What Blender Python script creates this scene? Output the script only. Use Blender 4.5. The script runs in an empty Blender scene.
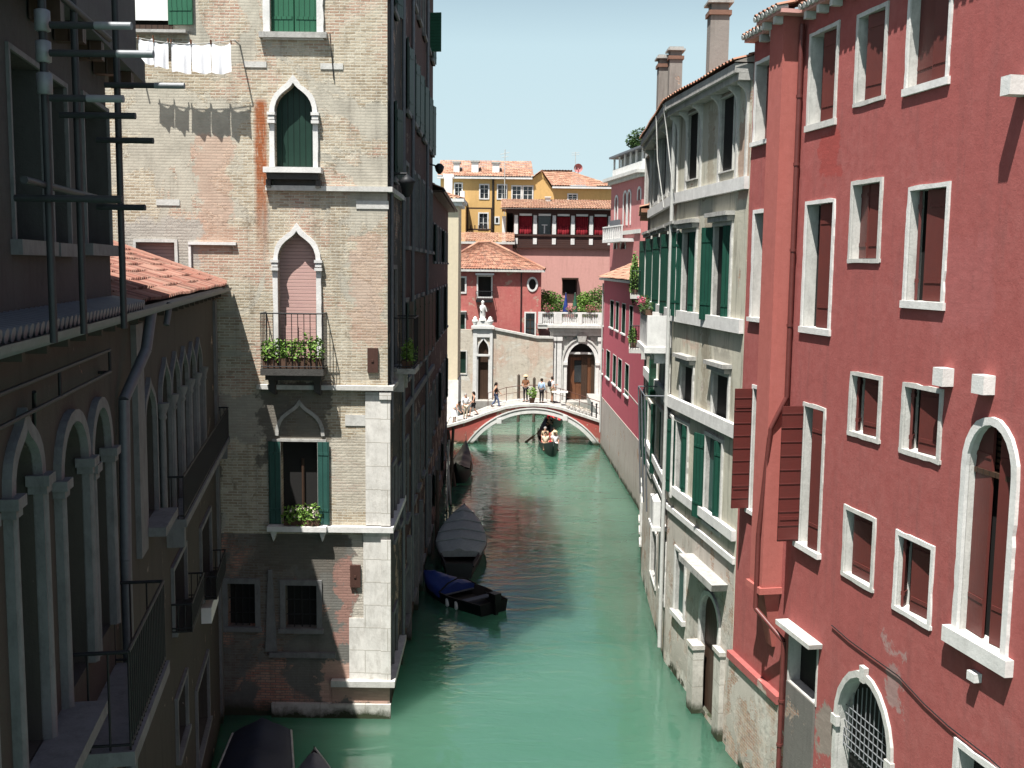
import bpy, math, random
from mathutils import Vector, Matrix, geometry
R = math.radians
rnd = random.Random(7)
scene = bpy.context.scene
COL = scene.collection

# ---------------------------------------------------------------- camera, sky, sun, exposure
CAM = Vector((0.0, 0.0, 12.0))
FPX = 1050.0
TILT = math.atan(117.0 / FPX)
ROLL = R(0.7)
CAM_M = Matrix.Rotation(math.pi / 2 - TILT, 3, 'X') @ Matrix.Rotation(ROLL, 3, 'Z')
cd = bpy.data.cameras.new('camera')
cam = bpy.data.objects.new('camera', cd)
COL.objects.link(cam)
cam.location = CAM
cam.rotation_euler = CAM_M.to_euler()
cd.sensor_width = 36.0
cd.lens = FPX / 1024 * 36.0
cd.clip_start = 0.1
cd.clip_end = 4000
scene.camera = cam

LIGHT = Vector((0.21, 0.37, -1.0)).normalized()      # the way the sunlight travels
SUN_EL = math.asin(-LIGHT.z)
SUN_AZ = math.atan2(-LIGHT.x, -LIGHT.y)
SKY_STRENGTH = 0.05
HAZE_LOW = (7.2, 8.9, 9.3, 1)
HAZE_HIGH = (5.6, 7.7, 8.7, 1)
world = bpy.data.worlds.new('World')
scene.world = world
world.use_nodes = True
wn = world.node_tree
bg = wn.nodes['Background']
sky = wn.nodes.new('ShaderNodeTexSky')
sky.sky_type = 'NISHITA'
sky.sun_disc = False
sky.sun_elevation = SUN_EL
sky.sun_rotation = SUN_AZ % (2 * math.pi)
sky.air_density = 1.0
sky.dust_density = 2.2
sky.ozone_density = 1.0
# pale haze band added low in the sky; dimmer sky above limits the fill
geo_ = wn.nodes.new('ShaderNodeTexCoord')
sep_ = wn.nodes.new('ShaderNodeSeparateXYZ'); wn.links.new(geo_.outputs['Generated'], sep_.inputs[0])
rp_ = wn.nodes.new('ShaderNodeValToRGB'); wn.links.new(sep_.outputs[2], rp_.inputs[0])
rp_.color_ramp.elements[0].position = 0.20; rp_.color_ramp.elements[0].color = (1, 1, 1, 1)
rp_.color_ramp.elements[1].position = 0.36; rp_.color_ramp.elements[1].color = (0, 0, 0, 1)
rc_ = wn.nodes.new('ShaderNodeValToRGB'); wn.links.new(sep_.outputs[2], rc_.inputs[0])
rc_.color_ramp.elements[0].position = 0.0; rc_.color_ramp.elements[0].color = HAZE_LOW
rc_.color_ramp.elements[1].position = 0.30; rc_.color_ramp.elements[1].color = HAZE_HIGH
mx_ = wn.nodes.new('ShaderNodeMix'); mx_.data_type = 'RGBA'
wn.links.new(rp_.outputs[0], mx_.inputs[0]); wn.links.new(sky.outputs[0], mx_.inputs[6]); wn.links.new(rc_.outputs[0], mx_.inputs[7])
wn.links.new(mx_.outputs[2], bg.inputs[0])
bg.inputs[1].default_value = SKY_STRENGTH
sl = bpy.data.lights.new('sun', 'SUN')
sun = bpy.data.objects.new('sun', sl)
COL.objects.link(sun)
sun.rotation_euler = LIGHT.to_track_quat('-Z', 'Y').to_euler()
sun.location = (-20, -30, 80)
sl.energy = 5.0
sl.angle = R(0.5)
sl.color = (1.0, 0.97, 0.925)
scene.view_settings.view_transform = 'Standard'
scene.view_settings.look = 'None'
scene.view_settings.exposure = 0.95
scene.view_settings.gamma = 1.0
scene.view_settings.use_curve_mapping = False
scene.cycles.max_bounces = 6
scene.cycles.diffuse_bounces = 1
scene.cycles.glossy_bounces = 3
scene.cycles.use_denoising = True

# ---------------------------------------------------------------- helpers
def ray(u, v):
    return CAM_M @ Vector(((u - 512) / FPX, (384 - v) / FPX, -1.0))
def at_z(u, v, z):
    d = ray(u, v)
    t = (z - CAM.z) / d.z
    return CAM + d * t
def at_y(u, v, y):
    d = ray(u, v)
    return CAM + d * (y / d.y)

class F:
    """A vertical facade: s runs along it, z is height, n is outward."""
    def __init__(self, a, b, flip=False):
        self.o = Vector((a[0], a[1], 0))
        e = Vector((b[0] - a[0], b[1] - a[1], 0))
        self.len = e.length
        self.d = e.normalized()
        self.n = Vector((self.d.y, -self.d.x, 0))
        if flip:
            self.n = -self.n
    def P(self, s, z, n=0.0):
        return self.o + self.d * s + self.n * n + Vector((0, 0, z))
    def px(self, u, v, off=0.0):
        d = ray(u, v)
        t = (off - (CAM - self.o).dot(self.n)) / d.dot(self.n)
        p = CAM + d * t - self.o
        return p.dot(self.d), p.z
    def box(self, uL, vt, vb, uR, off=0.0):
        """s0, s1, z0, z1 of a rectangle given its left edge (uL, vt..vb) and right edge uR in the survey"""
        sL, zt = self.px(uL, vt, off)
        _, zb = self.px(uL, vb, off)
        sR, _ = self.px(uR, (vt + vb) / 2, off)
        return min(sL, sR), max(sL, sR), zb, zt

def tag(o, label=None, cat=None, group=None, kind=None):
    if label: o['label'] = label
    if cat: o['category'] = cat
    if group: o['group'] = group
    if kind: o['kind'] = kind
    return o
def root(name, loc, label, cat, group=None):
    o = bpy.data.objects.new(name, None)
    o.empty_display_size = 0.3
    o.location = loc
    COL.objects.link(o)
    return tag(o, label, cat, group)
def base_of(o):
    p = Vector((0, 0, 0))
    while o is not None:
        p = p + Vector(o.location)
        o = o.parent
    return p
def kids(o):
    return [c for c in bpy.data.objects if c.parent == o]
def copy_tree(o, par=None):
    c = o.copy()
    COL.objects.link(c)
    c.parent = par
    for k in kids(o):
        copy_tree(k, c)
    return c

class MB:
    """collects faces, then links them as ONE mesh object"""
    def __init__(self):
        self.v = []; self.f = []; self.uv = []; self.m = []; self.sm = []
    def face(self, pts, uvs=None, m=0, smooth=False):
        b = len(self.v)
        self.v += [Vector(p) for p in pts]
        self.f.append(list(range(b, b + len(pts))))
        self.uv.append(uvs if uvs else [(p[0] + p[1], p[2]) for p in pts])
        self.m.append(m); self.sm.append(smooth)
    def grid(self, rows, uvs=None, m=0, smooth=True, close=False):
        b = len(self.v)
        w = len(rows[0])
        for r in rows: self.v += [Vector(p) for p in r]
        for i in range(len(rows) - 1):
            for j in range(w if close else w - 1):
                k = (j + 1) % w
                self.f.append([b + i * w + j, b + i * w + k, b + (i + 1) * w + k, b + (i + 1) * w + j])
                if uvs: self.uv.append([uvs[i][j], uvs[i][k], uvs[i + 1][k], uvs[i + 1][j]])
                else: self.uv.append([(j * .1, i * .1)] * 4)
                self.m.append(m); self.sm.append(smooth)
    def obox(self, o, a, b, c, m=0):
        """box from corner o with edge vectors a, b, c"""
        o = Vector(o); a = Vector(a); b = Vector(b); c = Vector(c)
        P = [o, o + a, o + a + b, o + b, o + c, o + a + c, o + a + b + c, o + b + c]
        la, lb, lc = a.length, b.length, c.length
        s0 = o.x + o.y; t0 = o.z
        for idx, (x, y) in (((0, 3, 2, 1), (lb, la)), ((4, 5, 6, 7), (la, lb)), ((0, 1, 5, 4), (la, lc)),
                            ((2, 3, 7, 6), (la, lc)), ((1, 2, 6, 5), (lb, lc)), ((3, 0, 4, 7), (lb, lc))):
            self.face([P[i] for i in idx], [(s0, t0), (s0 + x, t0), (s0 + x, t0 + y), (s0, t0 + y)], m)
    def fbox(self, F, s0, s1, z0, z1, n0, n1, m=0):
        P = F.P
        A = [P(s0, z0, n0), P(s1, z0, n0), P(s1, z0, n1), P(s0, z0, n1), P(s0, z1, n0), P(s1, z1, n0), P(s1, z1, n1), P(s0, z1, n1)]
        Q = lambda i, u: self.face([A[k] for k in i], u, m)
        Q((2, 3, 7, 6), [(s1, z0), (s0, z0), (s0, z1), (s1, z1)])
        Q((0, 1, 5, 4), [(s0, z0), (s1, z0), (s1, z1), (s0, z1)])
        Q((3, 0, 4, 7), [(n1, z0), (n0, z0), (n0, z1), (n1, z1)])
        Q((1, 2, 6, 5), [(n0, z0), (n1, z0), (n1, z1), (n0, z1)])
        Q((4, 5, 6, 7), [(s0, n0), (s1, n0), (s1, n1), (s0, n1)])
        Q((0, 3, 2, 1), [(s0, n0), (s0, n1), (s1, n1), (s1, n0)])
    def tube(self, p, q, r, r2=None, seg=8, cap=True, m=0):
        p = Vector(p); q = Vector(q)
        r2 = r if r2 is None else r2
        d = (q - p).normalized()
        a = d.orthogonal().normalized(); b = d.cross(a)
        L = (q - p).length
        rows = []; uvs = []
        for c, rr, t in ((p, r, 0), (q, r2, L)):
            rows.append([c + (a * math.cos(2 * math.pi * k / seg) + b * math.sin(2 * math.pi * k / seg)) * rr for k in range(seg)])
            uvs.append([(k / seg * 6.28 * r, t) for k in range(seg)])
        self.grid(rows, uvs, m, True, True)
        if cap:
            self.face(rows[0][::-1], None, m); self.face(rows[1], None, m)
    def path(self, pts, r, seg=6, m=0):
        for a, b in zip(pts[:-1], pts[1:]):
            self.tube(a, b, r, None, seg, True, m)
    def lathe(self, c, prof, seg=12, m=0, sx=1.0, sy=1.0):
        c = Vector(c)
        rows = [[c + Vector((math.cos(2 * math.pi * k / seg) * r * sx, math.sin(2 * math.pi * k / seg) * r * sy, z)) for k in range(seg)] for r, z in prof]
        uvs = [[(k / seg * 6.28 * max(r, .01), z) for k in range(seg)] for r, z in prof]
        self.grid(rows, uvs, m, True, True)
        if prof[0][0] > 1e-4: self.face(rows[0][::-1], None, m)
        if prof[-1][0] > 1e-4: self.face(rows[-1], None, m)
    def ball(self, c, rx, ry, rz, seg=10, rings=6, m=0):
        self.lathe(c, [(max(1e-5, math.sin(math.pi * i / rings)), 0) for i in range(0)] or
                   [(max(1e-5, math.sin(math.pi * i / rings)) * rx, -math.cos(math.pi * i / rings) * rz) for i in range(rings + 1)], seg, m, 1.0, ry / rx)
    def prism(self, F, pts, n0, n1, m=0):
        """outline (s, z) extruded between two offsets"""
        tr = geometry.tessellate_polygon([[Vector((a, b, 0)) for a, b in pts]])
        for t in tr:
            for n, rev in ((n1, 0), (n0, 1)):
                q = [pts[i] for i in (t if not rev else t[::-1])]
                self.face([F.P(a, b, n) for a, b in q], [tuple(x) for x in q], m)
        N = len(pts)
        for i in range(N):
            a, b = pts[i], pts[(i + 1) % N]
            self.face([F.P(*a, n0), F.P(*b, n0), F.P(*b, n1), F.P(*a, n1)], [(0, a[1]), (0, b[1]), (n1 - n0, b[1]), (n1 - n0, a[1])], m)
    def band(self, F, pts, w, n0, n1, m=0, closed=False, chip=0.0):
        """a moulding of width w following the outside of polyline pts (s, z)"""
        if chip:
            q = []
            N = len(pts)
            for i in range(N if closed else N - 1):
                a, b = pts[i], pts[(i + 1) % N]
                k = max(1, int(math.hypot(b[0] - a[0], b[1] - a[1]) / .16))
                q += [(a[0] + (b[0] - a[0]) * j / k, a[1] + (b[1] - a[1]) * j / k) for j in range(k)]
            pts = q if closed else q + [pts[-1]]
        out = offset(pts, w, closed)
        if chip:
            out = [(p[0] + (o[0] - p[0]) * c, p[1] + (o[1] - p[1]) * c) for p, o in zip(pts, out) for c in [1 + chip * (rnd.uniform(-.5, .5) - (1.2 if rnd.random() < .07 else 0)) / w]]
        N = len(pts)
        for i in range(N if closed else N - 1):
            j = (i + 1) % N
            a, b, c, d = pts[i], pts[j], out[j], out[i]
            self.face([F.P(*a, n1), F.P(*b, n1), F.P(*c, n1), F.P(*d, n1)], [a, b, c, d], m)
            self.face([F.P(*d, n0), F.P(*d, n1), F.P(*c, n1), F.P(*c, n0)], [(d[0], d[1]), (d[0] + .1, d[1]), (c[0] + .1, c[1]), c], m)
            self.face([F.P(*a, n0), F.P(*b, n0), F.P(*b, n1), F.P(*a, n1)], [a, b, (b[0] + .1, b[1]), (a[0] + .1, a[1])], m)
        if not closed:
            for i in (0, N - 1):
                a, d = pts[i], out[i]
                self.face([F.P(*a, n0), F.P(*a, n1), F.P(*d, n1), F.P(*d, n0)], None, m)
    def build(self, name, mat, parent=None, merge=False):
        off = base_of(parent)
        me = bpy.data.meshes.new(name)
        me.from_pydata([tuple(p - off) for p in self.v], [], self.f)
        for mm in (mat if isinstance(mat, (list, tuple)) else [mat]):
            me.materials.append(mm)
        uvl = me.uv_layers.new(name='UVMap')
        k = 0
        flat = []
        for f in self.uv:
            for q in f: flat += [q[0], q[1]]
        uvl.data.foreach_set('uv', flat)
        me.polygons.foreach_set('material_index', self.m)
        me.polygons.foreach_set('use_smooth', self.sm)
        me.validate()
        me.update()
        o = bpy.data.objects.new(name, me)
        COL.objects.link(o)
        if parent is not None: o.parent = parent
        return o

def offset(pts, w, closed=False):
    N = len(pts)
    area = sum(pts[i][0] * pts[(i + 1) % N][1] - pts[(i + 1) % N][0] * pts[i][1] for i in range(N))
    sg = 1 if area > 0 else -1
    out = []
    for i in range(N):
        es = []
        if i > 0 or closed: es.append((pts[i - 1], pts[i]))
        if i < N - 1 or closed: es.append((pts[i], pts[(i + 1) % N]))
        ns = []
        for a, b in es:
            dx, dz = b[0] - a[0], b[1] - a[1]
            L = math.hypot(dx, dz) or 1
            ns.append((dz / L * sg, -dx / L * sg))
        nx = sum(q[0] for q in ns) / len(ns); nz = sum(q[1] for q in ns) / len(ns)
        L2 = max(nx * nx + nz * nz, .35)
        out.append((pts[i][0] + nx / L2 * w, pts[i][1] + nz / L2 * w))
    return out
# outlines of openings, from the foot of one jamb over the head to the other foot
def rect(s0, s1, z0, z1): return [(s0, z0), (s0, z1), (s1, z1), (s1, z0)]
def rarch(s0, s1, z0, zs, h=None, n=12):
    m, w = (s0 + s1) / 2, (s1 - s0) / 2
    h = w if h is None else h
    return [(s0, z0)] + [(m - w * math.cos(math.pi * i / n), zs + h * math.sin(math.pi * i / n)) for i in range(n + 1)] + [(s1, z0)]
def ogee(s0, s1, z0, zs, zp, n=8):
    m, w, h = (s0 + s1) / 2, (s1 - s0) / 2, zp - zs
    def bz(t, sd):
        x0, x1, x2, x3 = s0 if sd < 0 else s1, s0 if sd < 0 else s1, m + sd * w * .22, m
        z0_, z1_, z2_, z3_ = zs, zs + h * .72, zs + h * .70, zp
        q = 1 - t
        return (q**3 * x0 + 3 * q * q * t * x1 + 3 * q * t * t * x2 + t**3 * x3, q**3 * z0_ + 3 * q * q * t * z1_ + 3 * q * t * t * z2_ + t**3 * z3_)
    L = [bz(i / n, -1) for i in range(n + 1)]
    Rr = [bz(i / n, 1) for i in range(n)][::-1]
    return [(s0, z0)] + L + Rr + [(s1, z0)]
def inside(p, poly):
    x, y = p; c = False
    j = len(poly) - 1
    for i in range(len(poly)):
        xi, yi = poly[i]; xj, yj = poly[j]
        if (yi > y) != (yj > y) and x < (xj - xi) * (y - yi) / (yj - yi) + xi: c = not c
        j = i
    return c
def wall(mb, F, outer, holes, reveal=0.3, n=0.0, m=0, mrev=None):
    """a wall face with real openings and their reveals"""
    pts = []; edges = []
    for lp in [outer] + holes:
        b = len(pts)
        pts += [Vector((p[0], p[1])) for p in lp]
        edges += [(b + i, b + (i + 1) % len(lp)) for i in range(len(lp))]
    res = geometry.delaunay_2d_cdt(pts, edges, [], 0, 1e-5)
    vs, fs = res[0], res[2]
    for f in fs:
        c = (sum(vs[i].x for i in f) / len(f), sum(vs[i].y for i in f) / len(f))
        if not inside(c, outer) or any(inside(c, h) for h in holes): continue
        q = [(vs[i].x, vs[i].y) for i in f]
        P3 = [F.P(a, b, n) for a, b in q]
        nn = (P3[1] - P3[0]).cross(P3[2] - P3[0])
        if nn.dot(F.n) < 0: q = q[::-1]; P3 = P3[::-1]
        mb.face(P3, q, m)
    for h in holes:
        for i in range(len(h)):
            a, b = h[i], h[(i + 1) % len(h)]
            mb.face([F.P(*a, n), F.P(*b, n), F.P(*b, n - reveal), F.P(*a, n - reveal)], [(a[0], a[1]), b, (b[0] + .2, b[1]), (a[0] + .2, a[1])], m if mrev is None else mrev)
def shell(mb, F, s0, s1, z0, z1, depth, m=0, top=True, back=True, ends=(True, True), n=0.0):
    """the sides, back and top that close a building behind its front"""
    P = F.P
    def q(a, b, c, d, L):
        mb.face([a, b, c, d], [(0, z0), (L, z0), (L, z1), (0, z1)], m)
    if ends[0]: q(P(s0, z0, n), P(s0, z0, n - depth), P(s0, z1, n - depth), P(s0, z1, n), depth)
    if ends[1]: q(P(s1, z0, n - depth), P(s1, z0, n), P(s1, z1, n), P(s1, z1, n - depth), depth)
    if back: q(P(s1, z0, n - depth), P(s0, z0, n - depth), P(s0, z1, n - depth), P(s1, z1, n - depth), s1 - s0)
    if top: mb.face([P(s0, z1, n), P(s1, z1, n), P(s1, z1, n - depth), P(s0, z1, n - depth)], None, m)
# ---------------------------------------------------------------- materials
class NT:
    def __init__(self, name):
        self.mat = bpy.data.materials.new(name)
        self.mat.use_nodes = True
        self.t = self.mat.node_tree
        self.p = self.t.nodes['Principled BSDF']
        self.geo = self.t.nodes.new('ShaderNodeNewGeometry')
        self.pos = self.geo.outputs['Position']
        self.uvn = self.t.nodes.new('ShaderNodeUVMap')
        self.uv = self.uvn.outputs[0]
    def new(self, t): return self.t.nodes.new(t)
    def set(self, sock, v):
        if hasattr(v, 'links') or isinstance(v, bpy.types.NodeSocket): self.t.links.new(v, sock)
        elif isinstance(v, (tuple, list)) and len(v) == 3 and sock.type == 'RGBA': sock.default_value = (*v, 1)
        else: sock.default_value = v
    def scale(self, vec, s):
        n = self.new('ShaderNodeMapping')
        self.set(n.inputs['Vector'], vec)
        n.inputs['Scale'].default_value = s
        return n.outputs[0]
    def noise(self, vec, scale, detail=4, rough=.6, dist=0, out=0):
        n = self.new('ShaderNodeTexNoise')
        self.set(n.inputs['Vector'], vec)
        n.inputs['Scale'].default_value = scale
        n.inputs['Detail'].default_value = detail
        n.inputs['Roughness'].default_value = rough
        n.inputs['Distortion'].default_value = dist
        return n.outputs[out]
    def vor(self, vec, scale, feat='F1', out='Distance', rand=1.0):
        n = self.new('ShaderNodeTexVoronoi')
        n.feature = feat
        self.set(n.inputs['Vector'], vec)
        n.inputs['Scale'].default_value = scale
        n.inputs['Randomness'].default_value = rand
        return n.outputs[out]
    def white(self, vec, out='Value'):
        n = self.new('ShaderNodeTexWhiteNoise')
        self.set(n.inputs['Vector'], vec)
        return n.outputs[out]
    def ramp(self, fac, stops):
        n = self.new('ShaderNodeValToRGB')
        self.set(n.inputs[0], fac)
        e = n.color_ramp.elements
        while len(e) < len(stops): e.new(0.5)
        for k, (p, c) in zip(e, stops):
            k.position = p
            k.color = (c, c, c, 1) if isinstance(c, (int, float)) else (*c, 1)
        return n.outputs[0]
    def mix(self, fac, a, b, mode='MIX'):
        n = self.new('ShaderNodeMix')
        n.data_type = 'RGBA'; n.blend_type = mode
        self.set(n.inputs[0], fac); self.set(n.inputs[6], a); self.set(n.inputs[7], b)
        return n.outputs[2]
    def math(self, op, a, b=0.0, c=0.0, clamp=False):
        n = self.new('ShaderNodeMath')
        n.operation = op; n.use_clamp = clamp
        self.set(n.inputs[0], a); self.set(n.inputs[1], b)
        if op in ('MULTIPLY_ADD', 'SMOOTH_MIN'): self.set(n.inputs[2], c)
        return n.outputs[0]
    def sep(self, vec):
        n = self.new('ShaderNodeSeparateXYZ'); self.set(n.inputs[0], vec); return n.outputs
    def comb(self, x, y, z=0.0):
        n = self.new('ShaderNodeCombineXYZ')
        for k, q in enumerate((x, y, z)): self.set(n.inputs[k], q)
        return n.outputs[0]
    def step(self, x, a, b):
        n = self.new('ShaderNodeMapRange')
        self.set(n.inputs[0], x)
        n.inputs[1].default_value = a; n.inputs[2].default_value = b
        return n.outputs[0]
    def brick(self, vec, c1, c2, mort, w=.26, h=.075, ms=.012, out=0):
        n = self.new('ShaderNodeTexBrick')
        self.set(n.inputs['Vector'], vec)
        self.set(n.inputs['Color1'], c1); self.set(n.inputs['Color2'], c2); self.set(n.inputs['Mortar'], mort)
        n.inputs['Scale'].default_value = 1.0
        n.inputs['Mortar Size'].default_value = ms
        n.inputs['Mortar Smooth'].default_value = .3
        n.inputs['Brick Width'].default_value = w
        n.inputs['Row Height'].default_value = h
        n.inputs['Bias'].default_value = -.1
        return n.outputs[out]
    def bump(self, h, strength=.4, dist=.03, prev=None):
        n = self.new('ShaderNodeBump')
        n.inputs['Strength'].default_value = strength
        n.inputs['Distance'].default_value = dist
        self.set(n.inputs['Height'], h)
        if prev is not None: self.set(n.inputs['Normal'], prev)
        return n.outputs[0]
    def done(self, col, rough=.85, normal=None, spec=.25):
        self.set(self.p.inputs['Base Color'], col)
        self.set(self.p.inputs['Roughness'], rough)
        self.p.inputs['Specular IOR Level'].default_value = spec
        if normal is not None: self.set(self.p.inputs['Normal'], normal)
        return self.mat

def mul(c, k): return tuple(x * k for x in c)
def streaky(b, strength=.5):
    """long vertical rain streaks, as a 0..1 mask"""
    x = b.sep(b.pos)
    v = b.comb(b.math('MULTIPLY', b.math('ADD', x[0], x[1]), 2.3), b.math('MULTIPLY', x[2], .22))
    return b.math('MULTIPLY', b.step(b.noise(v, 1.6, 5, .65), .52, .74), strength)

def zone(b, col, sr, zr, c, k):
    """a repaired, eroded or shade-darkened area of a wall with a ragged edge"""
    s = b.sep(b.uv)
    n = b.math('MULTIPLY', b.math('SUBTRACT', b.noise(b.pos, 2.2, 6, .7), .5), 1.3)
    a = b.math('ABSOLUTE', b.math('SUBTRACT', b.math('ADD', s[0], n), sum(sr) / 2))
    d = b.math('ABSOLUTE', b.math('SUBTRACT', b.math('ADD', s[1], n), sum(zr) / 2))
    m = b.math('MULTIPLY', b.step(a, (sr[1] - sr[0]) / 2 + .05, (sr[1] - sr[0]) / 2 - .03), b.step(d, (zr[1] - zr[0]) / 2 + .05, (zr[1] - zr[0]) / 2 - .03))
    br = b.brick(b.uv, mul(c, .9), mul(c, 1.12), mul(c, .95), .26, .072, .01)
    return b.mix(b.math('MULTIPLY', m, k), col, br)
def tide(b, col):
    """weed and damp up to the high water line"""
    z = b.math('ADD', b.sep(b.pos)[2], b.math('MULTIPLY', b.noise(b.pos, 1.7, 5, .7), .8))
    col = b.mix(b.math('MULTIPLY', b.step(z, 1.7, .9), .3), col, (.13, .12, .085))
    return b.mix(b.step(z, .72, .50), col, (.035, .042, .022))
def plaster(name, base, alt, dirt=(.10, .09, .08), bump=.35, peel=None, peel_z=None, stain=.35, scale=.5, rough=.9, big=.6, spots=None, zones=()):
    """rendered wall: cloudy tone, rain streaks, patches where the coat has fallen off the brick"""
    b = NT(name)
    n1 = b.noise(b.pos, scale, 6, .62, .4)
    col = b.mix(b.step(n1, .5 - big * .3, .5 + big * .3), base, alt)
    n2 = b.noise(b.pos, 4.5, 6, .7)
    col = b.mix(b.step(n2, .35, .75), mul(base, .86), col)
    col = b.mix(b.math('MULTIPLY', b.step(b.noise(b.pos, 22, 3, .6), .5, .75), .16), col, mul(alt, 1.25))
    col = b.mix(streaky(b, stain), col, dirt)
    v2 = b.comb(b.math('MULTIPLY', b.math('ADD', b.sep(b.pos)[0], b.sep(b.pos)[1]), 7.0), b.math('MULTIPLY', b.sep(b.pos)[2], .30))
    col = b.mix(b.math('MULTIPLY', b.step(b.noise(v2, 1.5, 6, .7), .56, .78), stain * .8), col, mul(dirt, .9))
    col = tide(b, col)
    for zn in zones: col = zone(b, col, *zn)
    fine = b.noise(b.pos, 30, 5, .7)
    h = b.math('ADD', b.math('MULTIPLY', n2, .8), b.math('MULTIPLY', fine, .35))
    if peel or peel_z:
        nz = b.noise(b.pos, 1.1, 8, .68, .5)
        msk = nz
        if peel_z:
            z = b.sep(b.pos)[2]
            k = b.step(z, peel_z[0], peel_z[1])           # 0 at the water, 1 above
            msk = b.math('SUBTRACT', nz, b.math('MULTIPLY', k, peel_z[2]))
        thr = peel if peel else .5
        edge = b.step(msk, thr, thr + .02)
        bc = b.brick(b.uv, (.36, .20, .14), (.46, .32, .22), (.44, .40, .34))
        bc = b.mix(b.step(b.noise(b.pos, .9, 5, .6), .42, .6), bc, spots or (.50, .47, .42))
        bc = b.mix(b.step(b.noise(b.pos, 6, 6, .7), .45, .8), bc, mul(dirt, 1.6))
        col = b.mix(edge, col, bc)
        h = b.math('SUBTRACT', h, b.math('MULTIPLY', edge, 1.0))
    return b.done(col, rough, b.bump(h, bump, .03))

def brickwall(name, c1, c2, mort, patch=None, patch_thr=.56, dirt=(.10, .085, .07), stain=.35, alt=None, bump=.7, w=.26, h=.072, extra=None):
    b = NT(name)
    jit = b.noise(b.pos, 3.0, 3, .6, 0, 1)
    uv2 = b.new('ShaderNodeVectorMath'); uv2.operation = 'MULTIPLY_ADD'
    b.set(uv2.inputs[0], jit); uv2.inputs[1].default_value = (.03, .03, 0); b.set(uv2.inputs[2], b.uv)
    col = b.brick(uv2.outputs[0], c1, c2, mort, w, h)
    fac = b.brick(uv2.outputs[0], (0, 0, 0), (0, 0, 0), (1, 1, 1), w, h, .012, 1)
    if alt:
        col2 = b.brick(uv2.outputs[0], alt[0], alt[1], mort, w, h)
        col = b.mix(b.step(b.noise(b.pos, .42, 5, .6, .6), .50, .58), col, col2)
    n1 = b.noise(b.pos, 1.3, 7, .68)
    col = b.mix(b.step(n1, .55, .8), col, mul(mort, 1.1))
    mott = b.noise(b.pos, 2.8, 9, .74, .3)
    col = b.mix(b.step(mott, .44, .30), col, mul(c1, .62))
    col = b.mix(b.math('MULTIPLY', b.step(mott, .56, .68), .7), col, mul(mort, 1.18))
    worn = b.noise(b.pos, 14, 5, .75)
    col = b.mix(b.math('MULTIPLY', b.step(worn, .58, .68), .55), col, mul(c1, .45))
    height = b.math('SUBTRACT', b.math('MULTIPLY', worn, .7), b.math('MULTIPLY', fac, .8))
    if patch:
        e = b.step(b.noise(b.pos, .38, 8, .62, .8), patch_thr, patch_thr + .03)
        pc = b.mix(b.step(b.noise(b.pos, 2.2, 6, .7), .4, .7), patch, mul(patch, .72))
        col = b.mix(e, col, pc)
        height = b.math('MULTIPLY', height, b.math('SUBTRACT', 1.0, b.math('MULTIPLY', e, .75)))
    col = b.mix(streaky(b, stain), col, dirt)
    if extra: col = extra(b, col)
    return b.done(col, .92, b.bump(height, bump, .03))

def stone(name, base=(.62, .61, .57), dirt=(.12, .115, .10), amount=.5, bump=.3, blocks=None):
    b = NT(name)
    n = b.noise(b.pos, 2.4, 7, .7, .3)
    col = b.mix(b.step(n, .35, .7), base, mul(base, .78))
    col = b.mix(b.math('MULTIPLY', b.step(b.noise(b.scale(b.pos, (1, 1, .45)), 5.5, 7, .78, .2), .46, .92), min(1, amount * 1.25)), col, dirt)
    h = b.noise(b.pos, 18, 5, .7)
    if blocks:
        f = b.brick(b.uv, (0, 0, 0), (0, 0, 0), (1, 1, 1), blocks[0], blocks[1], .012, 1)
        col = b.mix(b.math('MULTIPLY', f, .6), col, mul(dirt, 1.3))
        h = b.math('SUBTRACT', h, f)
    col = tide(b, col)
    return b.done(col, .8, b.bump(h, bump, .02))

def wood(name, base, alt, slat=None, vertical=False, rough=.6, worn=.35):
    """painted boards; slat = board width"""
    b = NT(name)
    n = b.noise(b.pos, 3.0, 6, .7)
    col = b.mix(b.step(n, .35, .7), base, alt)
    g = b.noise(b.scale(b.pos, (9, 9, .7)) if vertical else b.scale(b.pos, (.8, .8, 14)), 2.5, 5, .7)
    col = b.mix(b.math('MULTIPLY', b.step(g, .5, .8), worn), col, mul(alt, 1.5))
    h = b.math('MULTIPLY', g, .3)
    if slat:
        x = b.sep(b.uv)[0 if vertical else 1]
        fr = b.math('FRACT', b.math('DIVIDE', x, slat))
        gap = b.step(b.math('ABSOLUTE', b.math('SUBTRACT', fr, .5)), .40, .47)
        col = b.mix(b.math('MULTIPLY', gap, .7), col, mul(base, .25))
        h = b.math('SUBTRACT', h, gap)
    return b.done(col, rough, b.bump(h, .5, .015), .35)

def plain(name, col, rough=.6, metal=0.0, var=.25, spec=.4):
    b = NT(name)
    n = b.noise(b.pos, 7, 6, .7)
    c = b.mix(b.step(n, .35, .75), col, mul(col, 1 - var))
    b.p.inputs['Metallic'].default_value = metal
    return b.done(c, rough, b.bump(b.noise(b.pos, 40, 4, .6), .15, .01), spec)

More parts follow.
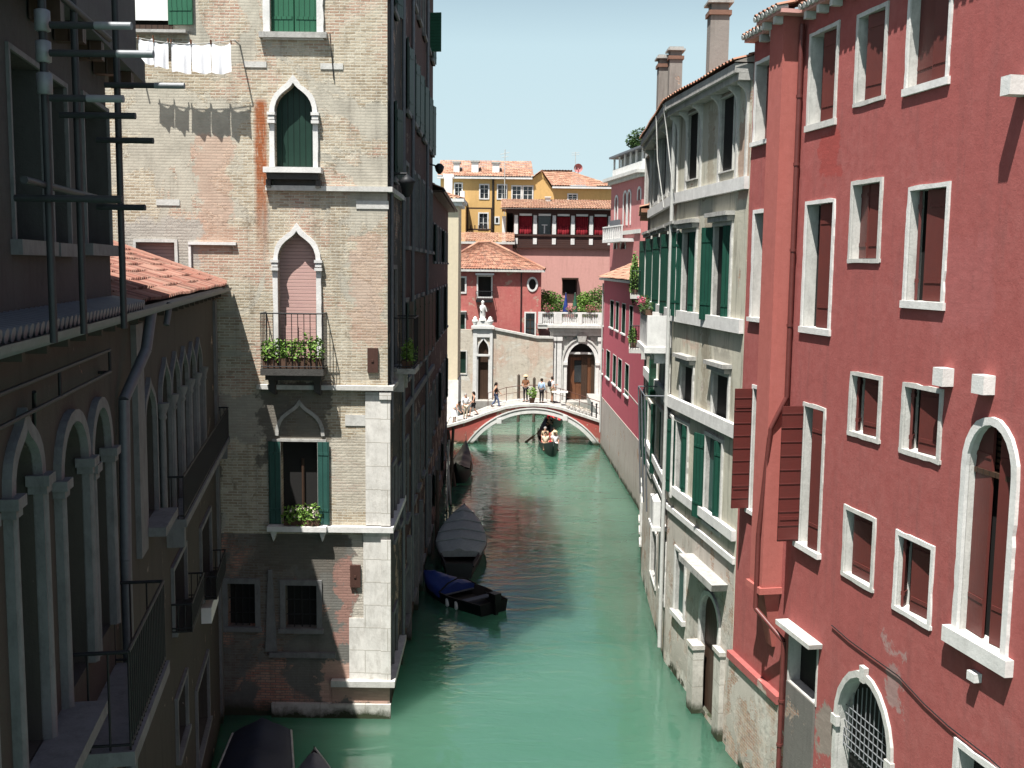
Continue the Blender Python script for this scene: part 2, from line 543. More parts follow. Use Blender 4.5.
def tiles(name, a=(.30, .13, .085), c=(.37, .20, .135), d=(.21, .115, .085), moss=.3):
    """terracotta coppi: tone changes tile by tile"""
    b = NT(name)
    s = b.sep(b.uv)
    cell = b.comb(b.math('FLOOR', s[0]), b.math('FLOOR', s[1]))
    w = b.white(cell)
    col = b.ramp(w, [(0.0, d), (.35, a), (.7, c), (1.0, mul(c, 1.15))])
    n = b.noise(b.pos, 1.2, 6, .7)
    col = b.mix(b.math('MULTIPLY', b.step(n, .5, .75), moss), col, (.20, .17, .12))
    col = b.mix(b.math('MULTIPLY', b.step(b.noise(b.pos, 9, 5, .7), .55, .75), .5), col, (.33, .29, .24))
    return b.done(col, .9, b.bump(b.noise(b.pos, 25, 4, .7), .3, .02))

def leafmat(name, a=(.05, .11, .02), c=(.11, .20, .04), d=(.16, .22, .06)):
    b = NT(name)
    w = b.white(b.scale(b.pos, (1, 1, 1)))
    n = b.noise(b.pos, 6, 4, .7)
    col = b.ramp(b.math('ADD', b.math('MULTIPLY', n, .7), .12), [(0.2, a), (.55, c), (.8, d)])
    b.p.inputs['Transmission Weight'].default_value = 0.0
    return b.done(col, .6, None, .3)

def M_water():
    b = NT('canal_water')
    x = b.sep(b.pos)
    v1 = b.comb(b.math('MULTIPLY', x[0], .42), b.math('MULTIPLY', x[1], .95))
    n1 = b.noise(v1, 1.15, 3, .55, .9)
    n2 = b.noise(v1, 3.6, 3, .6, .6)
    n3 = b.noise(v1, .28, 2, .5, .4)
    calm = b.step(b.noise(b.pos, .12, 3, .6, .5), .30, .62)
    h = b.math('ADD', b.math('MULTIPLY', n1, 1.0), b.math('MULTIPLY', n2, .30))
    h = b.math('MULTIPLY', h, b.math('ADD', .5, b.math('MULTIPLY', calm, .9)))
    col = b.mix(b.step(n3, .35, .65), WATER_A, WATER_B)
    b.p.inputs['IOR'].default_value = 1.38
    b.p.subsurface_method = 'BURLEY'
    b.p.inputs['Subsurface Weight'].default_value = 1.0
    b.p.inputs['Subsurface Radius'].default_value = (.7, 1.0, .9)
    b.p.inputs['Subsurface Scale'].default_value = 5.5
    return b.done(col, .04, b.bump(h, .5, .065), 1.0)
WATER_A, WATER_B = (.042, .116, .076), (.057, .138, .092)
MAT = {}
_t = F((-14.0, 26.917), (-3.207, 26.917))
RUST = (_t.px(261, 150)[0], _t.px(261, 205)[1], _t.px(261, 97)[1])
_r = F((5.567 + 19.22 * .183, 6.0), (5.567, 25.22), True)
def _zr(u0, v0, u1, v1):
    a, b = _r.px(u0, v0), _r.px(u1, v1)
    return (min(a[0], b[0]), max(a[0], b[0])), (min(a[1], b[1]), max(a[1], b[1]))
_g = F((5.555, 25.25), (4.784, 31.195), True)
def _zg(u0, v0, u1, v1):
    a, b = _g.px(u0, v0), _g.px(u1, v1)
    return (min(a[0], b[0]), max(a[0], b[0])), (min(a[1], b[1]), max(a[1], b[1]))
GREY_WORN = (((-.5, .8), (13.7, 15.5), (.42, .28, .21), .8), ((_g.px(707, 300)[0] - .28, _g.px(707, 300)[0] + .28), (8.0, 13.3), (.30, .25, .18), .6), ((_g.px(707, 300)[0] - .22, _g.px(707, 300)[0] + .3), (14.3, 16.2), (.32, .26, .18), .55), ((.9, 2.2), (8.6, 9.9), (.27, .26, .22), .6), (*_zg(704, 430, 707, 500), (.46, .30, .22), .6), (*_zg(683, 340, 700, 350), (.5, .36, .28), .6))
RED_WORN = ((*_zr(884, 640, 908, 662), (.36, .27, .25), .7), (*_zr(888, 668, 900, 712), (.33, .25, .23), .75), (*_zr(818, 700, 836, 770), (.26, .235, .20), .9), (*_zr(822, 134, 838, 175), (.34, .06, .05), .7), (*_zr(930, 240, 990, 330), (.40, .13, .125), .35))
def mats():
    m = MAT
    m['water'] = M_water()
    def rust(b, col):  # tower brick patches, including grime and shadow painted into the colour
        s = b.sep(b.uv)
        k = b.step(b.math('ABSOLUTE', b.math('SUBTRACT', b.math('ADD', s[0], b.math('MULTIPLY', b.noise(b.pos, 3, 4, .7), .12)), RUST[0] + .06)), .20, .10)
        zt = b.step(s[1], RUST[2], RUST[2] - .15)
        zb = b.step(s[1], RUST[1] - 1.6, RUST[1] + .5)
        q = b.math('MULTIPLY', b.math('MULTIPLY', k, zt), zb)
        q = b.math('MULTIPLY', q, b.step(b.noise(b.scale(b.pos, (4, 4, .8)), 3, 5, .7), .22, .50))
        col = b.mix(b.math('MULTIPLY', q, .95), col, (.30, .085, .025))
        col = zone(b, col, (5.98, 6.85), (12.3, 15.2), (.48, .31, .23), .6)
        col = zone(b, col, (3.9, 6.0), (11.9, 13.1), (.40, .375, .33), .9)
        col = zone(b, col, (9.9, 10.7), (10.0, 12.8), (.50, .33, .25), .5)
        col = zone(b, col, (5.7, 8.2), (7.4, 8.6), (.36, .33, .28), .8)
        col = zone(b, col, (7.5, 9.3), (6.9, 8.95), (.11, .10, .085), .75)  # grime plus the balcony's shadow, painted into the brick
        col = zone(b, col, (9.3, 10.4), (5.6, 7.6), (.50, .47, .40), .55)
        col = zone(b, col, (4.0, 6.35), (3.0, 10.9), (.135, .125, .105), .9)  # dark render patch, its colour also deepening the shadow cast on this wall
        # sooty band of damp and algae above the water
        g = b.step(b.math('ADD', s[1], b.noise(b.pos, 2.5, 5, .7)), 1.25, .75)
        return b.mix(g, col, (.05, .06, .035))
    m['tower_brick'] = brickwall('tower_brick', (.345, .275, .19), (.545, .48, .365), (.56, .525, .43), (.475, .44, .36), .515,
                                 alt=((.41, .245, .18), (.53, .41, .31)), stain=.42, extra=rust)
    m['tower_base'] = brickwall('tower_base', (.14, .11, .088), (.19, .165, .14), (.18, .17, .15), (.16, .155, .138), .48, stain=.5,  # base brick darkened for grime and to paint in the cast shadow
                                alt=((.42, .20, .15), (.48, .30, .22)), extra=lambda b, c: b.mix(b.step(b.math('ADD', b.sep((c := zone(b, zone(b, zone(b, zone(b, c, (7.4, 9.6), (4.0, 5.1), (.13, .115, .095), .7), (9.5, 9.85), (2.0, 4.3), (.33, .18, .145), .8), (9.9, 10.8), (1.3, 5.6), (.50, .46, .39), .9), (9.0, 10.9), (.4, 1.45), (.50, .32, .25), .85)) and b.pos)[2], b.math('MULTIPLY', b.noise(b.pos, 2.5, 5, .7), .6)), .75, .45), c, (.045, .05, .03)))  # pale corner zone: whitewash, with the sunlit strip put into the colour
    m['far_brick'] = brickwall('far_brick', (.52, .45, .36), (.60, .54, .44), (.60, .56, .48), (.66, .63, .55), .54, stain=.3, alt=((.52, .34, .25), (.58, .42, .31)))
    m['dark_brick'] = brickwall('dark_brick', (.17, .12, .09), (.22, .16, .12), (.22, .20, .17), (.20, .19, .17), .50, stain=.6)
    m['quoin'] = stone('quoin_stone', (.72, .70, .65), (.22, .20, .16), .65, .25, (1.2, .62))
    m['stone'] = stone('istrian_stone')
    m['stone_white'] = stone('clean_white_stone', (.74, .73, .70), (.25, .23, .2), .3)
    m['stone_left'] = stone('shaded_stone', (.20, .20, .198), (.05, .05, .048), .7, .4)  # darker copy of the stone, with the shade put into its colour
    m['pier_stone'] = stone('weathered_pier', (.58, .55, .49), (.16, .14, .11), .75, .5, (1.4, .75))
    m['stone_dirty'] = stone('sooty_stone', (.45, .44, .41), (.06, .058, .052), .85, .4)
    m['red'] = plaster('red_plaster', (.37, .100, .090), (.375, .130, .118), (.16, .075, .07), .35, .44, (1.3, 3.3, .29), .38, .55, spots=(.42, .36, .31), zones=RED_WORN)
    m['red_bay'] = plaster('red_bay_plaster', (.44, .132, .110), (.41, .135, .116), (.24, .075, .06), .25, None, None, .25, .4)
    m['magenta'] = plaster('magenta_plaster', (.50, .10, .135), (.44, .10, .13), (.20, .06, .07), .2, None, None, .25, .5)
    m['pale_base'] = plaster('salt_bleached_base', (.46, .40, .36), (.38, .31, .28), (.13, .11, .09), .5, .60, None, .5, .9, spots=(.34, .20, .16))
    m['grey'] = plaster('grey_plaster', (.58, .55, .44), (.46, .445, .375), (.11, .10, .075), .4, .62, None, .8, .7, zones=GREY_WORN)
    m['grey_low'] = plaster('stained_lower_wall', (.54, .50, .44), (.44, .40, .34), (.13, .12, .10), .55, .47, (0.8, 6.5, .10), .5, .8, spots=(.55, .52, .46))
    m['cream'] = plaster('cream_plaster', (.68, .59, .43), (.64, .55, .40), (.35, .30, .22), .15, None, None, .2, .5)
    m['yellow'] = plaster('ochre_plaster', (.68, .43, .165), (.63, .40, .165), (.33, .20, .09), .15, None, None, .3, .4)
    m['pink'] = plaster('pink_plaster', (.66, .35, .305), (.61, .33, .29), (.35, .18, .15), .15, None, None, .3, .4)
    m['rose'] = plaster('rose_plaster', (.52, .20, .19), (.47, .19, .185), (.25, .12, .11), .15, None, None, .3, .4)
    m['house_red'] = plaster('faded_red_plaster', (.48, .13, .12), (.52, .24, .19), (.25, .09, .08), .2, .60, None, .4, .5, spots=(.44, .30, .24))
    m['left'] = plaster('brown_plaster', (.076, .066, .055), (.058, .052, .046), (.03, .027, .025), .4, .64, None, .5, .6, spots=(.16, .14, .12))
    m['lead_wall'] = plaster('grey_jetty_plaster', (.11, .112, .112), (.085, .085, .085), (.06, .06, .06), .4, None, None, .6, .7)
    m['soot'] = stone('blackened_stone', (.075, .072, .066), (.03, .03, .028), .6, .5)
    m['band_brick'] = plain('brown_brick_band', (.24, .13, .09), .9, 0, .4)
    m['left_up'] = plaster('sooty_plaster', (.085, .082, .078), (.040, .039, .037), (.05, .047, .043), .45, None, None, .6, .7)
    m['side_dark'] = plaster('dark_side_plaster', (.075, .073, .067), (.058, .057, .053), (.04, .038, .035), .4, .55, None, .6, .6, spots=(.13, .11, .09))  # tower's canal side, toned down so the colour carries its shade
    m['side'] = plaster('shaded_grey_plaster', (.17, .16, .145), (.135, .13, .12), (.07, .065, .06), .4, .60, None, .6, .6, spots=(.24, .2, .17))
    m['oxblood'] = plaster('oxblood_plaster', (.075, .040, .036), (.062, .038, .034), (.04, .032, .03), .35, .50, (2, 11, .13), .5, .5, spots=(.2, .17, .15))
    m['tile'] = tiles('terracotta_tiles')
    m['tile_red'] = tiles('bright_terracotta_tiles', (.24, .095, .068), (.30, .16, .12), (.13, .06, .046), .5)
    m['tile_far'] = tiles('weathered_terracotta_tiles', (.35, .17, .11), (.42, .25, .17), (.28, .16, .11), .25)
    m['green'] = wood('green_paint', (.018, .085, .050), (.022, .10, .060), .12, False, .5, .25)
    m['green_v'] = wood('green_boards', (.020, .105, .055), (.025, .12, .065), .13, True, .5, .2)
    m['green_v2'] = wood('green_shutter', (.012, .062, .042), (.016, .075, .050), .16, True, .5, .25)
    m['green_dk'] = wood('dark_green_boards', (.006, .028, .018), (.008, .034, .022), .15, True, .5, .2)
    m['teal'] = wood('teal_boards', (.020, .07, .058), (.028, .09, .075), .14, True, .5, .4)
    m['ox'] = wood('oxblood_shutter', (.125, .032, .026), (.105, .030, .026), None, True, .5, .12)
    m['ox_slat'] = wood('oxblood_louvres', (.125, .026, .022), (.105, .026, .022), .30, False, .5, .12)
    m['pinkslat'] = wood('pink_roller_blind', (.52, .33, .29), (.48, .30, .27), .09, False, .6, .1)
    m['brown'] = wood('dark_brown_wood', (.060, .032, .018), (.045, .024, .015), .15, True, .6, .2)
    m['door_wood'] = wood('varnished_door', (.16, .065, .03), (.12, .05, .025), .3, True, .45, .2)
    m['post_wood'] = wood('mooring_wood', (.10, .075, .055), (.07, .055, .042), None, True, .8, .4)
    m['dark'] = plain('dark_interior', (.012, .011, .010), .8)
    m['glass'] = plain('window_glass', (.03, .035, .038), .08, 0, .2, .6)
    m['iron'] = plain('wrought_iron', (.020, .021, .023), .55, .3)
    m['lead'] = plain('lead_gutter', (.15, .16, .175), .55, .3)
    m['pipe_red'] = plain('painted_downpipe', (.13, .035, .030), .45)
    m['pipe_pale'] = plain('pale_downpipe', (.50, .50, .47), .5)
    m['steel'] = plain('scaffold_steel', (.045, .048, .05), .55, .3)
    m['zinc'] = plain('galvanised_clamp', (.24, .25, .26), .5, .2)
    m['sheet'] = plain('white_cotton', (.84, .84, .86), .9, 0, .04)
    m['paper'] = plain('white_blind', (.78, .78, .75), .8, 0, .08)
    m['leaf'] = leafmat('leaves')
    m['leaf_br'] = leafmat('bright_leaves', (.07, .15, .02), (.16, .28, .05), (.24, .34, .09))
    m['leaf_dk'] = leafmat('dark_leaves', (.02, .05, .012), (.045, .09, .02), (.08, .13, .035))
    m['petal_pink'] = plain('pink_petals', (.62, .12, .20), .7)
    m['petal_white'] = plain('white_petals', (.75, .66, .55), .7)
    m['soil'] = plain('planter_clay', (.10, .055, .035), .9)
    m['rubber'] = plain('rusty_metal_box', (.085, .040, .030), .6, .2)
    m['boat_black'] = plain('black_lacquer', (.010, .010, .012), .42, 0, .1, .25)
    m['boat_hull'] = plain('weathered_hull', (.045, .050, .048), .5)
    m['tarp_green'] = plain('grey_green_tarpaulin', (.36, .40, .38), .75, 0, .3)
    m['tarp_blue'] = plain('blue_tarpaulin', (.018, .040, .20), .5, 0, .2)
    m['tarp_navy'] = plain('navy_tarpaulin', (.020, .026, .048), .6, 0, .3)
    m['tarp_grey'] = plain('grey_tarpaulin', (.12, .125, .15), .6, 0, .3)
    m['boat_in'] = plain('boat_planks', (.055, .045, .04), .8)
    m['red_cloth'] = plain('red_upholstery', (.55, .02, .03), .7)
    m['pave'] = stone('paving_stone', (.42, .40, .37), (.15, .14, .12), .5, .3, (1.1, .55))
    m['earth'] = plain('ground_earth', (.16, .14, .11), .95)
    m['white_paint'] = plain('white_paint', (.78, .77, .73), .7, 0, .12)
    m['chimney'] = plaster('chimney_render', (.30, .275, .245), (.24, .22, .20), (.09, .08, .07), .4, .6, None, .5, 1.0)
    m['timber'] = wood('stained_timber', (.055, .022, .016), (.045, .02, .015), .18, False, .6, .2)
    m['curtain'] = wood('crimson_curtain', (.34, .018, .028), (.22, .012, .02), .16, True, .85, .15)
    m['brass'] = plain('brass_ferro', (.30, .30, .31), .35, .8)
    for k, c in dict(skin=(.50, .28, .19), hair=(.03, .02, .014), hair_gr=(.30, .28, .26), cl_white=(.76, .76, .76), cl_black=(.018, .018, .022), cl_blue=(.42, .55, .74),
                     cl_brown=(.20, .09, .045), cl_jean=(.10, .13, .22), cl_dark=(.035, .032, .036), cl_cream=(.70, .60, .45), cl_red=(.50, .03, .03), cl_tan=(.42, .31, .20), straw=(.62, .50, .30), leather=(.03, .02, .015)).items():
        m[k] = plain(k.replace('cl_', 'cloth_'), c, .75, 0, .12, .2)
mats()
# ---------------------------------------------------------------- shared builders
def panel(mb, F, hs, z0, z1, w, n0, side, ang, m=0, th=.045, battens=2, bm=0):
    """a shutter leaf hinged at (hs, n0); ang 0 = shut, 90 = square to the wall, 180 = folded back on it"""
    a = R(ang)
    e = F.d * (-side * math.cos(a)) + F.n * math.sin(a)
    t = F.d * (side * math.sin(a)) + F.n * math.cos(a)      # thickness, towards the room's outside when shut
    o = F.P(hs, z0, n0)
    mb.obox(o, e * w, t * th, Vector((0, 0, z1 - z0)), m)
    for k in range(battens):
        z = z0 + (z1 - z0) * (.16 + .68 * k / max(1, battens - 1))
        for q in (th, -.012):
            mb.obox(o + e * (w * .05) + t * q + Vector((0, 0, z - z0)), e * (w * .9), t * .012, Vector((0, 0, .07)), bm)
def window(B, F, pts, fw=.12, pr=.05, mf='stone', closed=True, back='glass', bd=.24, sill=None, shutters=(), n=0.0, hood=None, mullion=False, name='window'):
    fr = MB()
    fr.band(F, pts, fw, n - .01, n + pr, 0, closed, .014 if mf in ('stone', 'stone_white', 'stone_dirty') and fw > .07 else 0)
    w = fr.build(name, MAT[mf], B)
    pm = MB()
    tr = geometry.tessellate_polygon([[Vector((a, b, 0)) for a, b in pts]])
    for t in tr:
        q = [pts[i] for i in t]
        P3 = [F.P(a, b, n - bd) for a, b in q]
        if (P3[1] - P3[0]).cross(P3[2] - P3[0]).dot(F.n) < 0: q = q[::-1]; P3 = P3[::-1]
        pm.face(P3, q)
    s0 = min(p[0] for p in pts); s1 = max(p[0] for p in pts); z0 = min(p[1] for p in pts); z1 = max(p[1] for p in pts)
    if back:
        pm.build('pane' if back in ('glass', 'dark') else 'shutter', MAT[back], w)
    if mullion:
        k = MB(); c = (s0 + s1) / 2
        k.fbox(F, c - .03, c + .03, z0, z1, n - bd + .004, n - bd + .05)
        for zz in (z0 + (z1 - z0) * .38, z0 + (z1 - z0) * .72): k.fbox(F, s0, s1, zz - .02, zz + .02, n - bd + .006, n - bd + .04)
        k.build('sash', MAT['white_paint'] if mullion is True else MAT[mullion], w)
    if sill:
        e, hh, d = sill[:3]
        k = MB(); k.fbox(F, s0 - e, s1 + e, z0 - hh, z0 - .003, n - .02, n + d)
        k.build('sill', MAT[sill[3] if len(sill) > 3 else mf], w)
    if hood:
        e, hh, d = hood[:3]
        k = MB()
        k.fbox(F, s0 - e, s1 + e, z1 + fw + .002, z1 + fw + hh * .55, n, n + d * .7)
        k.fbox(F, s0 - e - .05, s1 + e + .05, z1 + fw + hh * .55 + .002, z1 + fw + hh, n, n + d)
        k.build('hood', MAT[hood[3] if len(hood) > 3 else mf], w)
    for sh in shutters:
        side, ang, wd, mt = sh[:4]
        hs = s0 - .01 if side < 0 else s1 + .01
        nn = sh[4] if len(sh) > 4 else (n + pr + .01 if ang > 20 else n - .10)
        k = MB(); panel(k, F, hs, z0 + .01, z1 - .01, wd, nn, side, ang)
        k.build('shutter', MAT[mt], w)
    return w
def inset(b, i, ib=None):
    s0, s1, z0, z1 = b
    return rect(s0 + i, s1 - i, z0 + (i if ib is None else ib), z1 - i)
def tile_roof(mb, e0, e1, r1, r0, col=.22, row=.36, amp=.045, m=0):
    """rows of half-round tiles from the eave e0-e1 up to the ridge r0-r1"""
    e0, e1, r0, r1 = map(Vector, (e0, e1, r0, r1))
    nc = max(2, round(max((e1 - e0).length, (r1 - r0).length) / col)); nr = max(1, round(((r0 - e0).length + (r1 - e1).length) / 2 / row))
    nrm = (e1 - e0).cross(((r0 + r1) - (e0 + e1))).normalized()
    if nrm.z < 0: nrm = -nrm
    prof = [(0, 0), (.12, .75), (.3, 1.0), (.5, .72), (.62, .05), (.8, -.15)]
    for i in range(nr):
        rows = []; uvs = []
        for t, lift in ((i / nr, 1.0), ((i + 1.12) / nr, .0)):
            t = min(t, 1.0)
            a = e0.lerp(r0, t); b = e1.lerp(r1, t)
            rr = []; uu = []
            for c in range(nc):
                j = math.sin(c * 12.9898 + i * 78.233) * .012
                for p, h in prof:
                    x = (c + p) / nc
                    rr.append(a.lerp(b, x) + nrm * (h * amp + lift * .028 + j + .02)); uu.append((c + .5, i + .5))
            rows.append(rr); uvs.append(uu)
        mb.grid(rows, uvs, m, False)
def slab_roof(mb, e0, e1, r1, r0, th=.1, m=0):
    e0, e1, r0, r1 = map(Vector, (e0, e1, r0, r1))
    dz = Vector((0, 0, -th))
    mb.face([e0, e1, r1, r0], None, m); mb.face([e1 + dz, e0 + dz, r0 + dz, r1 + dz], None, m)
    for a, b in ((e0, e1), (e1, r1), (r1, r0), (r0, e0)):
        mb.face([a + dz, b + dz, b, a], None, m)
def leaves(mb, c, rx, ry, rz, n, size, m=0, hollow=.3, rg=rnd):
    c = Vector(c)
    for _ in range(n):
        while True:
            q = Vector((rg.uniform(-1, 1), rg.uniform(-1, 1), rg.uniform(-1, 1)))
            if hollow < q.length < 1: break
        p = c + Vector((q.x * rx, q.y * ry, q.z * rz))
        a = Vector((rg.gauss(0, 1), rg.gauss(0, 1), rg.gauss(0, .6))).normalized()
        b = a.orthogonal(); b.rotate(__import__('mathutils').Quaternion(a, rg.uniform(0, 6.28))); b.normalize()
        s = size * rg.uniform(.6, 1.3)
        a = a * s; b = b * s * .55
        mb.face([p - a, p - b * .9, p + a, p + b * .9], None, m)
def rail(mb, F, s0, s1, z0, z1, n, step=.11, r=.011, top=.02, m=0):
    """iron railing along the facade at offset n"""
    P = F.P
    for z in (z1, z0 + .06): mb.tube(P(s0, z, n), P(s1, z, n), top if z == z1 else r * 1.3, None, 6, True, m)
    k = max(2, round(abs(s1 - s0) / step))
    for i in range(k + 1):
        s = s0 + (s1 - s0) * i / k
        mb.tube(P(s, z0, n), P(s, z1, n), r, None, 5, False, m)
def rail_ret(mb, F, s, n0, n1, z0, z1, step=.11, r=.011, top=.02, m=0):
    P = F.P
    for z in (z1, z0 + .06): mb.tube(P(s, z, n0), P(s, z, n1), top if z == z1 else r * 1.3, None, 6, True, m)
    k = max(2, round(abs(n1 - n0) / step))
    for i in range(k):
        n = n0 + (n1 - n0) * i / k
        mb.tube(P(s, z0, n), P(s, z1, n), r, None, 5, False, m)
def one(name, mat, fn, parent=None):
    mb = MB(); fn(mb); return mb.build(name, mat if not isinstance(mat, str) else MAT[mat], parent)

# ---------------------------------------------------------------- water and ground
def _w(mb):
    mb.face([(-220, -60, 0), (220, -60, 0), (220, 500, 0), (-220, 500, 0)], [(0, 0), (440, 0), (440, 560), (0, 560)])
tag(one('canal_water', 'water', _w), kind='structure')
def _g(mb):
    mb.obox((-70, 85.0, -.8), (160, 0, 0), (0, 900, 0), (0, 0, 1.9))
tag(one('quay_ground', 'pave', _g), kind='structure')

# ---------------------------------------------------------------- the red palazzo on the right
RED = F((5.567 + 19.22 * .183, 6.0), (5.567, 25.22), True)
def build_red():
    L = RED.len
    B = root('red_palazzo', RED.P(L / 2, 0, 0), 'tall red plastered palazzo with white framed windows and closed maroon shutters', 'house')
    holes = []; wins = []
    W = {}
    for k, v in dict(W1=(811, 34, 128, 838), W2=(858.5, 15, 106, 887), W3=(911, -22, 91, 952), W4=(806.5, 201.5, 329.5, 833.5), W5=(852.5, 181.5, 262, 882),
                     W6=(909.5, 186.5, 304, 948), W7=(851.5, 370, 434, 882), W8=(904, 381, 452, 943), W9=(845.5, 504, 575.5, 876), W10=(897.5, 529, 609.5, 934.5)).items():
        W[k] = RED.box(*v)
    for k, b in W.items():
        fw = .085 if k in ('W7', 'W8', 'W9', 'W10') else .08
        o = inset(b, fw, .06)
        holes.append(o)
        wins.append((k, o, fw))
    # tall shuttered window beside the pipe
    ws = RED.box(804, 401, 548, 824)
    ws = (ws[0], ws[1], ws[2], ws[3]); wso = inset(ws, .09); holes.append(wso)
    # windows beyond the chimney breast, half hidden by it
    far = []
    for uL, vt, vb in ((756, 62, 146), (754, 210, 321), (753, 384, 514)):
        s1, zt = RED.px(uL, vt); _, zb = RED.px(uL, vb)
        far.append((s1 - .92, s1, zb, zt))
    for b in far: holes.append(inset(b, .09))
    # tall arched window
    sa1, _ = RED.px(964, 470); sa0, _ = RED.px(1021, 470); _, zt = RED.px(992, 416); _, zb = RED.px(958, 636); _, zs = RED.px(966, 464)
    arch = rarch(sa0 + .13, sa1 - .13, zb + .12, zs, zt - zs - .13); holes.append(arch)
    # water gate with a grille
    g1, zg = RED.px(836, 716); g0, _ = RED.px(893, 768); _, gt = RED.px(868, 675)
    gate = rarch(g0 + .12, g1 - .12, .5, zg, gt - zg - .12); holes.append(gate)
    # low window at the near corner and the hooded door by the pipe
    n1, nt = RED.px(957, 738); n0, _ = RED.px(1003, 766)
    low = rect(n0 + .1, n1 - .1, 1.6, nt - .1); holes.append(low)
    d1, dt = RED.px(791, 628); d0, db = RED.px(816, 688)
    niche = rect(d0, d1, RED.px(800, 690)[1], dt); holes.append(niche)
    def w(mb):
        wall(mb, RED, rect(0, L, -1.5, 17.35), holes, .26, 0, 0, 1)
        shell(mb, RED, 0, L, -1.5, 17.35, 12)
    one('wall', [MAT['red'], MAT['stone']], w, B)
    ajar = dict(W1=(.62, 7, 0, 0), W2=(.72, 10, 0, 0), W3=(.52, 3, .50, 4), W4=(.60, 6, 0, 0), W5=(.55, 4, .45, 12), W6=(.66, 4, .20, 30), W7=(.62, 9, .16, 50), W8=(.66, 6, .2, 42), W9=(.88, 3, 0, 0), W10=(.70, 5, .2, 48))
    for k, o, fw in wins:
        s0, s1 = o[0][0], o[2][0]
        wd = (s1 - s0)
        nl, na, fl_, fa = ajar[k]
        window(B, RED, o, fw, .035, 'stone_white' if k in ('W3', 'W4', 'W6', 'W10') else 'stone', True, 'dark', .25,
               (fw + .03, .13 if k in ('W1', 'W3', 'W4', 'W6') else .07, .055 if k in ('W1', 'W3', 'W4', 'W6') else .025),
               [(-1, na, wd * nl, 'ox', -.17)] + ([(1, fa, wd * fl_, 'ox', -.21)] if fl_ else []))
    window(B, RED, wso, .08, .03, 'stone', True, 'dark', .25, (.14, .12, .10, 'stone_white'), [(-1, 5, .42, 'ox', -.03), (1, 90, .46, 'ox_slat', .04)])
    for k, b in enumerate(far):
        o = inset(b, .09)
        window(B, RED, o, .09, .03, 'stone_white', True, 'ox', .25, (.12, .10, .08), [(1, 90, .42, 'ox_slat', .04)] if k == 2 else [])
    # arched window: deep white reveal, lath top light, shutters below
    wa = window(B, RED, arch, .13, .06, 'stone_white', False, 'dark', .26, (.26, .26, .14, 'stone_white'), [(-1, 6, .46, 'ox', -.16), (1, 4, .46, 'ox', -.16)])
    def lath(mb):
        for i in range(9):
            z = zs + .02 + i * .095
            hw = (sa1 - sa0) / 2 - .14
            q = max(0, 1 - ((z - zs) / (zt - zs - .13)) ** 2) ** .5 * hw
            m = (sa0 + sa1) / 2
            if q > .1: mb.fbox(RED, m - q, m + q, z, z + .06, -.22, -.18)
        mb.fbox(RED, sa0 + .14, sa1 - .14, zs - .10, zs - .02, -.24, -.08)
    one('louvre', 'brown', lath, wa)
    gw = window(B, RED, gate, .13, .06, 'stone', False, 'dark', .26)
    def grille(mb):
        m = (g0 + g1) / 2; hw = (g1 - g0) / 2 - .12; h = gt - zg - .12
        for i in range(13):
            s = m - hw + 2 * hw * i / 12
            top = zg + h * max(0, 1 - ((s - m) / hw) ** 2) ** .5 - .22
            if top > zg - .5: mb.tube(RED.P(s, zg - .55, -.12), RED.P(s, top, -.12), .013, None, 5, False)
        for i in range(6):
            mb.tube(RED.P(m - hw, zg - .5 + i * .16, -.12), RED.P(m + hw, zg - .5 + i * .16, -.12), .013, None, 5, False)
    one('grille', 'zinc', grille, gw)
    def key(mb):
        m = (g0 + g1) / 2
        mb.prism(RED, [(m - .07, gt - .16), (m - .1, gt + .14), (m + .1, gt + .14), (m + .07, gt - .16)], .01, .10)
    one('keystone', 'stone', key, gw)
    for s in (g1 - .06, g0 + .06): one('impost', 'stone', lambda mb: mb.fbox(RED, s - .11, s + .11, zg - .14, zg + .06, .0, .09), gw)
    window(B, RED, low, .11, .05, 'stone_white', True, 'dark', .26)
    nw = window(B, RED, niche, .05, .02, 'stone', True, 'dark', .26)
    one('hood', 'stone', lambda mb: mb.prism(RED, [(d0 - .18, dt + .06), (d0 - .2, dt + .16), (d1 + .16, dt + .16), (d1 + .14, dt + .06)], 0, .30), nw)
    zb2 = RED.px(800, 690)[1]
    one('panel', 'side', lambda mb: (mb.fbox(RED, d0 - .02, d1 + .02, .9, zb2 - .01, -.01, .05)), nw)
    # chimney breast with its moulded foot
    bF = RED.px(766, 150, .46)[0]; bN = RED.px(779, 150, .46)[0]
    zm = RED.px(776, 605, .46)[1]; zl = RED.px(775, 662, .4)[1]
    def bay(mb):
        mb.fbox(RED, bN, bF, zm + .14, 17.3, -.02, .46)
        P = RED.P
        top = [P(bN + .05, zm, 0), P(bF - .05, zm, 0), P(bF - .05, zm, .38), P(bN + .05, zm, .38)]
        bot = [P(bN + .18, zl, 0), P(bF - .18, zl, 0), P(bF - .18, zl, .08), P(bN + .18, zl, .08)]
        for i in range(4):
            j = (i + 1) % 4
            mb.face([bot[i], bot[j], top[j], top[i]], [(0, 0), (1, 0), (1, 1), (0, 1)])
        mb.face(bot[::-1])
    one('chimney_breast', 'red_bay', bay, B)
    one('moulding', 'red_bay', lambda mb: (mb.fbox(RED, bN - .05, bF + .05, zm - .002, zm + .139, -.01, .53),), B)
    zs_ = RED.px(782, 700)[1]
    one('string_course', 'red', lambda mb: mb.fbox(RED, RED.px(783, 700)[0], L - .002, zs_ - .08, zs_ + .10, -.01, .16), B)
    def plinth(mb):
        s_ = RED.px(783, 700)[0]
        mb.fbox(RED, s_, L - .004, -1.4, zs_ - .082, -.01, .10)
    one('plinth', 'grey_low', plinth, B)
    # downpipe that jogs round the shutter
    sp = bN - .10
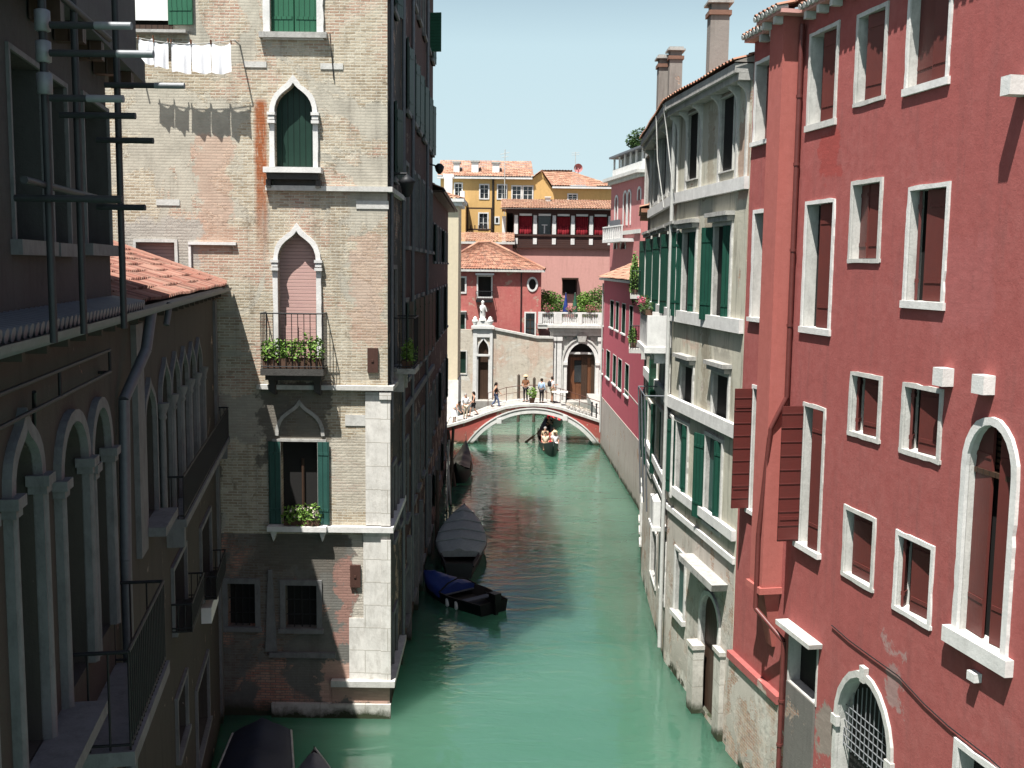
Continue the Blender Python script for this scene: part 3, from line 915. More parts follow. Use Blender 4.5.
    z1 = RED.px(794, 398)[1]; z2 = RED.px(778, 541, .3)[1]; z3 = RED.px(778, 618, .3)[1]; z4 = RED.px(785, 640, .1)[1]
    s5 = RED.px(785, 650, .12)[0]
    pipe = [RED.P(sp, 17.1, .10), RED.P(sp, z1, .10), RED.P(sp + .1, z1 - .7, .40), RED.P(sp + .25, z2, .52), RED.P(sp + .25, z3, .52), RED.P(s5, z4, .16), RED.P(s5, .3, .16)]
    def dp(mb):
        mb.path(pipe, .055, 8)
        for z in (15.6, 14.2, 12.4, 10.8): mb.tube(RED.P(sp, z, .10), RED.P(sp, z + .06, .10), .07, None, 8)
        for z in (2.6, 1.6): mb.tube(RED.P(s5, z, .16), RED.P(s5, z + .06, .16), .07, None, 8)
    one('downpipe', 'pipe_red', dp, B)
    # projecting blocks of white stone
    for uL, vt, vb, uR in ((933, 367, 385, 954.5), (972, 374, 393, 996), (1001, 77, 96, 1024)):
        pn = .20 if uL < 1000 else .33
        s1, za = RED.px(uL, vt, pn); _, zc = RED.px(uL, vb, pn)
        s0b = min(RED.px(uR, vt, .0)[0], s1 - .22)
        one('corbel', 'stone_white', lambda mb: mb.fbox(RED, s0b, s1, zc, za, -.01, pn), B)
    one('corbel', 'stone_white', lambda mb: mb.fbox(RED, RED.px(982, 675)[0], RED.px(974, 675)[0], RED.px(977, 680)[1], RED.px(977, 671)[1], 0, .13), B)
    def wire(mb):
        pts = [RED.px(*q) for q in ((833, 625), (850, 640), (872, 656), (900, 676), (925, 703), (950, 726), (990, 757), (1024, 788))]
        mb.path([RED.P(a, b, .03) for a, b in pts], .012, 5)
    one('cable', 'iron', wire, B)
    # roof with half-round tile ends, jogging out over the breast
    def eave(mb, s0, s1, n0):
        P = RED.P; z = 17.36
        tile_roof(mb, P(s0, z, n0), P(s1, z, n0), P(s1, z + 2.0, -5.9), P(s0, z + 2.0, -5.9), .2, .4, .05)
        k = int(abs(s1 - s0) / .2)
        for i in range(k):
            s = s0 + (i + .5) * (s1 - s0) / k
            mb.tube(P(s, z + .00, n0 + .02), P(s, z + .06, n0 - .25), .06, None, 8, True, 1)
    def roof(mb):
        P = RED.P
        for s0, s1, n0 in ((-.2, bN - .3, .30), (bN - .3, bF + .3, .74), (bF + .3, L + .1, .30)):
            eave(mb, s0, s1, n0)
            mb.fbox(RED, s0, s1, 17.27, 17.35, -.3, n0 - .08, 2)
        tile_roof(mb, P(L + .1, 17.36, -12.2), P(-.2, 17.36, -12.2), P(-.2, 19.36, -5.9), P(L + .1, 19.36, -5.9), .3, .5)
        mb.face([P(0, 17.3, 0), P(0, 17.3, -12), P(0, 19.3, -5.9)], None, 2); mb.face([P(L, 17.3, 0), P(L, 17.3, -12), P(L, 19.3, -5.9)], None, 2)
    one('roof', [MAT['tile'], MAT['stone'], MAT['pink']], roof, B)
    for i in range(34):
        s = .2 + i * .56
        if s < L - .1 and not bN - .25 < s < bF + .12:
            one('eave_bracket', 'stone', lambda mb: mb.fbox(RED, s, s + .11, 17.12, 17.268, 0, .22), B)
        elif s < L: one('eave_bracket', 'stone', lambda mb: mb.fbox(RED, s, s + .11, 17.12, 17.268, .4, .64), B)
build_red()

# ---------------------------------------------------------------- the grey house, its front bending with the canal
G1 = F((5.555, 25.25), (4.784, 31.195), True)
G2 = F((4.784, 31.195), (5.191, 40.43), True)
def build_grey():
    B = root('grey_palazzo', (7.5, 32, 0), 'grey peeling palazzo with heavy cornice and open green shutters, beside the red palazzo', 'house')
    L1, L2 = G1.len, G2.len
    H1, H2 = [], []
    todo = []
    def add(F, box, shut=(), back='dark', fw=.1, mf='stone', hood=None, sill=None, i=None, bd=.11):
        b = F.box(*box); o = inset(b, .02)
        (H1 if F is G1 else H2).append(o)
        todo.append((F, o, dict(fw=fw, pr=.05, mf=mf, back=back, bd=bd, shutters=shut, hood=hood, sill=sill)))
        return o
    hood = (.12, .24, .26, 'stone_dirty')
    gl = lambda a, w=.48: [(1, 164, w, 'green_v2'), (-1, 20, w * .9, 'green_v2')]
    # attic
    add(G1, (688.5, 115, 181, 699), fw=.03, bd=.08); add(G1, (722, 99, 173, 735), fw=.03, bd=.08)
    add(G2, (655.5, 150, 203, 659.5), back='dark'); add(G2, (662.5, 136, 197, 667.5)); add(G2, (671.5, 124, 192, 677))
    add(G2, (646.5, 158, 207, 650.5))
    # piano nobile
    add(G1, (684, 232, 318, 696), gl(118, .50), hood=hood); add(G1, (715, 226, 322, 731), gl(118, .52), hood=hood)
    for uL, vt, vb, uR in ((646.5, 240, 308, 651), (654, 238, 312, 659), (661.5, 236, 314, 667.5), (670.5, 233, 316, 677)):
        add(G2, (uL, vt, vb, uR), gl(135, .62), hood=(.08, .2, .2, 'stone_dirty'))
    # mezzanine
    add(G1, (682, 364, 408, 693.5), hood=hood); add(G1, (714, 372, 423, 729), hood=hood)
    add(G2, (664, 350, 402, 670)); add(G2, (652.5, 352, 392, 657.5), [(-1, 140, .4, 'green')])
    # first floor
    add(G1, (677.5, 420, 496, 688), gl(112, .46), back='teal'); add(G1, (706.5, 434, 523, 722), gl(112, .50), back='teal')
    add(G2, (649, 400, 470, 653), gl(100, .4)); add(G2, (657, 404, 480, 662), gl(100, .4), back='teal'); add(G2, (667, 410, 486, 672.5))
    # water storey
    add(G1, (676.5, 548, 612, 685.5), back='teal', sill=(.16, .14, .12))
    add(G2, (652, 522, 575, 657)); add(G2, (661, 530, 592, 666))
    # water door
    dF, zd = G1.px(702, 605); dN, _ = G1.px(719, 640); _, zt = G1.px(709, 594)
    door = rarch(dN, dF, .15, zt - (dF - dN) * .42, (dF - dN) * .42); H1.append(door)
    ztop = 16.42
    zl1 = G1.px(733, 556)[1]
    for F_, L, H, e in ((G1, L1, H1, (True, False)), (G2, L2, H2, (False, True))):
        def w(mb):
            sp = zl1
            up = [h for h in H if min(p[1] for p in h) > sp]; lo = [h for h in H if min(p[1] for p in h) <= sp]
            wall(mb, F_, rect(0, L, sp, ztop), up, .12, 0, 0, 2)
            wall(mb, F_, rect(0, L, -1.5, sp), lo, .12, 0, 1, 2)
        one('wall', [MAT['grey'], MAT['grey_low'], MAT['stone_dirty']], w, B)
    def body(mb):
        a, b, c = G1.P(0, 0), G1.P(L1, 0), G2.P(L2, 0)
        A, C = a + Vector((10, 1.2, 0)), c + Vector((9, 0, 0))
        up = Vector((0, 0, ztop)); dn = Vector((0, 0, -1.5))
        for p, q in ((a, A), (A, C), (C, c)): mb.face([p + dn, q + dn, q + up, p + up], [(0, 0), (9, 0), (9, 18), (0, 18)])
    one('rear_wall', 'grey', body, B)
    for F_, o, kw in todo: window(B, F_, o, **kw)
    window(B, G1, door, .12, .06, 'stone', False, 'brown', .11, name='water_door')
    # string courses
    for nm, v1, vb1, v2 in (('string_course', 190, 203, 207), ('string_course', 318, 337, 319), ('string_course', 421, 441, 407), ('string_course', 530, 547, 498)):
        pass
    def course(F_, u1, va, vb, th, pr, s0, s1):
        z = F_.px(u1, va)[1]
        one('string_course', 'stone_white', lambda mb: mb.fbox(F_, s0, s1, z - th, z, -.01, pr), B)
    for (u, v, th, pr) in ((745, 177, .30, .12), (740, 319, .34, .12), (737, 424, .34, .13), (735, 530, .26, .12), (735, 558, .16, .07)):
        course(G1, u, v, 0, th, pr, 0, L1 - .004)
        z = G1.px(u, v)[1]
        one('string_course', 'stone_white', lambda mb: mb.fbox(G2, .004, L2, z - th, z, -.01, pr), B)
    # cornice on curved brackets
    for F_, L, x in ((G1, L1, 0), (G2, L2, 1)):
        one('cornice', 'stone_dirty', lambda mb: (mb.fbox(F_, -.002, L + .002, 16.422, 16.58, -.2, .34), mb.fbox(F_, -.004, L + .004, 16.582, 16.80, -.2, .44)), B)
        for u_ in ((687.3, 701.5, 719.8, 737.5, 747) if F_ is G1 else (679, 669.3, 660.8, 652.8, 645)):
            s = max(.02, min(L - .16, F_.px(u_, 150)[0] - .06))
            def br(mb):
                pr = [(0, 16.42), (.28, 16.42), (.28, 16.35), (.16, 16.27), (.09, 16.16), (.06, 15.98), (.05, 15.7), (0, 15.7)]
                for a, b in zip(pr, pr[1:] + pr[:1]):
                    mb.face([F_.P(s, a[1], a[0]), F_.P(s + .09, a[1], a[0]), F_.P(s + .09, b[1], b[0]), F_.P(s, b[1], b[0])])
                mb.face([F_.P(s, a[1], a[0]) for a in pr]); mb.face([F_.P(s + .09, a[1], a[0]) for a in pr][::-1])
            one('bracket', 'stone', br, B)
            one('pilaster', 'stone', lambda mb: mb.fbox(F_, s - .01, s + .10, 14.15, 15.7, -.01, .05), B)
    def dpipe(mb):
        mb.path([G2.P(.12, 16.3, .14), G2.P(.12, .4, .14)], .065, 8)
    one('downpipe', 'pipe_pale', dpipe, B)
    # door hood and stone piers
    h1 = G1.px(693, 572)[0]; h0, zh = G1.px(727, 592)
    one('door_hood', 'stone_dirty', lambda mb: (mb.prism(G1, [(h0, zh + .02), (h0 - .06, zh + .20), (h1 + .06, zh + .20), (h1, zh + .02)], 0, .42)), B)
    for (uL, uR, vt, n1) in ((696, 702.5, 640, .30), (719.5, 724, 650, .14)):
        s1 = G1.px(uL, 690)[0]; s0 = G1.px(uR, 700)[0]
        s0, s1 = min(s0, s1), max(s0, s1)
        zt_ = G1.px(uL, vt)[1]
        one('stone_pier', 'pier_stone', lambda mb: (mb.fbox(G1, s0, s0 + .5, -1, zt_, 0, n1), mb.fbox(G1, s0 - .03, s0 + .53, zt_ + .002, zt_ + .12, -.01, n1 + .04)), B)
    # stone balcony with a white parapet, and the small one lower down
    z0 = G2.px(672, 348)[1]
    sA = .5; sB = 3.4
    one('balcony', 'stone_white', lambda mb: (mb.fbox(G2, sA, sB, z0 - .0, z0 + .95, .62, .74), mb.fbox(G2, sA, sA + .12, z0, z0 + .95, .0, .618), mb.fbox(G2, sB - .12, sB, z0, z0 + .95, 0, .618),
                                           mb.fbox(G2, sA - .05, sB + .05, z0 - .18, z0 - .002, 0, .82),
                                           *[mb.fbox(G2, s, s + .16, z0 - .5, z0 - .182, 0, .5) for s in (sA + .1, (sA + sB) / 2, sB - .3)]), B)
    z1 = G2.px(664, 521)[1]
    one('parapet', 'stone_white', lambda mb: (mb.fbox(G2, .35, 1.5, z1, z1 + .8, .2, .42), mb.fbox(G2, .3, 1.55, z1 - .12, z1 - .002, 0, .46)), B)
    # iron frame and a washing pole low on the far front
    def iron(mb):
        za = G2.px(660, 385)[1]
        for s in (.6, 3.2): mb.tube(G2.P(s, za, 0), G2.P(s, za, .75), .02)
        mb.tube(G2.P(.6, za, .75), G2.P(3.2, za, .75), .02)
        for s in (.6, 1.9, 3.2): mb.tube(G2.P(s, za - 3.6, .6), G2.P(s, za, .75), .025)
    one('iron_frame', 'lead', iron, B)
    def roof(mb):
        a, b, c = G1.P(-.05, 16.82, .48), G1.P(L1 + .02, 16.82, .48), G2.P(L2 + .1, 16.82, .48)
        a2, b2, c2 = a + Vector((5.2, .7, 1.7)), b + Vector((5.2, .3, 1.7)), c + Vector((5.2, -.2, 1.7))
        a3, b3, c3 = a + Vector((10.8, 1.3, 0)), b + Vector((10.4, .6, 0)), c + Vector((10.0, -.2, 0))
        tile_roof(mb, a, b, b2, a2, .24, .42); tile_roof(mb, b, c, c2, b2, .24, .42)
        tile_roof(mb, b3, a3, a2, b2, .3, .6); tile_roof(mb, c3, b3, b2, c2, .3, .6)
        for p, q, r_ in ((a, a2, a3), (c, c2, c3)): mb.face([p, q, r_], None, 1)
    one('roof', [MAT['tile'], MAT['chimney']], roof, B)
    # chimneys
    for (u, vt, vb, y, w, d) in ((719, 0, 60, 29.0, .50, .5), (675.5, 48, 92, 39.0, .46, .5), (663.3, 56, 100, 39.4, .36, .5)):
        top = at_y(u, vt, y); bot = at_y(u, vb, y)
        def ch(mb):
            x, zt_, zb_ = top.x, top.z, bot.z - .8
            mb.obox((x - w / 2, y - d / 2, zb_), (w, 0, 0), (0, d, 0), (0, 0, zt_ - zb_ - .42))
            h = zt_ - .42
            for k, (e, t0, t1, mi) in enumerate(((.05, -.02, .10, 1), (-.02, .102, .28, 0), (.09, .282, .34, 2), (.03, .342, .42, 2))):
                mb.obox((x - w / 2 - e, y - d / 2 - e, h + t0), (w + 2 * e, 0, 0), (0, d + 2 * e, 0), (0, 0, t1 - t0), mi)
            if w > .53: mb.obox((x - w / 2 - .05, y - d / 2 - .05, h - .95), (w + .1, 0, 0), (0, d + .1, 0), (0, 0, .12), 1)
        one('chimney', [MAT['chimney'], MAT['band_brick'], MAT['stone_dirty']], ch, B)
    def cables(mb):
        mb.path([G2.P(.3, 16.8, .46), G2.P(.2, 16, .35), G1.P(L1 - .2, 14.3, .2)], .02, 5)
    one('cable', 'pipe_pale', cables, B)
    one('cable', 'pipe_pale', lambda mb: mb.path([G2.P(2.6, 16.8, .46), G2.P(2.4, 15.4, .4), G2.P(2.0, 13.9, .2)], .02, 5), B)
build_grey()

# ---------------------------------------------------------------- narrow house, then the magenta house by the bridge
NH = F((5.21, 40.55), (6.05, 48.0), True)
def build_narrow():
    B = root('narrow_house', NH.P(NH.len / 2, 0), 'narrow dark fronted house squeezed between the grey palazzo and the magenta house', 'house')
    L = NH.len; H = []
    for s in (1.2, 3.2, 5.2):
        for z0, z1 in ((1.0, 2.6), (4.6, 6.6), (8.9, 10.5), (11.1, 12.9)): H.append(rect(s - .45, s + .45, z0, z1))
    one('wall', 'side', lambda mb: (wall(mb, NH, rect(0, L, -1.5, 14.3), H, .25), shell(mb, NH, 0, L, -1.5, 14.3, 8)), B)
    for h in H:
        window(B, NH, h, .1, .05, 'stone', True, 'dark', .24, (.12, .1, .1), [(-1, 170, .44, 'green_dk'), (1, 165, .44, 'green_dk')] if 4 < h[0][1] < 8 else [])
    one('roof', 'tile_far', lambda mb: (tile_roof(mb, NH.P(-.0, 14.3, .4), NH.P(L, 14.3, .4), NH.P(L, 15.6, -4), NH.P(0, 15.6, -4)), mb.fbox(NH, 0, L, 14.14, 14.28, -.2, .36)), B)
    for z in (8.75, 10.95):
        one('balcony', 'stone', lambda mb: (mb.fbox(NH, 1.8, 5.4, z - .16, z, 0, .7), mb.fbox(NH, 1.8, 5.4, z - .4, z - .162, 0, .2)), B)
        one('railing', 'iron', lambda mb: (rail(mb, NH, 1.8, 5.4, z, z + .95, .66), rail_ret(mb, NH, 1.8, 0, .66, z, z + .95)), B)
build_narrow()

MG = F((6.52, 48.1), (6.06, 70.4), True)
def build_magenta():
    B = root('magenta_house', MG.P(MG.len / 2, 0), 'low magenta house with a pale water stained base and dark green shutters, by the bridge', 'house')
    L = MG.len; H = []; ws = []
    for (us, vt, vb, zt, zb) in ((((609.7, 613.6), (615.4, 618.8), (621.4, 625.6), (629, 633)), 0, 0, 10.0, 8.35), (((607, 611), (613.6, 617.3), (618.8, 623), (626, 630.4)), 0, 0, 6.75, 5.05), (((601.8, 603.8),), 0, 0, 9.7, 8.2), (((602.3, 604.2),), 0, 0, 6.6, 5.0)):
        for uL, uR in us:
            a = MG.px(uL, 330)[0]; b = MG.px(uR, 330)[0]
            o = rect(min(a, b) + .12, max(a, b) - .12, zb, zt); H.append(o); ws.append(o)
    Z = 3.4
    def w(mb):
        wall(mb, MG, rect(0, L, Z, 11.35), H, .26, 0, 0, 2)
        mb.fbox(MG, 0, L, -1.5, Z, -.1, .03, 1)
        shell(mb, MG, 0, L, Z, 11.35, 8)
    one('wall', [MAT['magenta'], MAT['pale_base'], MAT['green_dk']], w, B)
    for o in ws:
        wdt = o[2][0] - o[0][0]
        window(B, MG, o, .04, .02, 'stone', True, 'green_dk', .25, (.1, .09, .10, 'stone_white'))
    def roof(mb):
        P = MG.P; e = .35; z = 11.38
        r0, r1 = P(3.8, 13.4, -4), P(L - 3.8, 13.4, -4)
        a, b, c, d = P(-e, z, e), P(L + e, z, e), P(L + e, z, -8 - e), P(-e, z, -8 - e)
        tile_roof(mb, a, b, r1, r0, .3, .5); tile_roof(mb, b, c, r1, r1, .3, .5); tile_roof(mb, c, d, r0, r1, .3, .5); tile_roof(mb, d, a, r0, r0, .3, .5)
        mb.fbox(MG, -e + .05, L + e - .05, 11.22, 11.36, -8 - e + .05, e - .05, 1)
    one('roof', [MAT['tile_far'], MAT['stone']], roof, B)
    one('downpipe', 'pipe_pale', lambda mb: mb.path([MG.P(L - .4, 11, .1), MG.P(L - .4, 1, .1)], .05, 6), B)
    def strut(mb):
        mb.tube(MG.P(4.6, 5.1, .0), MG.P(4.2, 6.0, .8), .035)
    one('awning_arm', 'white_paint', strut, B)
build_magenta()
# ---------------------------------------------------------------- the brick tower house on the left
TW = F((-14.0, 26.917), (-3.207, 26.917))             # front, faces the camera
TS = F((-3.207, 26.917), (-3.26, 30.65))             # its canal side
RUST = (TW.px(261, 150)[0], TW.px(261, 205)[1], TW.px(261, 98)[1])
def build_tower():
    B = root('brick_tower_house', TW.P(6, 0), 'tall pale brick house with pointed arch windows and a white stone corner', 'house')
    L = TW.len; ZT = 23.5; px = TW.px
    H = []
    def bx(*a): return TW.box(*a)
    X = lambda u, v=384: px(u, v)[0]
    Zv = lambda v, u=300: px(u, v)[1]
    # openings
    top = rect(X(275), X(320), Zv(33), Zv(33) + 2.1)
    og1 = ogee(X(278), X(315.5), Zv(168), Zv(115), Zv(83))
    og2 = ogee(X(279.5), X(317.5), Zv(367), Zv(262), Zv(231))
    w3 = rect(X(280), X(317), Zv(524), Zv(441))
    lw1 = rect(X(283), X(315), Zv(628), Zv(585)); lw0 = rect(X(224), X(252), Zv(627), Zv(584))
    tl = rect(X(131), X(177), Zv(27), Zv(27) + 2.1)
    pk = rect(X(140), X(178), Zv(275), Zv(244))
    H = [top, og1, og2, w3, lw1, lw0, tl, pk]
    zsplit = Zv(534)
    def w(mb):
        up = [h for h in H if h[0][1] > zsplit]; lo = [h for h in H if h[0][1] <= zsplit]
        wall(mb, TW, rect(0, L, zsplit, ZT), up, .28)
        wall(mb, TW, rect(0, L, -1.5, zsplit), lo, .28, 0, 1)
        D = 3.7
        mb.face([TW.P(L, -1.5, -D), TW.P(0, -1.5, -D), TW.P(0, ZT, -D), TW.P(L, ZT, -D)])
        mb.face([TW.P(0, -1.5, 0), TW.P(0, -1.5, -D), TW.P(0, ZT, -D), TW.P(0, ZT, 0)], [(0, 0), (D, 0), (D, 24), (0, 24)])
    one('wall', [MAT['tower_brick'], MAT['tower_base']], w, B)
    # canal side wall
    SH = [rect(1.0, 1.9, 9.3, 11.9), rect(1.0, 1.9, 14.3, 16.2), rect(1.0, 1.9, 18.6, 20.6), rect(1.0, 1.8, 4.6, 6.6), rect(2.7, 3.3, 4.6, 6.2), rect(1.2, 2.1, .9, 2.4)]
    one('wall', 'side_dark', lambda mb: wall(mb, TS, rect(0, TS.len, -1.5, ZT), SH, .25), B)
    for i, h in enumerate(SH):
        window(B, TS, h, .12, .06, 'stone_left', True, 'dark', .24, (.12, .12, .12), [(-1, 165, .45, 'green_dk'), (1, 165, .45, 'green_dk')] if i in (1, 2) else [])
    # windows
    window(B, TW, top, .17, .07, 'stone_white', True, 'dark', .26, (.26, .14, .16, 'stone_dirty'), [(-1, 3, X(297.5) - X(275), 'green_v', -.14), (1, 3, X(320) - X(297.5), 'green_v', -.14)])
    w1 = window(B, TW, og1, .125, .08, 'stone_white', False, 'green_dk', .20)
    w2 = window(B, TW, og2, .125, .08, 'stone_white', False, 'pinkslat', .20)
    for w_, og, zs in ((w1, og1, Zv(115)), (w2, og2, Zv(262))):
        for s in (og[0][0] - .065, og[-1][0] + .065):
            one('capital', 'stone_white', lambda mb: [mb.fbox(TW, s - e, s + e, zs - .22 + k, zs - .22 + k + .075, -.02, .13 + (.02 if k != .1 else 0)) for k, e in ((0, .095), (.10, .08), (.20, .10))], w_)
    a, b = og1[0][0], og1[-1][0]; zz = og1[0][1]
    one('sill', 'stone_white', lambda mb: (mb.fbox(TW, a - .24, b + .24, zz - .14, zz - .004, -.02, .32),), w1)
    one('console', 'soot', lambda mb: (mb.fbox(TW, a - .16, b + .16, zz - .30, zz - .142, 0, .24),
                                   *[mb.fbox(TW, s, s + .12, zz - .50, zz - .302, 0, .2) for s in (a - .2, b + .08)]), w1)
    one('console_panel', 'soot', lambda mb: mb.fbox(TW, a - .05, b + .05, zz - .46, zz - .304, 0, .05), w1)
    # panelled lower half of the pink door
    one('door_panel', 'pinkslat', lambda mb: [mb.fbox(TW, og2[0][0] + .06 + i * .5, og2[0][0] + .46 + i * .5, og2[0][1] + .1 + j * .55, og2[0][1] + .5 + j * .55, -.198, -.17) for i in range(2) for j in range(2)], w2)
    a3, b3 = w3[0][0], w3[2][0]
    w3o = window(B, TW, w3, .06, .04, 'stone_dirty', True, 'dark', .27, None, [(-1, 176, .30, 'teal'), (1, 172, .30, 'teal')])
    one('casement', 'brown', lambda mb: (mb.fbox(TW, (a3 + b3) / 2 + .02, (a3 + b3) / 2 + .08, w3[0][1], w3[1][1] - .5, -.25, -.2)), w3o)
    one('sill', 'stone_white', lambda mb: (mb.fbox(TW, a3 - .32, b3 + .26, w3[0][1] - .14, w3[0][1] - .004, -.02, .30),
                                         *[mb.prism(TW, [(s - .09, w3[0][1] - .142), (s + .09, w3[0][1] - .142), (s, w3[0][1] - .42)], 0, .2) for s in (a3 - .18, b3 + .14)]), w3o)
    # ghost of an older arch above it
    gz = Zv(438)
    one('relief_arch', 'stone_dirty', lambda mb: (mb.band(TW, ogee(X(278), X(321), gz - .02, gz + .06, Zv(405))[1:-1], .09, -.01, .05), mb.fbox(TW, X(272), X(326), gz - .09, gz - .03, -.01, .05)), B)
    for o in (lw1, lw0):
        lo = window(B, TW, o, .14, .05, 'stone_left', True, 'dark', .26, (.18, .12, .1))
        one('iron_bars', 'iron', lambda mb: ([mb.tube(TW.P(o[0][0] + (o[2][0] - o[0][0]) * i / 4, o[0][1], -.1), TW.P(o[0][0] + (o[2][0] - o[0][0]) * i / 4, o[1][1], -.1), .014, None, 5, False) for i in range(1, 4)],
                                          [mb.tube(TW.P(o[0][0], o[0][1] + q, -.1), TW.P(o[2][0], o[0][1] + q, -.1), .014, None, 5, False) for q in (.35, .75)]), lo)
    one('panel', 'stone_left', lambda mb: [mb.prism(TW, [(X(262), Zv(651)), (X(266), Zv(570)), (X(270), Zv(570)), (X(274), Zv(651))], 0, .06), mb.fbox(TW, X(266), X(334), Zv(657), Zv(652), 0, .07)], B)
    tlw = window(B, TW, tl, .10, .04, 'brown', True, 'dark', .26, None, [(1, 176, .62, 'green_v')])
    one('blind', 'paper', lambda mb: mb.face([TW.P(tl[0][0] + .02, Zv(22), -.02), TW.P(tl[2][0] - .02, Zv(22), -.02), TW.P(tl[2][0] - .02, tl[1][1], -.06), TW.P(tl[0][0] + .02, tl[1][1], -.06)]), tlw)
    one('ledge', 'stone_dirty', lambda mb: mb.fbox(TW, X(126), X(196), Zv(36), Zv(33), -.02, .24), tlw)
    window(B, TW, pk, .08, .04, 'stone', True, 'pinkslat', .14)
    one('filled_frame', 'stone_white', lambda mb: (mb.fbox(TW, X(192), X(239), Zv(246), Zv(243), -.01, .09), mb.fbox(TW, X(192), X(194.5), Zv(300), Zv(246) - .002, -.01, .07)), B)
    for u0, u1, v0, v1 in ((249, 271, 62, 68), (323, 345, 63, 69), (161, 184, 201, 207), (357, 389, 200, 208), (345, 388, 414, 425)):
        one('stone_block', 'stone', lambda mb: mb.fbox(TW, X(u0), X(u1) - .003, Zv(v1), Zv(v0), -.02, .022), B)
    # string courses wrapping the corner
    for va, vb, u0, pr, mt in ((186, 191, 269, .14, 'stone'), (384.5, 389, 258, .16, 'stone'), (525, 530.5, 326, .16, 'stone_white')):
        one('string_course', mt, lambda mb: (mb.fbox(TW, X(u0), L + pr, Zv(vb), Zv(va), -.01, pr), mb.fbox(TS, .002, TS.len, Zv(vb) + .002, Zv(va) - .002, -.01, pr - .003)), B)
    # white quoins up the corner
    one('corner_pilaster', 'quoin', lambda mb: (mb.fbox(TW, X(365.5), L + .05, Zv(524), Zv(391), -.02, .05), mb.fbox(TW, X(381), L + .075, Zv(524) + .002, Zv(398), .0, .10), mb.fbox(TW, X(380), L + .10, Zv(398) + .002, Zv(391), .0, .14)), B)
    one('corner_pilaster', 'quoin', lambda mb: (mb.fbox(TW, X(363), L + .06, Zv(681), Zv(531), -.02, .055), mb.fbox(TW, X(348), X(363) - .003, Zv(681), Zv(617), -.02, .03), mb.fbox(TW, X(381), L + .085, Zv(680), Zv(538), 0, .11)), B)
    # stepped water base
    zb = Zv(683)
    one('base_ledge', 'stone', lambda mb: (mb.fbox(TW, X(330), L + .20, zb - .02, zb + .14, -.01, .20), mb.fbox(TS, .002, 3.4, zb - .018, zb + .138, -.01, .197)), B)
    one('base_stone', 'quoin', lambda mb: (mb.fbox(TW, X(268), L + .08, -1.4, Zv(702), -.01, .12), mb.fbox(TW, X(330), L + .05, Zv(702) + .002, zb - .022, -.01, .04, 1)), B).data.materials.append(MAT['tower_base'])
    # balcony: consoles, slab, iron rail
    s0, s1 = X(267) , X(327)
    zf = Zv(367)
    one('balcony', 'soot', lambda mb: (mb.fbox(TW, s0 - .02, s1 + .02, zf - .16, zf, -.01, .62), mb.fbox(TW, s0 + .06, s1 - .06, zf - .30, zf - .162, 0, .45),
                                            *[mb.prism(TW, [(s, zf - .302), (s + .16, zf - .302), (s + .16, zf - .7), (s, zf - .6)], 0, .3) for s in (s0 + .12, s1 - .28)]), B)
    one('railing', 'iron', lambda mb: (rail(mb, TW, s0, s1, zf, zf + 1.40, .58, .16, .011, .017), rail_ret(mb, TW, s0, 0, .58, zf, zf + 1.40, .16, .011, .017), rail_ret(mb, TW, s1, 0, .58, zf, zf + 1.40, .16, .011, .017)), B)
    for u0, u1, v0, v1 in ((367.8, 378.3, 347, 371.5), (349.5, 360, 564, 586)):
        one('meter_box', 'rubber', lambda mb: (mb.fbox(TW, X(u0), X(u1), Zv(v1), Zv(v0), -.01, .07), mb.fbox(TW, X(u0) + .1, X(u0) + .16, (Zv(v1) + Zv(v0)) / 2 - .04, (Zv(v1) + Zv(v0)) / 2 + .02, .07, .09)), B)
    one('cable', 'iron', lambda mb: mb.path([TW.P(X(333), Zv(34), .1), TW.P(X(334), Zv(52), .05), TW.P(X(336), Zv(80), .03)], .015, 5), B)
    # canal side: lantern, railed balcony, downpipe
    one('wall_lantern', 'iron', lambda mb: (mb.tube(TS.P(.5, 14.35, 0), TS.P(.5, 14.35, .45), .03), mb.lathe(TS.P(.5, 13.75, .45), [(.05, 0), (.13, .10), (.18, .34), (.23, .40), (.10, .52), (.03, .58)], 8)), B)
    one('balcony', 'stone_dirty', lambda mb: (mb.fbox(TS, 1.2, 2.6, 9.10, 9.24, 0, .62), *[mb.fbox(TS, s, s + .14, 8.6, 9.098, 0, .3) for s in (1.3, 2.35)]), B)
    one('railing', 'iron', lambda mb: (rail(mb, TS, 1.2, 2.6, 9.24, 10.6, .58, .2), rail_ret(mb, TS, 1.2, 0, .58, 9.24, 10.6, .2), rail_ret(mb, TS, 2.6, 0, .58, 9.24, 10.6, .2)), B)
    one('downpipe', 'lead', lambda mb: mb.path([TS.P(3.4, ZT, .1), TS.P(3.4, 1, .1)], .06), B)
    one('downpipe', 'lead', lambda mb: mb.path([TS.P(.3, ZT, .08), TS.P(.3, 8, .08)], .05), B)
    def roof(mb):
        a, b, c, d = TW.P(-.3, ZT, .5), TW.P(L + .5, ZT, .5), TW.P(L + .5, ZT, -4.0), TW.P(-.3, ZT, -4.0)
        r = (a + c) / 2 + Vector((0, 0, 1.2)); r0 = Vector((a.x, r.y, r.z)); r1 = Vector((b.x - 2, r.y, r.z))
        tile_roof(mb, a, b, r1, r0, .3, .5); tile_roof(mb, b, c, r1, r1, .3, .5); tile_roof(mb, c, d, r0, r1, .3, .5)
        mb.obox(a + Vector((.05, .05, -.16)), (b - a) * .99, (d - a) * .98, (0, 0, .15), 1)
    one('roof', [MAT['tile'], MAT['stone']], roof, B)
build_tower()

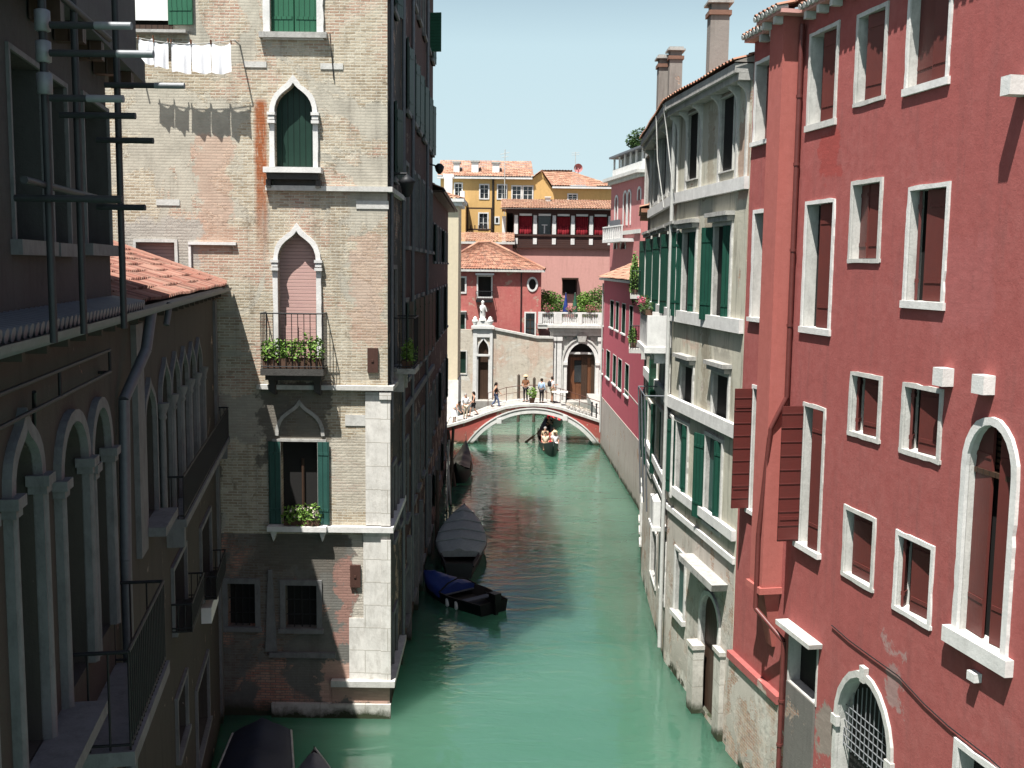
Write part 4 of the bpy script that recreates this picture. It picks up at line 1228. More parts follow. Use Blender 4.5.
# ---------------------------------------------------------------- the row beyond it on the shaded side
OX = F((-3.265, 30.67), (-3.47, 45.2))
def build_oxblood():
    B = root('oxblood_house', OX.P(7, 0), 'tall dark oxblood house in shade along the canal, with grey waterside wall', 'house')
    L = OX.len; H = []; sh = []
    for s in (1.6, 4.2, 6.2, 8.6, 11.0, 13.2):
        for z0, z1 in ((.9, 2.4), (4.2, 6.6), (8.6, 10.9), (12.6, 15.0), (16.6, 18.6), (20.3, 21.8)):
            H.append(rect(s - .48, s + .48, z0, z1))
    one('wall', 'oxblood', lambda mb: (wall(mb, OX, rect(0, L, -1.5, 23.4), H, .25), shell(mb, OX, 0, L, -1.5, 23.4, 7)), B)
    for i, h in enumerate(H):
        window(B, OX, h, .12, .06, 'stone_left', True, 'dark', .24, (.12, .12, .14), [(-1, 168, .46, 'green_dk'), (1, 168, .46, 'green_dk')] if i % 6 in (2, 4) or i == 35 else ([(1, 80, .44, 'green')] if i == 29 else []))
    def roof(mb):
        P = OX.P
        mb.fbox(OX, -.02, L + .3, 23.2, 23.4, -.2, .5, 1); mb.fbox(OX, -.02, L + .32, 23.402, 23.55, -.2, .62, 1)
        tile_roof(mb, P(0, 23.58, .66), P(L + .3, 23.58, .66), P(L + .3, 24.8, -3.5), P(0, 24.8, -3.5), .3, .5)
        tile_roof(mb, P(L + .3, 23.58, -7.2), P(0, 23.58, -7.2), P(0, 24.8, -3.5), P(L + .3, 24.8, -3.5), .3, .5)
        for s in (0, L): mb.face([P(s, 23.4, .3), P(s, 24.8, -3.5), P(s, 23.4, -7)], None, 1)
    one('roof', [MAT['tile'], MAT['stone_left']], roof, B)
    def pipes(mb):
        for s in (3.0, 9.8): mb.path([OX.P(s, 23.1, .1), OX.P(s, 1, .1)], .06)
    one('downpipe', 'lead', lambda mb: mb.path([OX.P(3.0, 23.1, .1), OX.P(3.0, 1, .1)], .06), B)
    one('downpipe', 'lead', lambda mb: mb.path([OX.P(9.8, 23.1, .1), OX.P(9.8, 1, .1)], .06), B)
    for s in (2.2, 5.2, 7.4, 12.2): one('stone_pier', 'stone_left', lambda mb: mb.fbox(OX, s - .16, s + .16, -1, 3.4, -.02, .14), B)
    one('string_course', 'stone_left', lambda mb: mb.fbox(OX, .01, L, 7.6, 7.8, -.01, .12), B)
    one('gutter_spout', 'iron', lambda mb: (mb.tube(OX.P(12.5, 16.1, 0), OX.P(12.5, 16.0, .35), .03), mb.lathe(OX.P(12.5, 15.7, .40), [(.05, 0), (.15, .12), (.2, .3), (.08, .42)], 8)), B)
build_oxblood()

EV = F((-3.50, 45.3), (-3.85, 62.0))
def build_eaved():
    B = root('brown_eaved_house', EV.P(10, 0), 'lower dark brown house with a deep sloping eave, between the oxblood and cream houses', 'house')
    L = EV.len; H = []
    for i in range(6):
        s = 1.4 + i * 2.75
        for z0, z1 in ((1.4, 2.8), (4.6, 6.8), (8.6, 10.9), (12.2, 13.8)): H.append(rect(s - .5, s + .5, z0, z1))
    one('wall', 'oxblood', lambda mb: (wall(mb, EV, rect(0, L, -1.5, 15.2), H, .25), shell(mb, EV, 0, L, -1.5, 15.2, 8)), B)
    for i, h in enumerate(H): window(B, EV, h, .1, .05, 'stone_left', True, 'dark', .24, (.1, .1, .1), [(-1, 168, .48, 'green_dk')] if i % 3 == 0 else [])
    def roof(mb):
        P = EV.P
        tile_roof(mb, P(-.0, 15.25, .45), P(L, 15.25, .45), P(L, 17.2, -4), P(0, 17.2, -4), .25, .4)
        tile_roof(mb, P(L, 15.25, -8.3), P(0, 15.25, -8.3), P(0, 17.2, -4), P(L, 17.2, -4), .3, .5)
        mb.fbox(EV, 0, L, 15.12, 15.22, -.3, .42, 1)
        for s in (.01, L - .01): mb.face([P(s, 15.2, 0), P(s, 17.2, -4), P(s, 15.2, -8)], None, 1)
    one('roof', [MAT['tile'], MAT['brown']], roof, B)
    one('gutter', 'iron', lambda mb: mb.tube(EV.P(0, 15.2, .50), EV.P(L, 15.2, .50), .07), B)
    for s, h in ((6.0, 1.6), (13.0, 1.8)):
        p = EV.P(s, 16.2, -2.2)
        one('chimney', ['x'] and [MAT['pink'], MAT['white_paint']], lambda mb: (mb.obox(p, (.8, 0, 0), (0, .8, 0), (0, 0, h)), mb.obox(p + Vector((-.1, -.1, h + .002)), (1, 0, 0), (0, 1, 0), (0, 0, .3), 1)), B)
    
    
build_eaved()

def build_cream():
    y = 74.5
    CF = F((-12.0, y), (at_y(458, 300, y).x, y))
    B = root('cream_house', CF.P(CF.len / 2, 0), 'blank cream wall with white stone foot at the left end of the bridge', 'house')
    L = CF.len
    zt = at_y(450, 206, y).z; zw = at_y(450, 380, y).z
    def w(mb):
        wall(mb, CF, rect(0, L, zw, zt), [], .2); shell(mb, CF, 0, L, zw, zt, 4)
        mb.fbox(CF, 0, L + .06, -1.5, zw, -4.05, .06, 1)
    one('wall', [MAT['cream'], MAT['stone_white']], w, B)
    one('cornice', 'stone_white', lambda mb: (mb.fbox(CF, -.1, L + .25, zt + .002, zt + .28, -4.2, .25), mb.fbox(CF, -.1, L + .4, zt + .282, zt + .5, -4.4, .4)), B)
    one('roof', 'tile_far', lambda mb: (tile_roof(mb, CF.P(0, zt + .52, .35), CF.P(L + .35, zt + .52, .35), CF.P(L - 2, zt + 1.3, -2), CF.P(0, zt + 1.3, -2), .3, .5),
                                      tile_roof(mb, CF.P(L + .35, zt + .52, .35), CF.P(L + .35, zt + .52, -4.35), CF.P(L - 2, zt + 1.3, -2), CF.P(L - 2, zt + 1.3, -2), .3, .5)), B)
    one('chimney', 'white_paint', lambda mb: (mb.obox(CF.P(L - 1.2, zt + .6, -2.6), (.6, 0, 0), (0, .6, 0), (0, 0, 1.6)), mb.obox(CF.P(L - 1.3, zt + 2.202, -2.7), (.8, 0, 0), (0, .8, 0), (0, 0, .25))), B)
build_cream()

# ---------------------------------------------------------------- the shaded palazzo at the near left
LP = F((-7.61 + .1831 * 20.79, 6.0), (-7.61, 26.79))
def build_left():
    B = root('shaded_palazzo', LP.P(LP.len / 2, 0), 'near brown palazzo in deep shade with pointed arches, a bright tiled roof and grey gutter', 'house')
    L = LP.len; px = LP.px
    X = lambda u, v: px(u, v)[0]
    Z = lambda u, v: px(u, v)[1]
    ZG = 11.42
    sU = X(110, 200)                                    # far end of the taller part
    H = []; arcs = []
    fl = Z(60, 712)
    for uL, uR, vp, vs, kind in ((6, 34, 428, 485, 'o'), (56, 82, 421, 468, 'r'), (87.5, 105.5, 407, 455, 'r')):
        a, b = X(uL, vs), X(uR, vs); zs = Z((uL + uR) / 2, vs); zp = Z((uL + uR) / 2, vp)
        o = ogee(a, b, fl, zs, zp) if kind == 'o' else rarch(a, b, fl, zs, zp - zs)
        arcs.append((o, zs)); H.append(o)
    # one more arch nearer the camera, outside the picture
    a, b = arcs[0][0][0][0] - 1.9, arcs[0][0][0][0] - .9
    o = ogee(a, b, fl, arcs[0][1], arcs[0][1] + .75); arcs.append((o, arcs[0][1])); H.append(o)
    # many-light window
    cs0, cs1 = X(158, 420), X(201, 420); cz0 = Z(180, 497); cz1 = Z(180, 352); czs = Z(180, 384)
    n = 5; pit = (cs1 - cs0) / n
    lights = [ogee(cs0 + i * pit + .10, cs0 + (i + 1) * pit - .10, cz0, czs, cz1) for i in range(n)]
    H += lights
    single = ogee(X(142, 440), X(153, 440), Z(148, 520), Z(148, 420), Z(148, 385)); H.append(single)
    lows = []
    for uL, uR, vt, vb in ((172, 185, 570, 632), (200, 210, 530, 600), (176, 186, 700, 760), (196, 208, 690, 765)):
        o = rect(X(uL, (vt + vb) / 2), X(uR, (vt + vb) / 2), Z(uL, vb), Z(uL, vt)); lows.append(o); H.append(o)
    for s in (4.5, 7.5):
        o = rect(s - .5, s + .5, 2.2, 4.2); lows.append(o); H.append(o)
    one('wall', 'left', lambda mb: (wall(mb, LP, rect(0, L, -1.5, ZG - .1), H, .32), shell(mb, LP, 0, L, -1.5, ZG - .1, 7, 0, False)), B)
    for o, zs in arcs:
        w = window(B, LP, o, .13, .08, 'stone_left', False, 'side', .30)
        def cap(mb):
            for s in (o[0][0] - .07, o[-1][0] + .07):
                mb.fbox(LP, s - .13, s + .13, zs - .10, zs + .0, -.06, .15); mb.fbox(LP, s - .10, s + .10, zs - .18, zs - .102, -.05, .12)
                mb.tube(LP.P(s, fl, .06), LP.P(s, zs - .18, .06), .055, .05, 10)
        one('column', 'stone_left', cap, w)
        def half(mb):
            c = (o[0][0] + o[-1][0]) / 2
            mb.fbox(LP, c - .02, c + .02, fl, zs, -.29, -.25)
            for z in (fl + .4, fl + 1.3): mb.fbox(LP, o[0][0], o[-1][0], z, z + .05, -.29, -.26)
        one('door_bar', 'iron', half, w)
    for i, o in enumerate(lights): window(B, LP, o, .07, .07, 'stone_left', False, 'dark', .30)
    for i in range(n + 1):
        s = cs0 + i * pit
        one('column', 'stone_left', lambda mb: (mb.tube(LP.P(s, cz0, .07), LP.P(s, czs - .26, .07), .058, .052, 10), mb.lathe(LP.P(s, czs - .28, .07), [(.058, 0), (.08, .04), (.065, .09), (.11, .22), (.12, .28)], 10)), B)
    window(B, LP, single, .10, .07, 'stone_left', False, 'dark', .30, (.16, .14, .34, 'stone_left'))
    for k, o in enumerate(lows): window(B, LP, o, .09, .06, 'stone_left', True, 'dark', .28, (.1, .1, .1))
    one('corner_pilaster', 'stone_left', lambda mb: (mb.fbox(LP, L - .42, L - .01, -1.4, ZG - .35, -.01, .07), mb.fbox(LP, L - .5, L - .008, Z(215, 430) - .1, Z(215, 430) + .1, -.01, .14)), B)
    one('corner_pilaster', 'stone_left', lambda mb: mb.fbox(LP, X(133, 430), X(140, 430), Z(136, 560), ZG - .3, -.01, .08), B)
    # gutter on brackets, bright roof behind it
    def gut(mb):
        N = 40
        for i in range(N):
            a = L * i / N; b = L * (i + 1) / N - .004
            rows = []
            for s in (a, b):
                rows.append([LP.P(s, ZG - .02 + .12 * math.sin(math.pi * (1 + k / 6)), .34 + .11 * math.cos(math.pi * (1 + k / 6))) for k in range(7)])
            mb.grid(rows, None, 0, True)
        mb.fbox(LP, 0, L, ZG - .10, ZG - .03, -.05, .23)
    one('gutter', 'lead', gut, B)
    def ends(mb):
        for i in range(int(sU / .17)):
            s = .1 + i * .17
            mb.tube(LP.P(s, ZG + .03, .40), LP.P(s, ZG + .10, .0), .062, .055, 8)
    one('tile_ends', 'lead', ends, B)
    for i in range(26):
        s = .3 + i * .82
        if s < L - .2: one('bracket', 'left', lambda mb: mb.fbox(LP, s, s + .10, ZG - .26, ZG - .102, 0, .20), B)
    sl = .355
    run = 7.0
    def roof(mb):
        P = LP.P
        tile_roof(mb, P(sU, ZG, .30), P(L + .02, ZG, .30), P(L + .02, ZG + .3 * sl + 3.35 * sl, -3.35), P(sU, ZG + .3 * sl + 3.35 * sl, -3.35), .21, .36, .055)
        tile_roof(mb, P(L + .02, ZG, -7), P(sU, ZG, -7), P(sU, ZG + .3 * sl + 3.35 * sl, -3.35), P(L + .02, ZG + .3 * sl + 3.35 * sl, -3.35), .21, .36, .055)
        for i in range(9):                                # ridge and verge tiles
            t = i / 9
            mb.tube(P(L - .03, ZG + .06 + 3.65 * sl * t, .3 - 3.65 * t), P(L - .03, ZG + .08 + 3.65 * sl * (t + .12), .3 - 3.65 * (t + .12)), .10, .085, 8)
        k = int((L - sU) / .42)
        for i in range(k):
            mb.tube(P(sU + i * .42, ZG + 3.65 * sl + .03, -3.35), P(sU + i * .42 + .45, ZG + 3.65 * sl + .05, -3.35), .11, .095, 8)
    one('roof', 'tile_red', roof, B)
    one('gable', 'left', lambda mb: mb.face([LP.P(L, ZG - .1, 0), LP.P(L, ZG + 3.6 * sl, -3.35), LP.P(L, ZG - .1, -7)]), B)
    # the taller part: windows with stone sills, jettied storey above
    UH = []
    for uL, uR, vt, vb in ((13, 44, 62, 240), (52, 68, 84, 243), (85, 109, 105, 244)):
        UH.append(rect(X(uL, 150), X(uR, 150), Z((uL + uR) / 2, vb), Z((uL + uR) / 2, vt)))
    UH.append(rect(UH[0][0][0] - 2.0, UH[0][0][0] - 1.0, UH[0][0][1], UH[0][1][1]))
    ZJ = 14.45
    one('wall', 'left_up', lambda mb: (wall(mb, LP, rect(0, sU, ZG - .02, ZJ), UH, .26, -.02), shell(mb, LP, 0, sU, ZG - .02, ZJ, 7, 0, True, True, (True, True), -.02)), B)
    for o in UH:
        window(B, LP, o, .05, .03, 'stone_left', True, 'dark', .25, (.12, .14, .10, 'stone_left'), [], -.02)
    sJ = X(122, 60)
    one('jetty', 'lead_wall', lambda mb: (mb.fbox(LP, -.1, sJ, ZJ + .002, ZJ + .30, -6, .30), mb.fbox(LP, -.1, sJ - .05, ZJ + .302, ZJ + 2.6, -6, .2)), B)
    for i in range(10):
        s = .4 + i * .95
        if s < sJ - .2: one('beam_end', 'brown', lambda mb: mb.fbox(LP, s, s + .16, ZJ - .2, ZJ, 0, .28), B)
    one('downpipe', 'lead', lambda mb: mb.path([LP.P(X(126, 320), ZG - .1, .34), LP.P(X(123, 345), Z(123, 350), .30), LP.P(X(116, 400), Z(116, 400), .10), LP.P(X(118, 560), Z(118, 560), .10), LP.P(X(118, 560), 1, .1)], .075, 10), B)
    one('downpipe', 'lead', lambda mb: mb.path([LP.P(X(147, 300), ZG - .05, .34), LP.P(X(146, 320), Z(146, 325), .30)], .05, 8), B)
    # empty awning frame and its bracket
    def frame(mb):
        n = .42
        a, b = X(0, 375) - 1.0, X(100, 378)
        z0, z1 = Z(60, 391), Z(60, 365)
        for z in (z0, z1): mb.tube(LP.P(a, z, .12), LP.P(b, z, .12), .022)
        for s in (a, (a + b) / 2, b): mb.tube(LP.P(s, z0, .12), LP.P(s, z1, .12), .02)
        for s in (a + .3, b - .1): mb.tube(LP.P(s, z0, 0), LP.P(s, z0, .12), .02); 
        mb.tube(LP.P(X(20, 395), Z(20, 392), .12), LP.P(X(32, 430), Z(32, 432), .02), .02)
    one('awning_frame', 'iron', frame, B)
    # big iron balcony on a stone slab
    s0, zr_ = px(128, 652, .62); s1 = px(163, 577, .62)[0]; zf = px(130, 752, .62)[1]
    def slab(mb):
        mb.fbox(LP, s0 - .05, s1 + .05, zf - .16, zf, -.01, .67)
        for s in (s0 + .2, s1 - .4): mb.fbox(LP, s, s + .2, zf - .5, zf - .162, 0, .4)
    one('balcony', 'stone_left', slab, B)
    one('railing', 'iron', lambda mb: (rail(mb, LP, s0, s1, zf, zr_, .62, .12, .013, .024), rail_ret(mb, LP, s0, 0, .62, zf, zr_, .2, .013, .024), rail_ret(mb, LP, s1, 0, .62, zf, zr_, .2, .013, .024)), B)
    one('threshold', 'stone_left', lambda mb: mb.fbox(LP, arcs[0][0][0][0] - .3, s0 - .1, fl - .14, fl - .0, -.01, .42), B)
    # small balconies further on
    bs0, bs1 = X(165, 470), L - .05
    bz = cz0
    one('balcony', 'stone_left', lambda mb: (mb.fbox(LP, bs0, bs1, bz - .14, bz - .002, -.01, .34), mb.fbox(LP, bs0, bs0 + .2, bz - .5, bz - .142, 0, .3), mb.fbox(LP, bs1 - .5, bs1 - .3, bz - .5, bz - .142, 0, .3)), B)
    one('railing', 'iron', lambda mb: (rail(mb, LP, bs0, bs1, bz, bz + .75, .30), rail_ret(mb, LP, bs0, 0, .30, bz, bz + .75), rail_ret(mb, LP, bs1, 0, .30, bz, bz + .75)), B)
    for o in lows[:2]:
        a, b, z = o[0][0] - .1, o[2][0] + .1, o[0][1]
        one('window_basket', 'iron', lambda mb: (rail(mb, LP, a, b, z, z + .5, .35, .1), rail_ret(mb, LP, a, 0, .35, z, z + .5, .1), rail_ret(mb, LP, b, 0, .35, z, z + .5, .1), mb.fbox(LP, a, b, z - .02, z + .01, 0, .36)), B)
    one('junction_box', 'white_paint', lambda mb: mb.fbox(LP, X(201, 605), X(209, 605), Z(205, 613), Z(205, 597), 0, .22), B)
build_left()

# ---------------------------------------------------------------- scaffold tubes in front of the near wall
def scaffold():
    P = LP.P
    ys = [LP.px(47, 150, .55)[0], LP.px(78, 150, .55)[0], LP.px(119, 150, .75)[0]]
    S = root('scaffolding', P(ys[1], 11.4, .5), 'dark steel scaffold tubes with pale clamps jutting from the shaded palazzo', 'scaffold')
    offs = [.55, .55, .75]
    for s, o in zip(ys, offs):
        one('pole', 'steel', lambda mb: mb.tube(P(s, ZGL, o), P(s, 17.5, o), .032, None, 10), S)
    for u0, u1, v, k in ((50, 131, 25, 0), (50, 153, 53, 0), (105, 184, 85, 2), (50, 123, 98, 0), (60, 135, 115, 1), (97, 153, 140, 2), (15, 122, 198, 0), (97, 145, 207, 2)):
        y = P(ys[k], 0, offs[k]).y - .06
        a, b = at_y(u0, v, y), at_y(u1, v, y)
        b.z = a.z
        t = one('tube', 'steel', lambda mb: mb.tube(a, b, .028, None, 10), S)
        one('end_cap', 'zinc' if k == 0 and v < 110 or v == 85 else 'steel', lambda mb: mb.tube(b - Vector((.28, 0, 0)), b + Vector((.004, 0, 0)), .030, None, 10), t)
    for v in (20, 51, 83):
        y = P(ys[0], 0, offs[0]).y
        c = at_y(47, v, y)
        one('clamp', 'zinc', lambda mb: (mb.lathe((P(ys[0], 0, offs[0]).x, y, c.z - .09), [(.04, 0), (.06, .01), (.06, .16), (.04, .17)], 10)), S)
    for z in (12.6, 14.2):
        one('tube', 'steel', lambda mb: mb.tube(P(ys[0] - .5, z, .50), P(ys[2] + .4, z, .62), .03, None, 8), S)
ZGL = 11.35
scaffold()
# ---------------------------------------------------------------- buildings behind the bridge
def front(u0, u1, y, **k):
    return F((at_y(u0, 300, y).x, y), (at_y(u1, 300, y).x, y))
def zy(v, y): return at_y(512, v, y).z

def build_garden_wall():
    y = 86.0
    GW = front(440, 554, y)
    B = root('garden_wall', GW.P(GW.len / 2, 0, 0), 'pale brick garden wall with a pointed white doorway behind the bridge', 'wall')
    X = lambda u: GW.px(u, 350)[0]; Z = lambda v: zy(v, y)
    L = GW.len
    dr = ogee(X(478.2), X(488.5), 1.1, Z(352), Z(339))
    lw = rect(X(459), X(466), Z(374), Z(352))
    outer = [(0, .9), (L, .9), (L, Z(338)), (X(537), Z(338)), (X(494), Z(330)), (0, Z(330))]
    def w(mb):
        wall(mb, GW, outer, [dr, lw], .3)
        for a, b in zip(outer[2:-1], outer[3:]):
            mb.face([GW.P(*a), GW.P(*b), GW.P(*b, -.4), GW.P(*a, -.4)])
        mb.face([GW.P(*p, -.4) for p in outer])
    one('wall', 'far_brick', w, B)
    def cop(mb):
        for a, b in ((outer[2], outer[3]), (outer[3], outer[4])):
            mb.prism(GW, [b, a, (a[0], a[1] + .18), (b[0], b[1] + .18)], -.5, .12)
    one('coping', 'stone', cop, B)
    window(B, GW, lw, .1, .05, 'stone', True, 'green_dk', .2)
    d = window(B, GW, dr, .12, .08, 'stone_white', False, 'brown', .25, name='gothic_door')
    def surround(mb):
        a, b = X(473), X(492.5); zt = Z(329)
        mb.prism(GW, [(a, 1.1), (a, zt), (X(477), zt), (X(477), 1.1)], 0, .16)
        mb.prism(GW, [(X(489.7), 1.1), (X(489.7), zt), (b, zt), (b, 1.1)], 0, .16)
        mb.fbox(GW, X(477) + .002, X(489.7) - .002, Z(337.5), zt, 0, .14)
        mb.fbox(GW, a - .15, b + .15, zt + .002, zt + .22, -.1, .30)
        mb.prism(GW, [(a - .1, zt + .222), (X(479), Z(321)), (X(486), Z(321)), (b + .1, zt + .222)], -.1, .2)
        mb.fbox(GW, X(476.5), X(490), Z(356.5), Z(354.5), 0, .18)
    one('door_surround', 'stone_white', surround, d)
    def stat(mb):
        c = GW.P(X(482.4), Z(321), 0)
        mb.lathe(c, [(.30, 0), (.28, .18), (.20, .22), (.24, .45), (.20, .8), (.26, 1.05), (.22, 1.22), (.08, 1.32), (.13, 1.42), (.12, 1.58), (.02, 1.66)], 10)
        mb.tube(c + Vector((.2, -.05, 1.1)), c + Vector((.32, -.1, .75)), .07, .05)
        mb.tube(c + Vector((-.2, -.05, 1.1)), c + Vector((-.1, -.25, .8)), .07, .05)
    one('statue', 'stone_white', stat, B)
    for u in (475, 490):
        c = GW.P(X(u), Z(327), .05)
        one('urn', 'stone_white', lambda mb: mb.lathe(c, [(.2, 0), (.1, .1), (.24, .35), (.26, .55), (.14, .62), (.18, .72), (.03, .85)], 10), B)
build_garden_wall()

def build_portal():
    y = 86.4
    PF = front(552, 616, y)
    B = root('portal_building', PF.P(PF.len / 2, 0, 0), 'white stone portal with arched brown door under a balustraded terrace', 'house')
    L = PF.len
    X = lambda u: PF.px(u, 350)[0]; Z = lambda v: zy(v, y)
    zt = Z(325)
    dr = rarch(X(567.5), X(595.5), 1.1, Z(362), Z(342.5) - Z(362))
    one('wall', 'stone', lambda mb: (wall(mb, PF, rect(0, L, .9, zt), [dr], .5), shell(mb, PF, 0, L, .9, zt, 6)), B)
    d = window(B, PF, dr, .30, .10, 'stone_white', False, 'door_wood', .5, name='water_door')
    one('arch_moulding', 'stone', lambda mb: mb.band(PF, offset(dr, .34), .14, 0, .18), d)
    one('door_rail', 'stone_white', lambda mb: mb.fbox(PF, X(567.5), X(595.5), Z(353.5), Z(351.5), -.4, -.1), d)
    one('pane', 'dark', lambda mb: mb.fbox(PF, X(568.5), X(594.5), Z(351), Z(344.5) + .1, -.49, -.47), d)
    one('door_frame', 'brown', lambda mb: (mb.fbox(PF, X(567.6), X(571), 1.1, Z(354), -.49, -.42), mb.fbox(PF, X(582), X(588), 1.1, Z(354), -.49, -.42), mb.fbox(PF, X(592), X(595.4), 1.1, Z(354), -.49, -.42), mb.fbox(PF, X(571), X(592), Z(357), Z(354), -.48, -.43)), d)
    one('pane', 'glass', lambda mb: mb.fbox(PF, X(575), X(582), Z(382), Z(360), -.49, -.45), d)
    # paired pilasters and entablature
    for u0, u1 in ((552.3, 556), (557, 561.5), (598, 602), (603, 607)):
        one('pilaster', 'stone_white', lambda mb: (mb.fbox(PF, X(u0), X(u1), 1.1, Z(340), 0, .22), mb.fbox(PF, X(u0) - .06, X(u1) + .06, Z(340) + .002, Z(336), 0, .3), mb.fbox(PF, X(u0) - .05, X(u1) + .05, .95, 1.6, -.01, .28)), B)
    for u0, u1 in ((564, 567), (596, 599)):
        one('column', 'stone_white', lambda mb: (mb.fbox(PF, X(u0), X(u1), 1.1, Z(364), 0, .28), mb.fbox(PF, X(u0) - .05, X(u1) + .05, Z(364) + .002, Z(361), 0, .36)), B)
    one('entablature', 'stone', lambda mb: (mb.fbox(PF, -.05, L, Z(335), Z(331), -.01, .25), mb.fbox(PF, -.2, L, Z(331) + .002, Z(327), -.02, .34), mb.fbox(PF, -.35, L, Z(327) + .002, zt + .04, -.03, .55)), B)
    one('crest', 'stone_dirty', lambda mb: (mb.prism(PF, [(X(578), Z(341)), (X(576.5), Z(334)), (X(581.5), Z(330.5)), (X(586.5), Z(334)), (X(585), Z(341))], 0, .3), mb.fbox(PF, X(566), X(573), Z(339), Z(335.5), 0, .12), mb.fbox(PF, X(590), X(597), Z(339), Z(335.5), 0, .12)), B)
    # terrace balustrade
    zb = Z(311.5); sL = X(537.5)
    one('terrace_slab', 'stone', lambda mb: mb.fbox(PF, sL, -.352, zt - .25, zt + .04, -3.5, .3), B)
    one('balustrade_rail', 'stone_white', lambda mb: (mb.fbox(PF, sL, L, zb - .12, zb, .05, .35), mb.fbox(PF, sL, L, zt + .042, zt + .16, .05, .35),
                                                    *[mb.fbox(PF, s, s + .34, zt + .162, zb - .122, .04, .36) for s in (sL + .01, X(553), X(557), X(577), X(597))], mb.fbox(PF, X(553.5), X(558.5), zt + .165, zb - .124, .1, .33)), B)
    n = 40
    for i in range(n):
        s = sL + .45 + (L - sL - .5) * i / n
        if X(552.5) < s < X(560): continue
        one('baluster', 'stone_white', lambda mb: mb.lathe(PF.P(s, zt + .162, .2), [(.06, 0), (.045, .08), (.085, .3), (.05, .6), (.045, .75), (.07, zb - .122 - zt - .162)], 6), B)
build_portal()

def build_red_house():
    y = 88.0
    HF = front(440, 541, y)
    B = root('hip_roofed_house', HF.P(HF.len / 2, 0, 0), 'faded red house with a tiled hip roof and a small oval window', 'house')
    L = HF.len
    X = lambda u: HF.px(u, 300)[0]; Z = lambda v: zy(v, y)
    ze = Z(270)
    w1 = rect(X(458.6), X(464.8), Z(292.5), Z(278.5)); w2 = rect(X(478), X(491), Z(297), Z(277)); dw = rect(X(526), X(535), Z(337), Z(313))
    w3 = rect(X(457), X(465), Z(343), Z(315))
    ov = [(X(532.2) + .30 * math.sin(a), Z(284) + .46 * math.cos(a)) for a in [2 * math.pi * i / 16 for i in range(16)]]
    H = [w1, w2, dw, w3, ov]
    one('wall', 'house_red', lambda mb: (wall(mb, HF, rect(0, L, 1, ze), H, .25), shell(mb, HF, 0, L, 1, ze, 6)), B)
    window(B, HF, w1, .14, .06, 'stone_white', True, 'glass', .15)
    w = window(B, HF, w2, .12, .06, 'stone_white', True, 'dark', .24)
    one('awning', 'lead', lambda mb: mb.prism(HF, [(X(475.5), Z(275.5)), (X(475.5), Z(273.5)), (X(494), Z(273.5)), (X(494), Z(275.5))], 0, .7), w)
    one('railing', 'iron', lambda mb: (rail(mb, HF, X(476), X(493), Z(300), Z(291.5), .6, .14), rail_ret(mb, HF, X(476), 0, .6, Z(300), Z(291.5), .14), rail_ret(mb, HF, X(493), 0, .6, Z(300), Z(291.5), .14), mb.fbox(HF, X(476), X(493), Z(302.5), Z(300), 0, .62)), w)
    window(B, HF, dw, .12, .06, 'stone_white', True, 'glass', .15, None, (), 0, None, 'brown')
    window(B, HF, w3, .1, .05, 'stone', True, 'green_dk', .15, None, (), 0, (.1, .2, .25))
    window(B, HF, ov, .16, .07, 'stone_white', True, 'dark', .2)
    def roof(mb):
        a, b, c, d = HF.P(-.4, ze + .05, .45), HF.P(L + .3, ze + .05, .45), HF.P(L + .3, ze + .05, -6.4), HF.P(-.4, ze + .05, -6.4)
        zr = ze + 2.25
        r1 = HF.P(X(490), zr, -3.0); r0 = HF.P(X(477), zr, -3.0)
        tile_roof(mb, a, b, r1, r0, .24, .4); tile_roof(mb, b, c, r1, r1, .24, .4); tile_roof(mb, c, d, r0, r1, .3, .5); tile_roof(mb, d, a, r0, r0, .24, .4)
        for p, q in ((b, r1), (a, r0), (r0, r1)): mb.tube(p + Vector((0, 0, .06)), q + Vector((0, 0, .1)), .12, None, 8)
    one('roof', 'tile', roof, B)
    one('gutter', 'stone', lambda mb: (mb.fbox(HF, -.4, L + .3, ze - .16, ze + .02, -.1, .45),), B)
    one('downpipe', 'iron', lambda mb: mb.path([HF.P(X(521), ze - .1, .1), HF.P(X(521), Z(338), .1)], .05, 6), B)
build_red_house()

def build_low_roof():
    y = 93.0
    f = front(440, 512, y)
    B = root('long_low_house', f.P(f.len / 2, 0, 0), 'low pink house with a strip of tiled roof behind the hip roof', 'house')
    L = f.len; ze = zy(243, y)
    h = rect(f.px(503, 250)[0], f.px(510, 250)[0], zy(255, y), zy(251.5, y))
    one('wall', 'pink', lambda mb: (wall(mb, f, rect(0, L, 1, ze), [h], .2), shell(mb, f, 0, L, 1, ze, 2.8)), B)
    window(B, f, h, .12, .05, 'stone_white', True, 'dark', .18)
    one('roof', 'tile_far', lambda mb: (tile_roof(mb, f.P(-.2, ze + .1, .4), f.P(L + .2, ze + .1, .4), f.P(L + .2, ze + .95, -2.9), f.P(-.2, ze + .95, -2.9), .24, .4),), B)
    one('gutter', 'stone', lambda mb: mb.fbox(f, -.2, L + .2, ze - .12, ze + .08, -.1, .42), B)
    one('downpipe', 'brown', lambda mb: mb.path([f.P(L + .02, ze, .2), f.P(L + .5, ze - .9, .15), f.P(L + .55, ze - 2.4, .1)], .07, 6), B)
build_low_roof()

